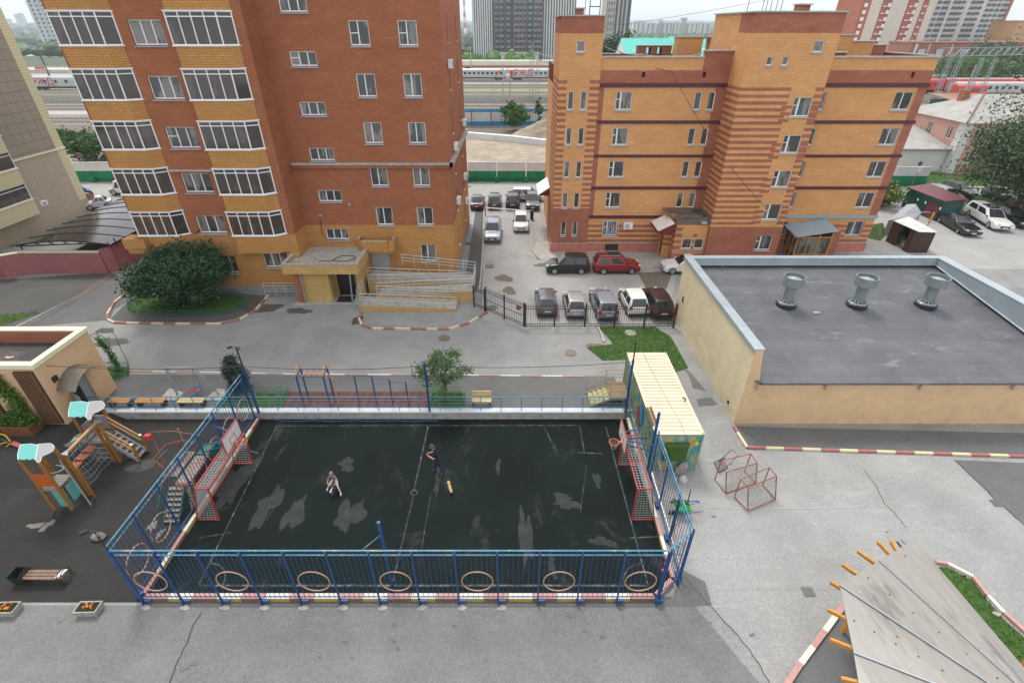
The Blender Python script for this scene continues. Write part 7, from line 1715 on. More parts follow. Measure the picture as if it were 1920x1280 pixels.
def roofs(ox, oy):
    T_ = [(37.5+ox, 833+oy), (58+ox, 831.5+oy), (71+ox, 834+oy), (70.5+ox, 836+oy), (66+ox, 861+oy), (60+ox, 859+oy), (56+ox, 861.5+oy), (50+ox, 859.5+oy), (44+ox, 861.5+oy), (38+ox, 860+oy), (33.5+ox, 861+oy), (33+ox, 852+oy)]
    G_ = [(71.5+ox, 832+oy), (85+ox, 831+oy), (94+ox, 830.5+oy), (99+ox, 833+oy), (102+ox, 839+oy), (99+ox, 845+oy), (90+ox, 850+oy), (80+ox, 854+oy), (77.5+ox, 857+oy), (76+ox, 864+oy), (73+ox, 867+oy), (69+ox, 865+oy), (66.5+ox, 861+oy)]
    P = roofslab(T_, 2.93, M_TURQ, 'roof_panel'); Q = roofslab(G_, 2.96, M_LGREY, 'roof_panel')
    b = MB(); b.tube([p+Vector((0, 0, .0)) for p in P[:4]], .012, 5); b.tube([P[0], P[-1], P[-2]], .012, 5); b.tube([P[3], P[4]], .012, 5); b.tube(Q+[Q[0]], .009, 5); b.build('roof_edge', M_WHITE, PG)
roofs(0, 0); roofs(95, -79.5)
MB().box((-21.72, 15.80, 1.2), (-20.98, 15.84, 1.98)).build('side_panel', M_ORB, PG, bevel=.01)
MB().box((-21.55, 15.98, -.35), (-20.98, 16.02, .8)).build('side_panel', M_TURQ, PG); MB().slab([(-20.9, 16.1, -.1), (-20.9, 16.65, -.1), (-20.9, 16.65, .85), (-20.9, 16.1, .85)], (.03, 0, 0)).build('side_panel', M_TURQ, PG)
MB().box((-21.8, 19.82, 1.1), (-21.02, 19.86, 2.0)).build('side_panel', M_LGREY, PG); MB().slab([(-21.85, 19.0, 1.1), (-21.85, 19.7, 1.1), (-21.85, 19.7, 1.9), (-21.85, 19.0, 1.9)], (-.03, 0, 0)).build('side_panel', M_LGREY, PG)
for y in (19.15, 19.35, 19.55): MB().tube([(-21.0, y, .95), (-21.0, y-.1, .3)], .02, 5).build('grab_bar', M_STEEL, PG)
bA, bB = Vector((-20.62, 16.72, 2.36)), Vector((-20.72, 18.9, 2.36)); MB().tube([bA, bB], .07, 8).build('beam', M_BEIT, PG); MB().tube([bA-Vector((0, 0, .08)), bB-Vector((0, 0, .08))], .055, 8).build('beam', PT, PG)
MB().slab([bA+Vector((-.1, -.12, .1)), bA+Vector((.2, -.12, .02)), bA+Vector((.02, .18, .1))], (0, 0, -.05)).build('bracket', M_LGREY, PG); MB().slab([bB+Vector((-.18, .1, .1)), bB+Vector((.22, .08, .04)), bB+Vector((.05, -.24, .1))], (0, 0, -.05)).build('bracket', M_LGREY, PG)
post(-20.72, 18.95, -.45, 2.34); post(-20.75, 16.75, -.45, 2.34); post(-20.4, 16.6, -.45, 1.6, .05, PT)
MB().tube([(-20.3, 16.15, -.48), (-20.95, 16.6, 2.05)], .035, 7).build('slide_pole', M_STEEL, PG)
n_ = MB(); N1, N2 = 9, 6
A_, B2_, C_, D_ = at(122, 861, 1.75), at(165, 822, 1.75), at(209, 862, -.35), at(157, 917, -.35)
def npt(u, v): p = A_.lerp(B2_, u).lerp(D_.lerp(C_, u), v); return p+Vector((.05*sin(u*9+v*5), 0, -.05*sin(pi*u)))
for i in range(N1+1):
    n_.tube([npt(i/N1, k/8) for k in range(9)], .011, 4)
for j in range(N2+1): n_.tube([npt(k/12, j/N2) for k in range(13)], .014, 4)
n_.build('rope_net', M_ROPE, PG)
for i in range(6): MB().tube([npt(i/5.2, 0), bA.lerp(bB, .1+i*.16)], .013, 4).build('hanger_rope', M_ROPE, PG)
for y, z in ((17.4, .9), (17.9, .95), (18.4, 1.0)):
    MB().box((-21.55, y-.2, z), (-21.1, y+.2, z+.05)).build('stepping_board', M_ORB, PG, bevel=.02); MB().tube([(-21.3, y, z), (-20.95, y, 2.3)], .012, 4).build('hanger_rope', M_ROPE, PG)
MB().slab([at(88, 838, 1.5), at(104, 836, 1.5), at(106, 846, 1.3), at(89, 848, 1.3)], (0, 0, -.04)).build('side_panel', M_ORB, PG)
for z in (-.15, .2, .55): MB().tube([(-21.5, 16.75, z), (-20.75, 16.75, z)], .018, 5).build('rung', M_STEEL, PG); MB().tube([(-21.7, 19.85-.9, z), (-20.95, 18.95, z)], .018, 5).build('rung', M_STEEL, PG)
b = MB(); c_ = Vector((-20.9, 16.0, 1.95)); b.tube([c_+Vector((-.1+.55*sin(t_)*.9, -.1+.5*(1-cos(t_))*.5, 0)) for t_ in [pi*i/8 for i in range(9)]], .03, 6); b.build('hand_ring', M_STEEL, PG)
sA, sB = Vector((-20.98, 19.0, 1.0)), Vector((-19.75, 19.0, -.42))
for y in (19.0, 19.72):
    MB().bar(sA+Vector((0, y-19, -.02)), sB+Vector((0, y-19, 0)), .05, .2).build('stringer', M_GREYM, PG)
    post(-19.72, y, -.45, .72, .06); tp_ = Vector((-21.0, y, 2.0)); bt_ = Vector((-19.74, y, .66))
    MB().tube([tp_, bt_], .045, 7).build('handrail', M_BEIT, PG); MB().tube([tp_-Vector((0, 0, .35)), bt_-Vector((0, 0, .35))], .04, 7).build('handrail', M_BEIT, PG); MB().lathe([(0, 0), (.08, 0), (.06, .06), (0, .09)], (-19.72, y, .72), 10).build('post_cap', M_WHITE, PG)
for i in range(6): t_ = (i+.5)/6; p = sA.lerp(sB, t_); MB().box((p.x-.11, 19.03, p.z+.02), (p.x+.11, 19.69, p.z+.06)).build('tread', M_DECK, PG)
b = MB(); S0, S1, S2 = Vector((-21.85, 19.4, 1.05)), Vector((-23.0, 19.5, .55)), Vector((-23.35, 19.5, .5))
for a, c in ((S0, S1), (S1, S2)): b.slab([a+Vector((0, -.28, 0)), c+Vector((0, -.28, 0)), c+Vector((0, .28, 0)), a+Vector((0, .28, 0))], (0, 0, -.03))
b.build('slide', mat('pale_green_slide', (.28, .36, .29), .3, .1), PG)
for y in (-.3, .3): MB().slab([S0+Vector((0, y, .22)), S1+Vector((0, y, .2)), S2+Vector((-.15, y, -.02)), S2+Vector((0, y, -.12)), S1+Vector((0, y, -.1)), S0+Vector((0, y, -.1))], (0, .03, 0)).build('slide_side', M_LGREY, PG)
R_ = thing('spring_rocker', 'yellow framed rocker with pink seat at the left edge of the playground', 'playground rocker', (-24, 17.5, .2)); hz = .55
Y_ = mat('yellow_paint', (.62, .38, .02), .5, .1)
P = [at(-14, 822, hz), at(2, 813, hz+.25), at(10, 816, hz+.25), at(20, 827, hz)]; b = MB(); b.tube(P, .035, 6); b.tube([at(-8, 836, hz), at(8, 829, hz), at(20, 831, hz), at(4, 843, .25), at(-6, 835, .25)], .03, 6); b.tube([at(4, 843, .25), at(-4, 838, .2)], .03, 5); b.build('frame', Y_, R_)
MB().tube([at(-10, 819, hz+.15), at(20, 829, hz+.1)], .02, 5).build('bar', M_GREENP, R_); MB().slab([at(25.5, 826, hz), at(38, 831, hz), at(33, 837.5, hz), at(19, 832, hz)], (0, 0, -.05)).build('seat', mat('pink_seat', (.60, .12, .12), .5), R_)
MB().tube([at(24, 832, hz-.05), at(24, 834, .25)], .04, 6).build('spring', M_TRIM, R_)
p = at(187, 1009, -.5); b = MB(); r_ = random.Random(2); rings = [[(p.x+.32*sin(pi*j/6)*cos(2*pi*i/12)*r_.uniform(.92, 1.08)+.06*cos(pi*j/6), p.y+.22*sin(pi*j/6)*sin(2*pi*i/12)*r_.uniform(.92, 1.08), -.36-.17*cos(pi*j/6)*1.0) for i in range(12)] for j in range(7)]
for j in range(6):
    for i in range(12): b.poly([rings[j][i], rings[j][(i+1) % 12], rings[j+1][(i+1) % 12], rings[j+1][i]])
tag(b.build('boulder', mat('grey_stone', (.16, .155, .15), .8, .3, 5), smooth=True), 'rounded grey boulder on the dark rubber outside the court corner', 'boulder')
BN = thing('bench', 'brown slatted bench with looped metal arms and a white paper on it', 'bench', (-19.2, 12.3, -.5)); bx0, bx1, by_ = -20.05, -18.45, 12.3
for i in range(3): MB().box((bx0, by_-.24+i*.15, -.08), (bx1, by_-.12+i*.15, -.04)).build('seat_slat', mat('weathered_slat', (.20, .13, .09), .8, .2, 6), BN)
for x in (bx0-.02, bx1+.02, bx0+.1, bx1-.1): MB().tube([(x, by_-.28, -.5), (x, by_-.26, .05), (x, by_-.1, .15), (x, by_+.12, .15), (x, by_+.24, .05), (x, by_+.26, -.5)], .018, 5).build('arm', M_IRON, BN)
tag(MB().slab([(-18.72, 12.12, -.03), (-18.55, 12.14, -.03), (-18.46, 12.5, -.03), (-18.63, 12.5, -.03)], (0, 0, .006)).build('paper', M_WHITE), 'crumpled white paper lying on the bench', 'paper')
b = MB(); b.prism([(-20.55, 12.1), (-20.15, 12.1), (-20.15, 12.5), (-20.55, 12.5)], -.48, -.44); q = [(-20.6, 12.05), (-20.1, 12.05), (-20.1, 12.55), (-20.6, 12.55)]
for i in range(4): a, c = q[i], q[(i+1) % 4]; a2, c2 = (a[0]*.85-20.35*.15, a[1]*.85+12.3*.15), (c[0]*.85-20.35*.15, c[1]*.85+12.3*.15); b.poly([(*a2, -.45), (*c2, -.45), (*c, .05), (*a, .05)])
tag(b.build('litter_bin', mat('dark_green_bin', (.01, .025, .018), .5)), 'dark square litter bin beside the brown slatted bench', 'litter bin')
def trough(px, py, label, seed):
    p = at(px, py, -.5); T_ = thing('flower_trough', label, 'flower trough', p, .03, 'flower troughs at the edge of the near drive'); L_, W_, H_ = .44, .24, .34
    b = MB(); q0 = [(-L_*.88, -W_*.85), (L_*.88, -W_*.85), (L_*.88, W_*.85), (-L_*.88, W_*.85)]; q1 = [(-L_, -W_), (L_, -W_), (L_, W_), (-L_, W_)]; q2 = [(-L_+.05, -W_+.05), (L_-.05, -W_+.05), (L_-.05, W_-.05), (-L_+.05, W_-.05)]
    for i in range(4):
        j = (i+1) % 4; b.poly([(*q0[i], 0), (*q0[j], 0), (*q1[j], H_), (*q1[i], H_)]); b.poly([(*q1[i], H_), (*q1[j], H_), (*q2[j], H_), (*q2[i], H_)]); b.poly([(*q2[i], H_), (*q2[j], H_), (*q2[j], H_-.1), (*q2[i], H_-.1)])
    b.build('trough', mat('pebbled_concrete', (.33, .31, .28), .9, .4, 14, bmp=.5), T_, local=True); MB().poly([(*q, H_-.09) for q in q2]); c = MB(); c.poly([(*q, H_-.07) for q in q2]); c.build('soil', mat('dark_soil', (.035, .02, .014), .95, .3, 8), T_, local=True)
    r_ = random.Random(seed); lf, fl, f2 = MB(), MB(), MB()
    for i in range(420): add_leaf(lf, Vector((r_.uniform(-.22, .3), r_.uniform(-.15, .15), H_-.04+r_.uniform(0, .1))), .022, r_)
    for i in range(15):
        c_ = Vector((r_.uniform(-.1, .22), r_.uniform(-.12, .12), H_+.08)); (fl if i % 3 else f2).lathe([(0, .02), (.03, .012), (.034, -.008), (0, -.015)], c_, 8)
    lf.build('leaves', leafmat('vine_72', (.05, .13, .015), 2), T_, local=True); fl.build('flowers', mat('orange_flower', (.75, .17, .01), .6), T_, local=True); f2.build('flowers', mat('crimson_flower', (.35, .01, .06), .6), T_, local=True)
trough(171, 1146, 'pebbled concrete flower trough with orange flowers below the court corner', 1); trough(18, 1147, 'pebbled concrete flower trough with crimson and orange flowers at the left edge', 2)
# ------------------------------------------------------------ old metal slide outside the left court fence
OS = thing('old_slide', 'old red and green metal slide with plank platforms outside the court fence', 'slide', (-15.9, 17.3, -.5)); M_PLK = mat('grey_plank', (.27, .21, .19), .85, .25, 6)
b = MB()
for i in range(7): b.box((-15.85+.0, 16.35+i*.25, .82), (-15.2, 16.58+i*.25, .87))
b.build('platform', M_PLK, OS); b = MB()
for i in range(5): b.slab([(-16.75+i*.16, 16.7, .95), (-16.6+i*.16, 16.65, .95), (-16.6+i*.16, 18.3, .95), (-16.75+i*.16, 18.3, .95)], (0, 0, -.04))
b.build('platform', M_PLK, OS)
MB().box((-15.18, 16.3, -.3), (-15.14, 18.15, .85)).build('side_panel', mat('maroon_sheet', (.10, .012, .012), .5), OS); MB().box((-15.85, 16.28, .3), (-15.15, 16.32, .85)).build('side_panel', mat('pinkish_sheet', (.42, .14, .12), .6, .2, 4), OS)
for x in (-15.9, -15.18):
    for y in (16.35, 18.15): MB().tube([(x, y, -.5), (x, y, 1.0)], .03, 6).build('post', M_GREENP, OS)
for x, y in ((-16.8, 16.7), (-16.8, 18.4), (-16.3, 16.6)): MB().tube([(x, y, -.5), (x, y, 1.9)], .022, 6).build('post', M_RUST, OS)
def rp_(pts, r=.022, m=M_RUST, nm='handrail'): MB().tube(pts, r, 6).build(nm, m, OS)
rp_([at(308, 868, .9), at(287, 860, 1.85), at(310, 833, 1.85), at(346, 824, 1.85), at(352, 828, 1.85), at(374, 827, 1.85), at(356, 853, 1.4)])
rp_([at(287, 860, 1.85), at(316, 885, 1.2)]); rp_([at(290, 866, 1.3), at(314, 842, 1.3)], .016, M_GREENP); rp_([at(309, 870, 1.3), at(281, 809, 2.8), at(326, 808, 2.8)]); rp_([at(326, 808, 2.8), at(375, 816, 2.5)])
rp_([at(352, 842, 1.0), at(333, 803, 2.9)], .025, M_YST, 'pole'); MB().box((-17.25, 17.35, 2.6), (-16.95, 17.55, 2.85)).build('top_box', mat('dull_red_box', (.33, .03, .025), .6), OS); rp_([at(374, 827, 1.85), at(384, 850, 1.0), at(398, 862, .85)], .022, M_RUST)
for i in range(7): z = .62-.17*i; y = 16.2-.17*i; MB().box((-16.12, y-.09, z), (-15.5, y+.09, z+.04)).build('tread', M_PLK, OS)
for x in (-16.16, -15.46): MB().bar((x, 16.3, .7), (x, 15.05, -.5), .035, .1).build('stringer', M_GREENP, OS); rp_([(x, 16.3, 1.5), (x, 15.1, .4), (x, 15.05, -.5)], .018, M_GREENP)
MB().slab([(-15.9, 18.2, .85), (-15.25, 18.2, .85), (-15.2, 18.9, .8), (-15.85, 18.9, .8)], (0, 0, -.04)).build('slide_bed', mat('slide_green', (.01, .14, .06), .45), OS); MB().slab([(-15.2, 18.25, 1.05), (-15.2, 18.95, .95), (-15.2, 18.95, .45), (-15.2, 18.25, .5)], (.03, 0, 0)).build('slide_side', MATS['slide_green'], OS)
MB().slab([(-15.85, 18.9, .8), (-15.2, 18.9, .8), (-15.25, 20.6, -.35), (-15.85, 20.6, -.35)], (0, 0, -.04)).build('slide_bed', MATS['slide_green'], OS)
q = MB(); net(q, (-15.08, 15.95, .8), (-15.08, 16.5, .85), (-15.02, 16.5, -.2), (-15.02, 15.6, -.2), 4, 6, .012); q.build('rope_ladder', M_YST, OS)
MB().slab([(-16.5, 16.6, 1.0), (-16.3, 16.6, 1.35), (-16.3, 18.3, 1.35), (-16.5, 18.3, 1.0)], (.02, 0, 0)).build('side_sheet', mat('pale_blue_sheet', (.25, .36, .42), .5, .3, 4), OS)
# ------------------------------------------------------------ things right of the court
def cage(label, P0, P1, P2, P3, T0, T1, T2, T3):
    R_ = thing('small_goal', label, 'goal', P0, 0, 'rusty training goals'); b = MB()
    for a, c in ((P0, T0), (P1, T1), (T0, T1), (T0, T3), (T1, T2), (T3, T2), (T3, P3), (T2, P2), (P3, P2), (P0, P3), (P1, P2)): b.bar(a, c, .036)
    b.build('frame', M_RUST, R_); n_ = MB()
    s_ = lambda a, c, t_, k: a.lerp(c, t_)+Vector((0, 0, -k*sin(pi*t_)))
    for i in range(15):
        t_ = i/14; n_.tube([T3.lerp(T2, t_), T3.lerp(T2, t_).lerp(P3.lerp(P2, t_), .5)+Vector((-.08, .05*sin(i), 0)), P3.lerp(P2, t_)+Vector((0, 0, .05))], .007, 3)
    for j in range(9): v = j/8; n_.tube([T3.lerp(P3, v).lerp(T2.lerp(P2, v), k/6)+Vector((0, .06*sin(k+j), -.04*sin(k*1.3))) for k in range(7)], .007, 3)
    n_.build('net', mat('brown_net', (.25, .22, .18), .9), R_)
def cg(px, zb=-.25, zt=.95): return [at(*q, zb) for q in px[:4]]+[at(*q, zt) for q in px[4:]]
cage('rusty red training goal frame beside the lawn sweeper', *cg([(1340, 899), (1396, 884), (1417, 905), (1361, 924), (1352, 864), (1408, 850), (1420, 868), (1362, 885)]))
cage('rusty red training goal frame with torn net, nearer the camera', *cg([(1377, 931), (1430, 909), (1454, 935), (1402, 957), (1389, 898), (1443, 876), (1456, 892), (1403, 914)]))
SWP = thing('lawn_sweeper', 'small black and grey push sweeper with a folding handle', 'sweeper', at(1348, 876, -.27))
a, c = at(1336, 873, -.2), at(1364, 880, -.2); b = MB(); b.prism([(q.x, q.y) for q in (at(1338, 866, -.2), at(1352, 861, -.2), at(1365, 876, -.2), at(1348, 886, -.2))], -.38, -.12); b.build('deck', mat('sweeper_grey', (.12, .13, .14), .5, .2, 6), SWP, bevel=.03)
for px, py in ((1328, 871), (1347, 889), (1370, 876), (1352, 859)): q = at(px, py, -.45); MB().lathe([(0, -.045), (.13, -.045), (.14, 0), (.13, .045), (0, .045)], (q.x, q.y, q.z+.1), 14, axis='x').build('wheel', M_BLACK, SWP)
MB().tube([at(1353, 860, -.15), at(1372, 842, .45), at(1384, 853, .45), at(1362, 875, -.15)], .016, 6).build('handle', M_TRIM, SWP); MB().tube([at(1347, 864, -.12), at(1360, 858, .0)], .03, 6).build('brush_bar', M_TRIM, SWP)
WB = thing('wheelbarrow', 'green wheelbarrow with dark wheels behind the court fence corner', 'wheelbarrow', at(1275, 960, -.5)); q = at(1275, 955, -.1)
b = MB(); q1 = [(q.x-.32, q.y-.25), (q.x+.38, q.y-.3), (q.x+.42, q.y+.32), (q.x-.28, q.y+.3)]; q0 = [(q.x-.18, q.y-.15), (q.x+.22, q.y-.18), (q.x+.24, q.y+.18), (q.x-.16, q.y+.16)]
for i in range(4): j = (i+1) % 4; b.slab([(*q0[i], -.1), (*q0[j], -.1), (*q1[j], .2), (*q1[i], .2)], (0, 0, -.02))
b.slab([(*p, -.1) for p in q0], (0, 0, -.02)); b.build('tray', mat('bright_green_plastic', (.03, .36, .05), .45), WB)
MB().lathe([(0, -.04), (.17, -.04), (.19, 0), (.17, .04), (0, .04)], (q.x-.35, q.y-.05, -.31), 16, axis='y').build('wheel', M_BLACK, WB)
for s_ in (-.2, .2): MB().tube([(q.x-.35, q.y+s_*.3, -.31), (q.x+.2, q.y+s_, -.15), (q.x+.95, q.y+s_*1.3, .12)], .018, 6).build('handle', mat('handle_blue', (.02, .12, .3), .5), WB)
for i, (px, py, sx, sy, sz, c, lb) in enumerate(((1268, 893, .28, .22, 1.0, (.30, .26, .25), 'crumpled bundle under clear plastic leaning by the container corner'), (1278, 908, .22, .2, .6, (.45, .45, .45), 'grey plastic bag bundle beside the court fence'))):
    p = at(px, py, -.45); b = MB(); r_ = random.Random(i+5); rings = []
    for j in range(8):
        k = sin(pi*(j+.6)/8.2)**.5; rings.append([(p.x+sx*k*cos(2*pi*a/14)*r_.uniform(.8, 1.15)+.04*j*(1-i), p.y+sy*k*sin(2*pi*a/14)*r_.uniform(.8, 1.15), -.46+sz*j/7) for a in range(14)])
    for j in range(7):
        for a in range(14): b.poly([rings[j][a], rings[j][(a+1) % 14], rings[j+1][(a+1) % 14], rings[j+1][a]])
    b.poly(rings[-1]); tag(b.build('wrapped_bundle', mat('bundle_%d' % i, c, .35, .35, 7)), lb, 'bundle')
for px0, py0, px1, py1, z0, z1, m, lb in ((1273, 930, 1267, 905, -.45, .3, mat('orange_plastic', (.60, .12, .02), .5), 'orange shovel with its blade down behind the fence'), (1287, 955, 1295, 918, -.45, 1.1, M_IRON, 'dark long handled tool standing behind the fence corner'), (1305, 938, 1311, 941, .1, .15, M_IRON, 'dark handle grip of the blue rake'), (1285, 940, 1310, 939, -.1, .3, MATS['handle_blue'], 'blue rake handle sticking out past the fence')):
    tag(MB().tube([at(px0, py0, z0), at(px1, py1, z1)], .025, 6).build('garden_tool', m), lb, 'garden tool')
p = at(1302, 892, -.44); tag(MB().tube([(p.x+.1*cos(t_), p.y+.12*sin(t_), -.3) for t_ in [pi*i/5 for i in range(10)]], .022, 5, closed=True).build('handle_ring', MATS['orange_plastic']), 'orange D shaped shovel handle beside the container', 'handle')
for px, py in ((1249, 1058), (1244, 1070)):
    p = at(px, py, -.48); b = MB(); b.lathe([(0, 0), (.09, .0), (.1, .05), (.05, .1), (0, .1)], p, 10); tag(b.build('toy', mat('magenta_toy', (.55, .04, .35), .5)), 'magenta toy lying in the cut corner of the court, '+('farther' if py == 1058 else 'nearer')+' of two', 'toy')
# ------------------------------------------------------------ polycarbonate shelter at the bottom right
SHL = thing('polycarbonate_shelter', 'brownish polycarbonate shelter roof on amber timber frame at the bottom right', 'shelter', (14, 8, -.5))
zE = 2.05; ap = at(2005, 1375, 3.15)
def dustypoly():
    m, t, b = newmat('dusty_polycarbonate'); w_ = noise(t, 1.1, 7, mapped(t, (6, .6, 1), rot=(0, 0, -.72)), rough=.75)
    col = ramp(t, w_, [(.3, (.23, .215, .195)), (.6, (.285, .27, .25)), (.8, (.34, .325, .30))]); w2 = noise(t, .7, 6, mapped(t, (5, .7, 1), (3, 1, 0), (0, 0, -.9)), rough=.7); p_ = noise(t, .35, 2, mapped(t, (1, 1, 1), (8.3, 4.4, 0)))
    m_ = nd(t, 'Math', operation='MULTIPLY'); t.links.new(ramp(t, w2, [(.5, (0, 0, 0)), (.6, (1, 1, 1))]), m_.inputs[0]); t.links.new(ramp(t, p_, [(.5, (0, 0, 0)), (.62, (1, 1, 1))]), m_.inputs[1])
    col = mix(t, m_.outputs[0], col, (.13, .125, .12)); t.links.new(col, b.inputs['Base Color']); b.inputs['Roughness'].default_value = .32; b.inputs['Specular IOR Level'].default_value = .45; return m
M_DP = dustypoly()
E1, E2, E3, E4 = at(1714, 1010, zE), at(1574, 1096, zE), at(1612, 1290, zE), at(2030, 1392, zE)
rid = E2; pk = at(1890, 1304, 3.0)
q_m = at(1648, 1051, zE+.002); qm2 = at(1925, 1300, 2.95)
MB().slab([E1, q_m, qm2, at(1990, 1332, zE+.4)], (0, 0, -.03)).build('roof_sheet', M_DP, SHL)
MB().slab([q_m+Vector((-.01, 0, 0)), E2, pk, qm2+Vector((-.01, 0, 0))], (0, 0, -.03)).build('roof_sheet', M_DP, SHL)
s3 = at(1601, 1223, zE); s3b = at(1800, 1300, 2.75)
MB().slab([E2+Vector((0, -.02, -.01)), s3, s3b, pk+Vector((0, -.02, -.01))], (0, 0, -.03)).build('roof_sheet', M_DP, SHL)
MB().slab([s3+Vector((0, -.01, -.01)), E3, at(1700, 1400, 2.4), s3b+Vector((0, -.01, -.01))], (0, 0, -.03)).build('roof_sheet', M_DP, SHL)
for A, B_, w_ in ((q_m, qm2, .035), (E2, pk, .07), (s3, s3b, .06)): MB().bar(A+Vector((0, 0, .03)), B_+Vector((0, 0, .03)), w_, .03).build('ridge_strip', M_STEEL, SHL)
b = MB()
for A, B_ in ((q_m, qm2), (E2, pk), (s3, s3b), (q_m.lerp(E1, .5), qm2+Vector((.8, 0, -.3))), (E2.lerp(q_m, .5), pk.lerp(qm2, .5)), (E2.lerp(s3, .5), pk.lerp(s3b, .5))):
    n_ = 6
    for i in range(n_): p = A.lerp(B_, (i+.35)/n_); b.lathe([(0, .045), (.022, .04), (.026, .03)], p+Vector((.03, 0, 0)), 8)
b.build('screw_cap', M_TRIM, SHL)
for (tx, ty), (ix, iy) in (((1548, 1218-140), (1577, 1103)), ((1579, 1058), (1606, 1076)), ((1608, 1033), (1636, 1053)), ((1646, 1016), (1667, 1038)), ((1671, 1015), (1680, 1030)), ((1552, 1142), (1586, 1160)), ((1556, 1198), (1600, 1216)), ((1577, 1271), (1612, 1279))):
    a = at(tx if ty != 1078 else 1557, ty if ty != 1078 else 1091, 1.85); c = at(ix, iy, 1.9); c = a+(c-a)*1.8; MB().bar(a, c, .09, .14).build('rafter', M_TIMBER, SHL)
MB().bar(at(1682, 1015, 1.95), at(1692, 1028, 1.9), .05).build('bracket', M_IRON, SHL); MB().bar(at(1690, 1010, 1.9), at(1702, 1024, 1.9), .06).build('bracket', M_STEEL, SHL)
for x, y in ((12.6, 10.2), (15.3, 11.3), (13.2, 7.6), (17.6, 8.6), (15.0, 6.2)): MB().box((x-.07, y-.07, -.5), (x+.07, y+.07, 2.0)).build('post', M_TIMBER, SHL)
MB().bar((12.6, 10.2, 1.78), (15.3, 11.3, 1.78), .1, .12).build('beam', M_TIMBER, SHL); MB().bar((12.6, 10.1, 1.78), (13.2, 7.6, 1.78), .1, .12).build('beam', M_TIMBER, SHL)
p = at(1612, 1111, 2.12); tag(MB().lathe([(0, 0), (.05, .01), (.05, .05), (0, .07)], p, 10).build('bottle_cap', M_STEEL), 'small shiny cap stuck on the shelter roof near the seam', 'litter')
p = at(1681, 1193, 2.38); b = MB(); r_ = random.Random(4)
for i in range(9): add_leaf(b, p+Vector((r_.uniform(-.05, .05), r_.uniform(-.04, .04), .03)), .05, r_)
tag(b.build('dry_leaf', mat('dry_leaf', (.45, .17, .07), .8)), 'dry brown leaf lying on the shelter roof', 'leaf')
psheet('shelter_floor', [(1583, 1150), (1545, 1190), (1505, 1250), (1480, 1290), (1640, 1290), (1640, 1150)], M_PAVE, .016)
p = at(1866, 1151, -.4); tag(MB().prism([(p.x-.14, p.y+.05), (p.x+.05, p.y-.1), (p.x+.18, p.y-.05), (p.x+.02, p.y+.1)], -.46, -.34).build('stone_slab', M_CONC, bevel=.02), 'small broken concrete slab on the bottom right lawn', 'slab')
# ------------------------------------------------------------ right rear: garages, sheds, pink house
def boxhouse(name, label, cat, quad, h0, h1, mwall, mroof, over=.15):
    """four ground corners (near-left, near-right, far-right, far-left); roof falls from near edge h0 to far edge h1"""
    R_ = thing(name, label, cat, quad[0]); Q = [Vector((*q[:2], 0)) for q in quad]; hs_ = (h0, h0, h1, h1); b = MB()
    for i in range(4): j = (i+1) % 4; b.poly([Q[i], Q[j], Q[j]+Vector((0, 0, hs_[j])), Q[i]+Vector((0, 0, hs_[i]))])
    b.build('wall', mwall, R_); c = sum(Q, Vector())/4
    MB().slab([Q[i]+(Q[i]-c).normalized()*over+Vector((0, 0, hs_[i]+.05)) for i in range(4)], (0, 0, -.07)).build('roof', mroof, R_); return R_, Q
def corr(name, c, k=5, ax=(1, 1)):
    m, t, b = newmat(name); sx = nd(t, 'SeparateXYZ'); t.links.new(pos(t), sx.inputs[0]); a = nd(t, 'Math', operation='ADD'); t.links.new(sx.outputs[0], a.inputs[0]); t.links.new(sx.outputs[1], a.inputs[1])
    s_ = nd(t, 'Math', operation='MULTIPLY'); t.links.new(a.outputs[0], s_.inputs[0]); s_.inputs[1].default_value = k; sn = nd(t, 'Math', operation='SINE'); t.links.new(s_.outputs[0], sn.inputs[0])
    f = noise(t, 1.5, 5); col = ramp(t, f, [(.3, tuple(x*.75 for x in c)), (.7, tuple(x*1.2 for x in c))]); t.links.new(col, b.inputs['Base Color']); b.inputs['Roughness'].default_value = .45; bump(t, b, sn.outputs[0], .4, .03); return m
C_G, C_M, C_B, C_W = corr('green_sheeting', (.006, .075, .055), 14), corr('maroon_sheeting', (.14, .03, .04), 14), corr('brown_sheeting', (.045, .02, .015), 16), corr('white_sheeting', (.62, .62, .59), 16)
gq = [atG(1689, 387), atG(1753, 415), atG(1797, 404), atG(1731, 374)]
R_, Q = boxhouse('metal_garage', 'dark green metal double garage with maroon roof and graffiti', 'garage', gq, 2.35, 1.95, C_G, C_M, .25)
e = (Q[1]-Q[0]).normalized(); nn = Vector((e.y, -e.x, 0)); L_ = (Q[1]-Q[0]).length
MB().slab([Q[0]+nn*.08+Vector((0, 0, 1.9)), Q[1]+nn*.08+Vector((0, 0, 1.9)), Q[1]+nn*.08+Vector((0, 0, 2.32)), Q[0]+nn*.08+Vector((0, 0, 2.32))], nn*.04).build('fascia', C_G, R_)
for a0, a1, m in ((.04, .62, C_G), (.64, .97, C_M)): MB().slab([Q[0]+e*L_*a0+nn*.01+Vector((0, 0, .06)), Q[0]+e*L_*a1+nn*.01+Vector((0, 0, .06)), Q[0]+e*L_*a1+nn*.01+Vector((0, 0, 1.85)), Q[0]+e*L_*a0+nn*.01+Vector((0, 0, 1.85))], nn*.04).build('door', m, R_)
for a in (.36, .58, .98): MB().slab([Q[0]+e*L_*a+nn*.06+Vector((0, 0, 1.35)), Q[0]+e*(L_*a+.22)+nn*.06+Vector((0, 0, 1.35)), Q[0]+e*(L_*a+.22)+nn*.06+Vector((0, 0, 1.65)), Q[0]+e*L_*a+nn*.06+Vector((0, 0, 1.65))], nn*.02).build('notice', M_WHITE, R_)
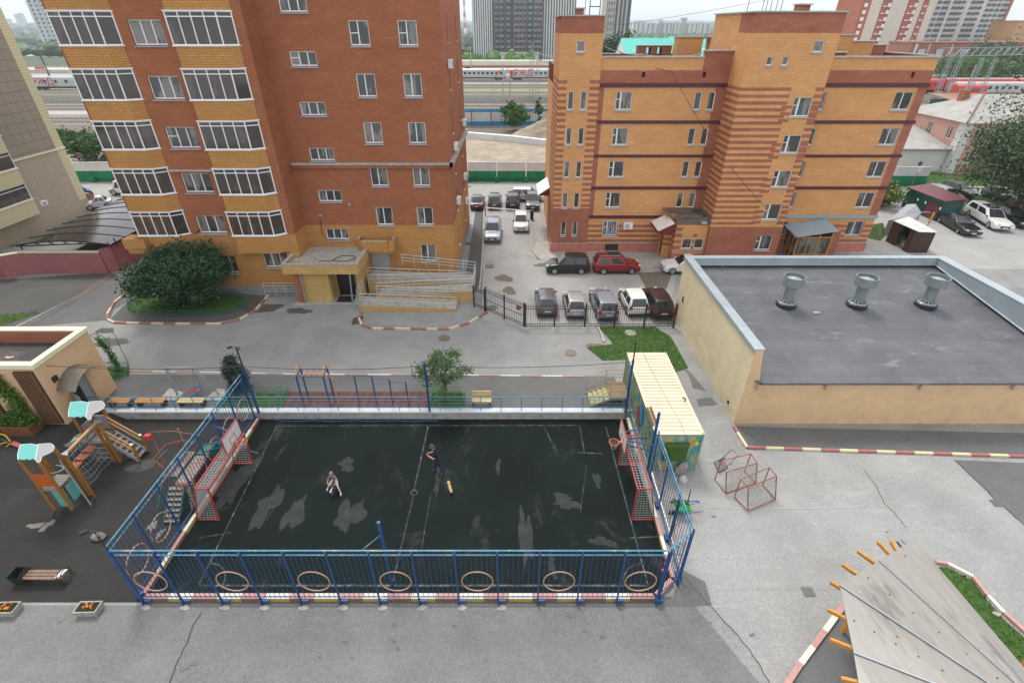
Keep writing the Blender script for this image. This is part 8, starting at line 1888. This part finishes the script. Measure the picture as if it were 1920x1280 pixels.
e2 = (Q[2]-Q[1]).normalized(); p = Q[1]+e2*.25+Vector((e2.y, -e2.x, 0))*.03+Vector((0, 0, .55))
lettering('DEUO', p, 1.05, mat('graffiti_blue', (.04, .20, .30), .7), R_, (pi/2, 0, atan2(e2.y, e2.x)), 'graffiti')
bq = [atG(1661, 458), atG(1722, 475), atG(1744, 466), atG(1693, 438)]
bq = [atG(1660, 452), atG(1700, 474), atG(1738, 474), atG(1700, 445)]
R_ = thing('brown_shed', 'dark brown sheet metal shed with white roof and an open front full of boxes', 'shed', bq[0]); e = (bq[1]-bq[0]); zt = 2.2; up = lambda z: Vector((0, 0, z))
A, B_, C, D = bq[0], bq[1], atG(1737, 474), atG(1690, 440); s1, s2 = A.lerp(B_, .42), A.lerp(B_, .78)
b = MB(); b.slab([A, s1, s1+up(zt), A+up(zt)], (.03, .02, 0)); b.slab([s2, B_, B_+up(zt), s2+up(zt)], (.03, .02, 0)); b.slab([B_, C, C+up(zt-.15), B_+up(zt)], (0, .03, 0)); b.slab([A, D, D+up(zt-.3), A+up(zt)], (.03, 0, 0)); b.slab([D, C, C+up(zt-.2), D+up(zt-.3)], (0, -.03, 0)); b.build('wall', C_B, R_)
ov = Vector((-.15, -.15, 0)); MB().slab([A+up(zt+.06)+ov, B_+up(zt+.06)+Vector((.1, -.2, 0)), C+up(zt-.08)+Vector((.2, 0, 0)), D+up(zt-.2)], (0, 0, -.05)).build('roof', C_W, R_)
for i, (t_, c, hh) in enumerate(((.5, (.05, .12, .05), .9), (.58, (.40, .28, .14), .6), (.68, (.5, .5, .48), .4))):
    q = A.lerp(B_, t_)+(D-A)*.3; tag(MB().box((q.x-.25, q.y-.2, .02), (q.x+.25, q.y+.2, hh)).build('storage_box', mat('box_%d' % i, c, .7), bevel=.03), ['dark green', 'cardboard brown', 'pale grey'][i]+' storage box inside the brown shed', 'box')
tq = [atG(1655, 440), atG(1688, 452), atG(1716, 425), atG(1690, 408)]; R_ = thing('tarpaulin_cover', 'grey tarpaulin covered vehicle behind the brown shed', 'covered vehicle', tq[0]); b = MB()
for i in range(4): j = (i+1) % 4; b.poly([tq[i], tq[j], tq[j]+up(1.6), tq[i]+up(1.6)])
c = sum(tq, Vector())/4; r0, r1 = tq[0].lerp(tq[1], .5)+up(2.1), tq[3].lerp(tq[2], .5)+up(2.1); b.poly([tq[0]+up(1.6), r0, r1, tq[3]+up(1.6)]); b.poly([r0, tq[1]+up(1.6), tq[2]+up(1.6), r1]); b.poly([tq[0]+up(1.6), tq[1]+up(1.6), r0]); b.build('tarpaulin', mat('grey_tarpaulin', (.30, .31, .33), .5, .25, 1.5, bmp=.3), R_)
for px0, py0, px1, py1, lb in ((1716, 420, 1724, 404, 'thin red and white barrier post by the garage, farther'), (1737, 428, 1748, 416, 'thin red barrier post by the garage, nearer the black sedan')):
    a = atG(px0, py0); tag(MB().tube([a, a+up(1.0)], .04, 6).build('barrier_post', M_RUST), lb, 'post')
a = atG(1742, 417); tag(MB().tube([a, a+Vector((.1, 0, 1.15))], .1, 8).build('bollard', Y_), 'bright yellow bollard in front of the maroon garage door', 'bollard')
a = atG(1715, 412); c = atG(1738, 412); tag(MB().tube([a+up(.9), c+up(.9)], .02, 5).build('barrier_bar', M_WHITE), 'thin white bar between the barrier posts', 'barrier')
def noparking(label, x, y, zt):
    R_ = thing('road_sign', label, 'road sign', (x, y, 0)); MB().tube([(x, y, 0), (x, y, zt)], .035, 6).build('post', M_STEEL, R_); f = MB(); f.lathe([(0, 0), (.32, 0), (.32, .03), (0, .03)], (x, y-.1, zt-.1), 20, axis='y'); f.build('disc', mat('sign_blue', (.02, .08, .4), .4), R_)
    b = MB(); b.tube([(x+.29*cos(t_), y-.11, zt-.1+.29*sin(t_)) for t_ in [pi*i/10 for i in range(20)]], .035, 5, closed=True); b.bar((x-.2, y-.12, zt+.1), (x+.2, y-.12, zt-.3), .06, .02, up=(0, 1, 0)); b.bar((x-.2, y-.125, zt-.3), (x+.2, y-.125, zt+.1), .06, .02, up=(0, 1, 0)); b.build('ring', M_REDP, R_)
p = atY(150, 292, 74.5); noparking('round blue and red no stopping sign above the fence at the far left', p.x, 74.5, p.z+.2)
p = atY(1724, 308, 72); noparking('round blue and red no stopping sign in front of the pink house', p.x, 72, p.z+.2)
a = atG(1706, 352); R_ = thing('road_sign', 'white rectangular road sign on a leaning post behind the garage', 'road sign', a); MB().tube([a, a+Vector((.3, 0, 2.6))], .035, 6).build('post', M_STEEL, R_); MB().box((a.x+.08, a.y-.07, 2.1), (a.x+.55, a.y-.04, 2.75)).build('plate', M_WHITE, R_)
PHY = 84.0; fx = lambda px, py: atY(px, py, PHY)
PH = thing('pink_house', 'pink two storey house with patched grey hipped roof beyond the far lane', 'house', (66, 86, 0))
x0 = atY(1762, 330, 80).x; z_e = 7.2; xa = 60.5; X1 = 92; 
M_PKW = mat('pink_render', (.58, .32, .27), .9, .1, .5); M_ASB = mat('asbestos_roof', (.34, .33, .31), .9, .15, .6, dirt=(.25, (.46, .46, .45), .6))
ya, yb = 79.0, 92.0; xa = atY(1768, 335, ya).x; b = MB()
ph_h = []; 
for z in (1.5, 4.6):
    for i in range(4): ph_h.append((xa+1.8+3.0*i+(2.2 if i > 1 else 0), xa+3.1+3.0*i+(2.2 if i > 1 else 0), z, z+1.7))
facade(b, (0, ya), (1, 0), [(-999, 999, -1, .5, 1)], (xa, X1), (0, z_e), ph_h, .15)
lh = [(2.2, 3.2, 4.6, 6.3), (6.5, 7.5, 4.6, 6.3)]
facade(b, (xa, yb), (0, -1), [], (0, yb-ya), (0, z_e), [(13-a[1], 13-a[0], a[2], a[3]) for a in lh], .15); b.build('wall', [M_PKW, M_PINKPL], PH)
for h in ph_h: window(PH, (0, ya), (1, 0), *h, kind='2', dep=.06)
for a in lh: window(PH, (xa, yb), (0, -1), 13-a[1], 13-a[0], a[2], a[3], kind='2', dep=.06)
for x in (xa, xa+7.4, xa+15): MB().box((x-.05, ya-.12, 0), (x+1.0, ya-.003, z_e)).build('pilaster', M_TWH, PH)
MB().box((xa-.12, ya+.0, 0), (xa-.003, ya+1.2, z_e)).build('pilaster', M_TWH, PH)
ym = (ya+yb)/2; b = MB(); o_ = .7; zr_ = z_e+3.2; b.poly([(xa-o_, ya-o_, z_e), (X1, ya-o_, z_e), (X1, ym, zr_), (xa+6, ym, zr_)]); b.poly([(xa-o_, yb+o_, z_e), (xa-o_, ya-o_, z_e), (xa+6, ym, zr_)]); b.poly([(X1, yb+o_, z_e), (xa-o_, yb+o_, z_e), (xa+6, ym, zr_), (X1, ym, zr_)]); b.build('roof', M_ASB, PH)
b = MB(); b.tube([(xa-o_, ya-o_, z_e+.06), (xa+6, ym, zr_+.06)], .14, 6); b.tube([(xa+6, ym, zr_+.06), (X1, ym, zr_+.06)], .12, 6); b.build('ridge', mat('dull_ridge', (.20, .11, .09), .8, .2, .8), PH); MB().box((xa+3.5, ym+.8, z_e+1.5), (xa+4.6, ym+1.8, zr_+.4)).build('chimney', M_RED2, PH)
AN = thing('grey_annexe', 'low whitewashed annexe with pale sheet roof left of the pink house', 'building', (xa-6, 79, 0)); MB().box((xa-9, 80.0, 0), (xa-.2, 88, 3.4)).build('wall', M_TWH, AN); MB().slab([(xa-9.3, 79.5, 3.3), (xa-.13, 79.5, 3.3), (xa-.13, 88.2, 5.2), (xa-9.3, 88.2, 5.2)], (0, 0, .12)).build('roof', M_ASB, AN)
a0, a1 = atY(1795, 195, 118).x, atY(1850, 195, 118).x
GS = thing('green_sheet_shed', 'rusty roofed shed with a dark green sheet front beside the tracks', 'shed', (a0, 118, 0)); MB().box((a0, 118, 0), (a1, 126, 5.2)).build('wall', C_G, GS); MB().box((a1+.02, 118.5, 0), (a1+26, 126, 4.6)).build('wall', M_CONC, GS); MB().slab([(a0-.6, 117.2, 5.4), (a1+27, 117.2, 5.0), (a1+27, 127, 6.0), (a0-.6, 127, 6.2)], (0, 0, .15)).build('roof', mat('rusty_roof', (.30, .17, .12), .9, .2, .5), GS); MB().box((a1+5, 118.3, 1.2), (a1+7, 118.48, 3.6)).build('door', M_DARK, GS)
# ------------------------------------------------------------ people, child's bicycle, dog
def figure(name, nodes, edges, mats, root, parent, local=True, sub=2):
    """nodes: name -> (x, y, z, r); edges: (a, b, material index); one continuous skinned surface"""
    ks = list(nodes); me = bpy.data.meshes.new('tmp'); me.from_pydata([nodes[k][:3] for k in ks], [(ks.index(a), ks.index(b)) for a, b, _ in edges], [])
    o = bpy.data.objects.new('tmp', me); COL.objects.link(o); md = o.modifiers.new('s', 'SKIN'); md.branch_smoothing = .4
    for i, k in enumerate(ks): d = me.skin_vertices[0].data[i]; d.radius = (nodes[k][3],)*2; d.use_root = (k == root)
    sb = o.modifiers.new('u', 'SUBSURF'); sb.levels = sub; sb.render_levels = sub
    m = bpy.data.meshes.new_from_object(o.evaluated_get(bpy.context.evaluated_depsgraph_get())); bpy.data.objects.remove(o)
    m.materials.clear()
    for x in mats: m.materials.append(x)
    E_ = [(Vector(nodes[a][:3]), Vector(nodes[b][:3]), mi, (nodes[a][3]+nodes[b][3])/2) for a, b, mi in edges]
    for p in m.polygons:
        c = p.center; best = 1e9
        for a, b, mi, r in E_:
            d = b-a; t_ = max(0, min(1, (c-a).dot(d)/d.length_squared)); q = (c-a-d*t_).length-r*.5
            if q < best: best = q; p.material_index = mi
        p.use_smooth = True
    f = bpy.data.objects.new(name, m); COL.objects.link(f); f.parent = parent; return f
SK = mat('skin', (.52, .28, .19), .6, .05, 20); HB = mat('brown_hair', (.09, .045, .025), .7, .3, 40); HL = mat('light_brown_hair', (.28, .15, .07), .6, .3, 40)
NV = mat('navy_cloth', (.008, .010, .022), .85, .2, 12); JN = mat('dark_jeans', (.010, .016, .05), .85, .25, 12); SH = mat('trainer', (.05, .05, .055), .7, .2); WH_ = mat('pale_cloth', (.50, .46, .44), .85, .15, 15); GRC = mat('grey_cloth', (.20, .18, .18), .85, .3, 18)
def head(n, E_, c, r, fwd, neck, s=1.0):
    c = Vector(c); f = Vector(fwd).normalized(); sd = Vector((-f.y, f.x, 0)).normalized(); u = sd.cross(f)*-1 if sd.cross(f).z < 0 else sd.cross(f)
    n['hd'] = (*c, r); n['top'] = (*(c+u*r*.6), r*.92); n['jaw'] = (*(c-u*r*.62+f*r*.28), r*.66); n['nose'] = (*(c+f*r*1.02-u*r*.12), r*.16)
    for i, q in (('l', 1), ('r', -1)): n['ear'+i] = (*(c+sd*q*r*.98-u*r*.05), r*.2)
    E_ += [(neck, 'jaw', 0), ('jaw', 'hd', 0), ('hd', 'top', 0), ('hd', 'nose', 0), ('hd', 'earl', 0), ('hd', 'earr', 0)]
    return c, f, sd, u
def hand(n, E_, wrist, key, dirv, side, curl=(0, 0, -1), s=1.0):
    w_ = Vector(n[wrist][:3]); d = Vector(dirv).normalized(); sd = Vector(side).normalized(); cu = Vector(curl)*.35
    p = w_+d*.055*s; n[key+'p'] = (*p, .026*s); E_.append((wrist, key+'p', 0))
    for i, (o_, l) in enumerate(((-.030, .062), (-.010, .075), (.010, .072), (.030, .058))):
        a = p+d*.035*s+sd*o_*s; b = a+(d+cu)*l*.5*s; e = b+(d*.4+cu*2)*l*.5*s
        for q, v, r in (('a', a, .010), ('b', b, .009), ('c', e, .007)): n[key+str(i)+q] = (*v, r*s)
        E_ += [(key+'p', key+str(i)+'a', 0), (key+str(i)+'a', key+str(i)+'b', 0), (key+str(i)+'b', key+str(i)+'c', 0)]
    t1 = w_+d*.03*s-sd*.04*s; t2 = t1+(d-sd*.4+cu)*.035*s; n[key+'t'] = (*t1, .011*s); n[key+'u'] = (*t2, .009*s); E_ += [(key+'p', key+'t', 0), (key+'t', key+'u', 0)]
def features(par, c, f, sd, u, r, hm, long_=False, tail=None):
    b = MB()
    for q in (-1, 1): b.lathe([(0, -.5*r*.16), (r*.11, 0), (0, .5*r*.16)], c+f*r*.90+sd*q*r*.36+u*r*.05, 8)
    b.tube([c+f*r*.86-u*r*.62+sd*r*.25, c+f*r*.95-u*r*.60, c+f*r*.86-u*r*.62-sd*r*.25], r*.05, 5); b.build('face_features', mat('dark_feature', (.06, .02, .015), .6), par, local=True)
    h = MB(); rg = random.Random(3); rings = []
    for j in range(8):
        a = pi*.5-j*pi*.58/7; ring = []
        for i in range(18):
            t_ = 2*pi*i/18; back = cos(t_); a2 = a-(.35*(1-back) if j > 3 else 0)*(-.0)
            k = r*(1.17+rg.uniform(-.03, .03)); low = (j/7)*(.55 if back < .35 else -.25)*r
            ring.append(c+f*(-.10*r)+(f*back+sd*sin(t_))*k*cos(a)+u*(k*sin(a)*1.12+.2*r-max(0, low if back < .3 else -.0)))
        rings.append(ring)
    for j in range(7):
        for i in range(18):
            if j >= 4 and cos(2*pi*(i+.5)/18) > .25: continue
            h.poly([rings[j][i], rings[j][(i+1) % 18], rings[j+1][(i+1) % 18], rings[j+1][i]])
    if tail: h.tube(tail[0], tail[1], 8)
    h.build('hair', hm, par, local=True, smooth=True)
bp = at(823, 885, -.49); R_ = thing('person', 'man in black t-shirt and dark jeans looking at his phone on the court', 'person', bp)
k = 1.06; E_ = []
n = {'pel': (0, 0, .97, .135), 'bel': (-.03, 0, 1.10, .13), 'che': (-.08, 0, 1.33, .155), 'nk0': (-.12, 0, 1.50, .065), 'nk': (-.15, 0, 1.56, .055),
     'sl': (-.09, -.17, 1.43, .07), 'el': (-.12, -.27, 1.16, .048), 'wl': (-.36, -.12, 1.20, .030), 'sr': (-.09, .17, 1.43, .07), 'er': (-.14, .26, 1.16, .048), 'wr': (-.37, .08, 1.22, .030), 'ml': (-.105, -.23, 1.28, .06), 'mr': (-.11, .23, 1.28, .06),
     'hl': (.01, -.09, .90, .095), 'kl': (.10, -.12, .50, .062), 'al': (.27, -.16, .11, .042), 'tl': (.13, -.17, .04, .035), 'hel': (.31, -.16, .05, .038),
     'hr': (-.01, .09, .90, .095), 'kr': (-.10, .09, .50, .062), 'ar': (-.17, .08, .10, .042), 'tr': (-.33, .08, .035, .035), 'her': (-.12, .08, .045, .038)}
E_ = [('pel', 'bel', 1), ('bel', 'che', 1), ('che', 'nk0', 1), ('nk0', 'nk', 0), ('che', 'sl', 1), ('sl', 'ml', 1), ('ml', 'el', 0), ('el', 'wl', 0), ('che', 'sr', 1), ('sr', 'mr', 1), ('mr', 'er', 0), ('er', 'wr', 0),
      ('pel', 'hl', 2), ('hl', 'kl', 2), ('kl', 'al', 2), ('al', 'tl', 3), ('al', 'hel', 3), ('pel', 'hr', 2), ('hr', 'kr', 2), ('kr', 'ar', 2), ('ar', 'tr', 3), ('ar', 'her', 3)]
hc = head(n, E_, (-.20, 0, 1.71), .095, (-.85, 0, -.5), 'nk'); hand(n, E_, 'wl', 'hL', (-.9, .5, .1), (0, 0, 1), (0, 1, 0)); hand(n, E_, 'wr', 'hR', (-.9, -.4, .1), (0, 0, 1), (0, -1, 0))
figure('body', n, E_, [SK, NV, JN, SH], 'pel', R_); features(R_, *hc, .095, HB); R_.scale = (k, k, k)
b = MB(); b.slab([(-.46, -.045, 1.20), (-.46, .035, 1.20), (-.43, .035, 1.35), (-.43, -.045, 1.35)], (.008, 0, 0)); ph_ = b.build('phone', mat('phone_case', (.3, .32, .34), .3), None); ph_.location = bp; ph_.scale = (k, k, k); tag(ph_, 'small pale phone held by the man in black', 'phone')
bp = at(624, 929, -.49); BK = thing('bicycle', 'small pink children bicycle with white mudguard ridden by the girl', 'bicycle', bp, -.12)
def ring_(c, r, t_, m, nm): MB().tube([(c[0], c[1]+r*cos(a), c[2]+r*sin(a)) for a in [2*pi*i/22 for i in range(22)]], t_, 7, closed=True).build(nm, m, BK, local=True)
for y in (.0, .66):
    ring_((0, y, .2), .172, .028, M_BLACK, 'tyre'); b = MB()
    for i in range(10): b.bar((0, y, .2), (0, y+.16*cos(i*pi/5), .2+.16*sin(i*pi/5)), .005)
    b.build('spokes', M_STEEL, BK, local=True)
PKP = mat('pink_paint', (.60, .05, .22), .4); b = MB()
for A, B_, r in (((-.04, 0, .2), (-.04, .06, .42), .012), ((.04, 0, .2), (.04, .06, .42), .012), ((-.04, .06, .42), (.04, .06, .42), .014), ((0, .05, .42), (0, .12, .66), .018), ((0, .1, .5), (0, .42, .24), .02), ((0, .42, .24), (0, .50, .52), .018), ((0, .42, .24), (0, .66, .2), .014), ((0, .5, .45), (0, .66, .2), .012)): b.tube([A, B_], r, 6)
b.build('frame', PKP, BK, local=True); MB().tube([(-.22, .16, .72), (-.1, .1, .70), (0, .12, .66), (.1, .1, .70), (.22, .16, .72)], .013, 6).build('handlebar', M_STEEL, BK, local=True)
MB().tube([(0, .225*cos(a), .2+.225*sin(a)) for a in [pi*.2+i*pi*.5/6 for i in range(7)]], .03, 6).build('mudguard', M_WHITE, BK, local=True); MB().prism([(-.03, .42), (.03, .42), (.09, .62), (-.09, .62)], .52, .57).build('saddle', M_TRIM, BK, local=True)
GL = thing('person', 'girl with long light brown hair in grey top and pale trousers riding the small bicycle', 'person', bp, -.12)
n = {'pel': (0, .52, .66, .10), 'bel': (0, .47, .76, .095), 'che': (0, .40, .92, .105), 'nk0': (0, .37, 1.03, .045), 'nk': (0, .35, 1.06, .04), 'sl': (-.12, .38, .99, .045), 'el': (-.20, .30, .83, .032), 'wl': (-.20, .19, .745, .022), 'sr': (.12, .38, .99, .045), 'er': (.20, .30, .83, .032), 'wr': (.20, .19, .745, .022),
     'hl': (-.08, .48, .60, .07), 'kl': (-.20, .22, .48, .045), 'al': (-.30, .22, .26, .030), 'tl': (-.32, .10, .20, .028), 'hr': (.08, .48, .60, .07), 'kr': (.24, .22, .46, .045), 'ar': (.40, .10, .14, .030), 'tr': (.43, -.02, .07, .028)}
E_ = [('pel', 'bel', 1), ('bel', 'che', 1), ('che', 'nk0', 1), ('nk0', 'nk', 0), ('che', 'sl', 1), ('sl', 'el', 1), ('el', 'wl', 0), ('che', 'sr', 1), ('sr', 'er', 1), ('er', 'wr', 0), ('pel', 'hl', 2), ('hl', 'kl', 2), ('kl', 'al', 2), ('al', 'tl', 3), ('pel', 'hr', 2), ('hr', 'kr', 2), ('kr', 'ar', 2), ('ar', 'tr', 3)]
hc = head(n, E_, (0, .31, 1.18), .082, (0, -.8, -.5), 'nk'); hand(n, E_, 'wl', 'hL', (0, -1, -.2), (-1, 0, 0), s=.7); hand(n, E_, 'wr', 'hR', (0, -1, -.2), (1, 0, 0), s=.7)
figure('body', n, E_, [SK, GRC, WH_, M_WHITE], 'pel', GL); features(GL, *hc, .082, HL, tail=([(-.02, .40, 1.2), (-.09, .43, 1.1), (-.14, .45, .98), (-.16, .46, .9)], [.07, .055, .04, .015]))
a = atG(1671, 377); R_ = thing('person', 'man in dark top and shorts bending over beside the silver sedan', 'person', (a.x, a.y-.1, .01)); n = {'pel': (0, 0, .95, .13), 'bel': (.12, 0, 1.08, .125), 'che': (.32, .02, 1.2, .15), 'nk0': (.45, .03, 1.24, .06), 'nk': (.49, .03, 1.25, .055), 'sl': (.32, -.16, 1.2, .065), 'el': (.42, -.22, .98, .045), 'wl': (.55, -.12, .9, .03), 'sr': (.32, .18, 1.2, .065), 'er': (.48, .24, 1.05, .045), 'wr': (.62, .2, .98, .03),
     'hl': (0, -.09, .88, .09), 'kl': (-.02, -.1, .5, .06), 'al': (-.06, -.1, .09, .04), 'tl': (.1, -.1, .04, .035), 'hr': (0, .09, .88, .09), 'kr': (.06, .1, .5, .06), 'ar': (.1, .1, .09, .04), 'tr': (.26, .1, .04, .035)}
E_ = [('pel', 'bel', 1), ('bel', 'che', 1), ('che', 'nk0', 1), ('nk0', 'nk', 0), ('che', 'sl', 1), ('sl', 'el', 0), ('el', 'wl', 0), ('che', 'sr', 1), ('sr', 'er', 0), ('er', 'wr', 0), ('pel', 'hl', 2), ('hl', 'kl', 2), ('kl', 'al', 0), ('al', 'tl', 3), ('pel', 'hr', 2), ('hr', 'kr', 2), ('kr', 'ar', 0), ('ar', 'tr', 3)]
hc = head(n, E_, (.62, .03, 1.30), .095, (.8, 0, -.6), 'nk'); hand(n, E_, 'wl', 'hL', (1, .2, -.3), (0, 1, 0)); hand(n, E_, 'wr', 'hR', (1, .2, -.3), (0, 1, 0)); figure('body', n, E_, [SK, NV, GRC, SH], 'pel', R_); features(R_, *hc, .095, HB)
p = at(845, 922, -.49); DG = thing('dog', 'small curly tan dog with dark hind quarters standing on the court', 'dog', p, pi/2+.35)
n = {'hip': (-.17, 0, .22, .07), 'mid': (0, 0, .225, .068), 'che': (.15, 0, .235, .082), 'nk': (.24, 0, .30, .052), 'hd': (.31, 0, .345, .062), 'muz': (.39, 0, .325, .03), 'nos': (.42, 0, .33, .018), 'e1': (.29, .06, .35, .026), 'e1b': (.29, .085, .29, .02), 'e2': (.29, -.06, .35, .026), 'e2b': (.29, -.085, .29, .02), 't1': (-.25, .01, .27, .022), 't2': (-.31, .02, .34, .018)}
E_ = [('hip', 'mid', 0), ('mid', 'che', 0), ('che', 'nk', 0), ('nk', 'hd', 0), ('hd', 'muz', 0), ('muz', 'nos', 1), ('hd', 'e1', 0), ('e1', 'e1b', 0), ('hd', 'e2', 0), ('e2', 'e2b', 0), ('hip', 't1', 0), ('t1', 't2', 0)]
for i, s_ in ((1, .055), (2, -.055)):
    for q, v, r in (('fs', (.15, s_, .17), .032), ('fe', (.135, s_, .09), .02), ('fp', (.15, s_, .02), .02), ('hs', (-.15, s_, .16), .04), ('hk', (-.11, s_, .12), .026), ('hh', (-.19, s_, .075), .016), ('hp', (-.17, s_, .018), .02)): n[q+str(i)] = (*v, r)
    E_ += [('che', 'fs%d' % i, 0), ('fs%d' % i, 'fe%d' % i, 0), ('fe%d' % i, 'fp%d' % i, 0), ('hip', 'hs%d' % i, 1), ('hs%d' % i, 'hk%d' % i, 1), ('hk%d' % i, 'hh%d' % i, 1), ('hh%d' % i, 'hp%d' % i, 1)]
figure('body', n, E_, [mat('tan_fur', (.44, .30, .15), .9, .3, 45, bmp=.5), mat('dark_fur', (.06, .04, .03), .9, .3, 40)], 'mid', DG); DG.scale = (1.1, 1.1, 1.05)
# ------------------------------------------------------------ summer haze
b = MB(); b.box((-4400, -60, -16), (4400, 6750, 118)); m = bpy.data.materials.new('haze'); m.use_nodes = True; t = m.node_tree; t.nodes.remove(t.nodes['Principled BSDF'])
v = t.nodes.new('ShaderNodeVolumePrincipled'); v.inputs['Color'].default_value = (.80, .88, .97, 1); v.inputs['Density'].default_value = .0002; v.inputs['Anisotropy'].default_value = .1; t.links.new(v.outputs[0], t.nodes['Material Output'].inputs['Volume'])
tag(b.build('haze', m), kind='stuff')
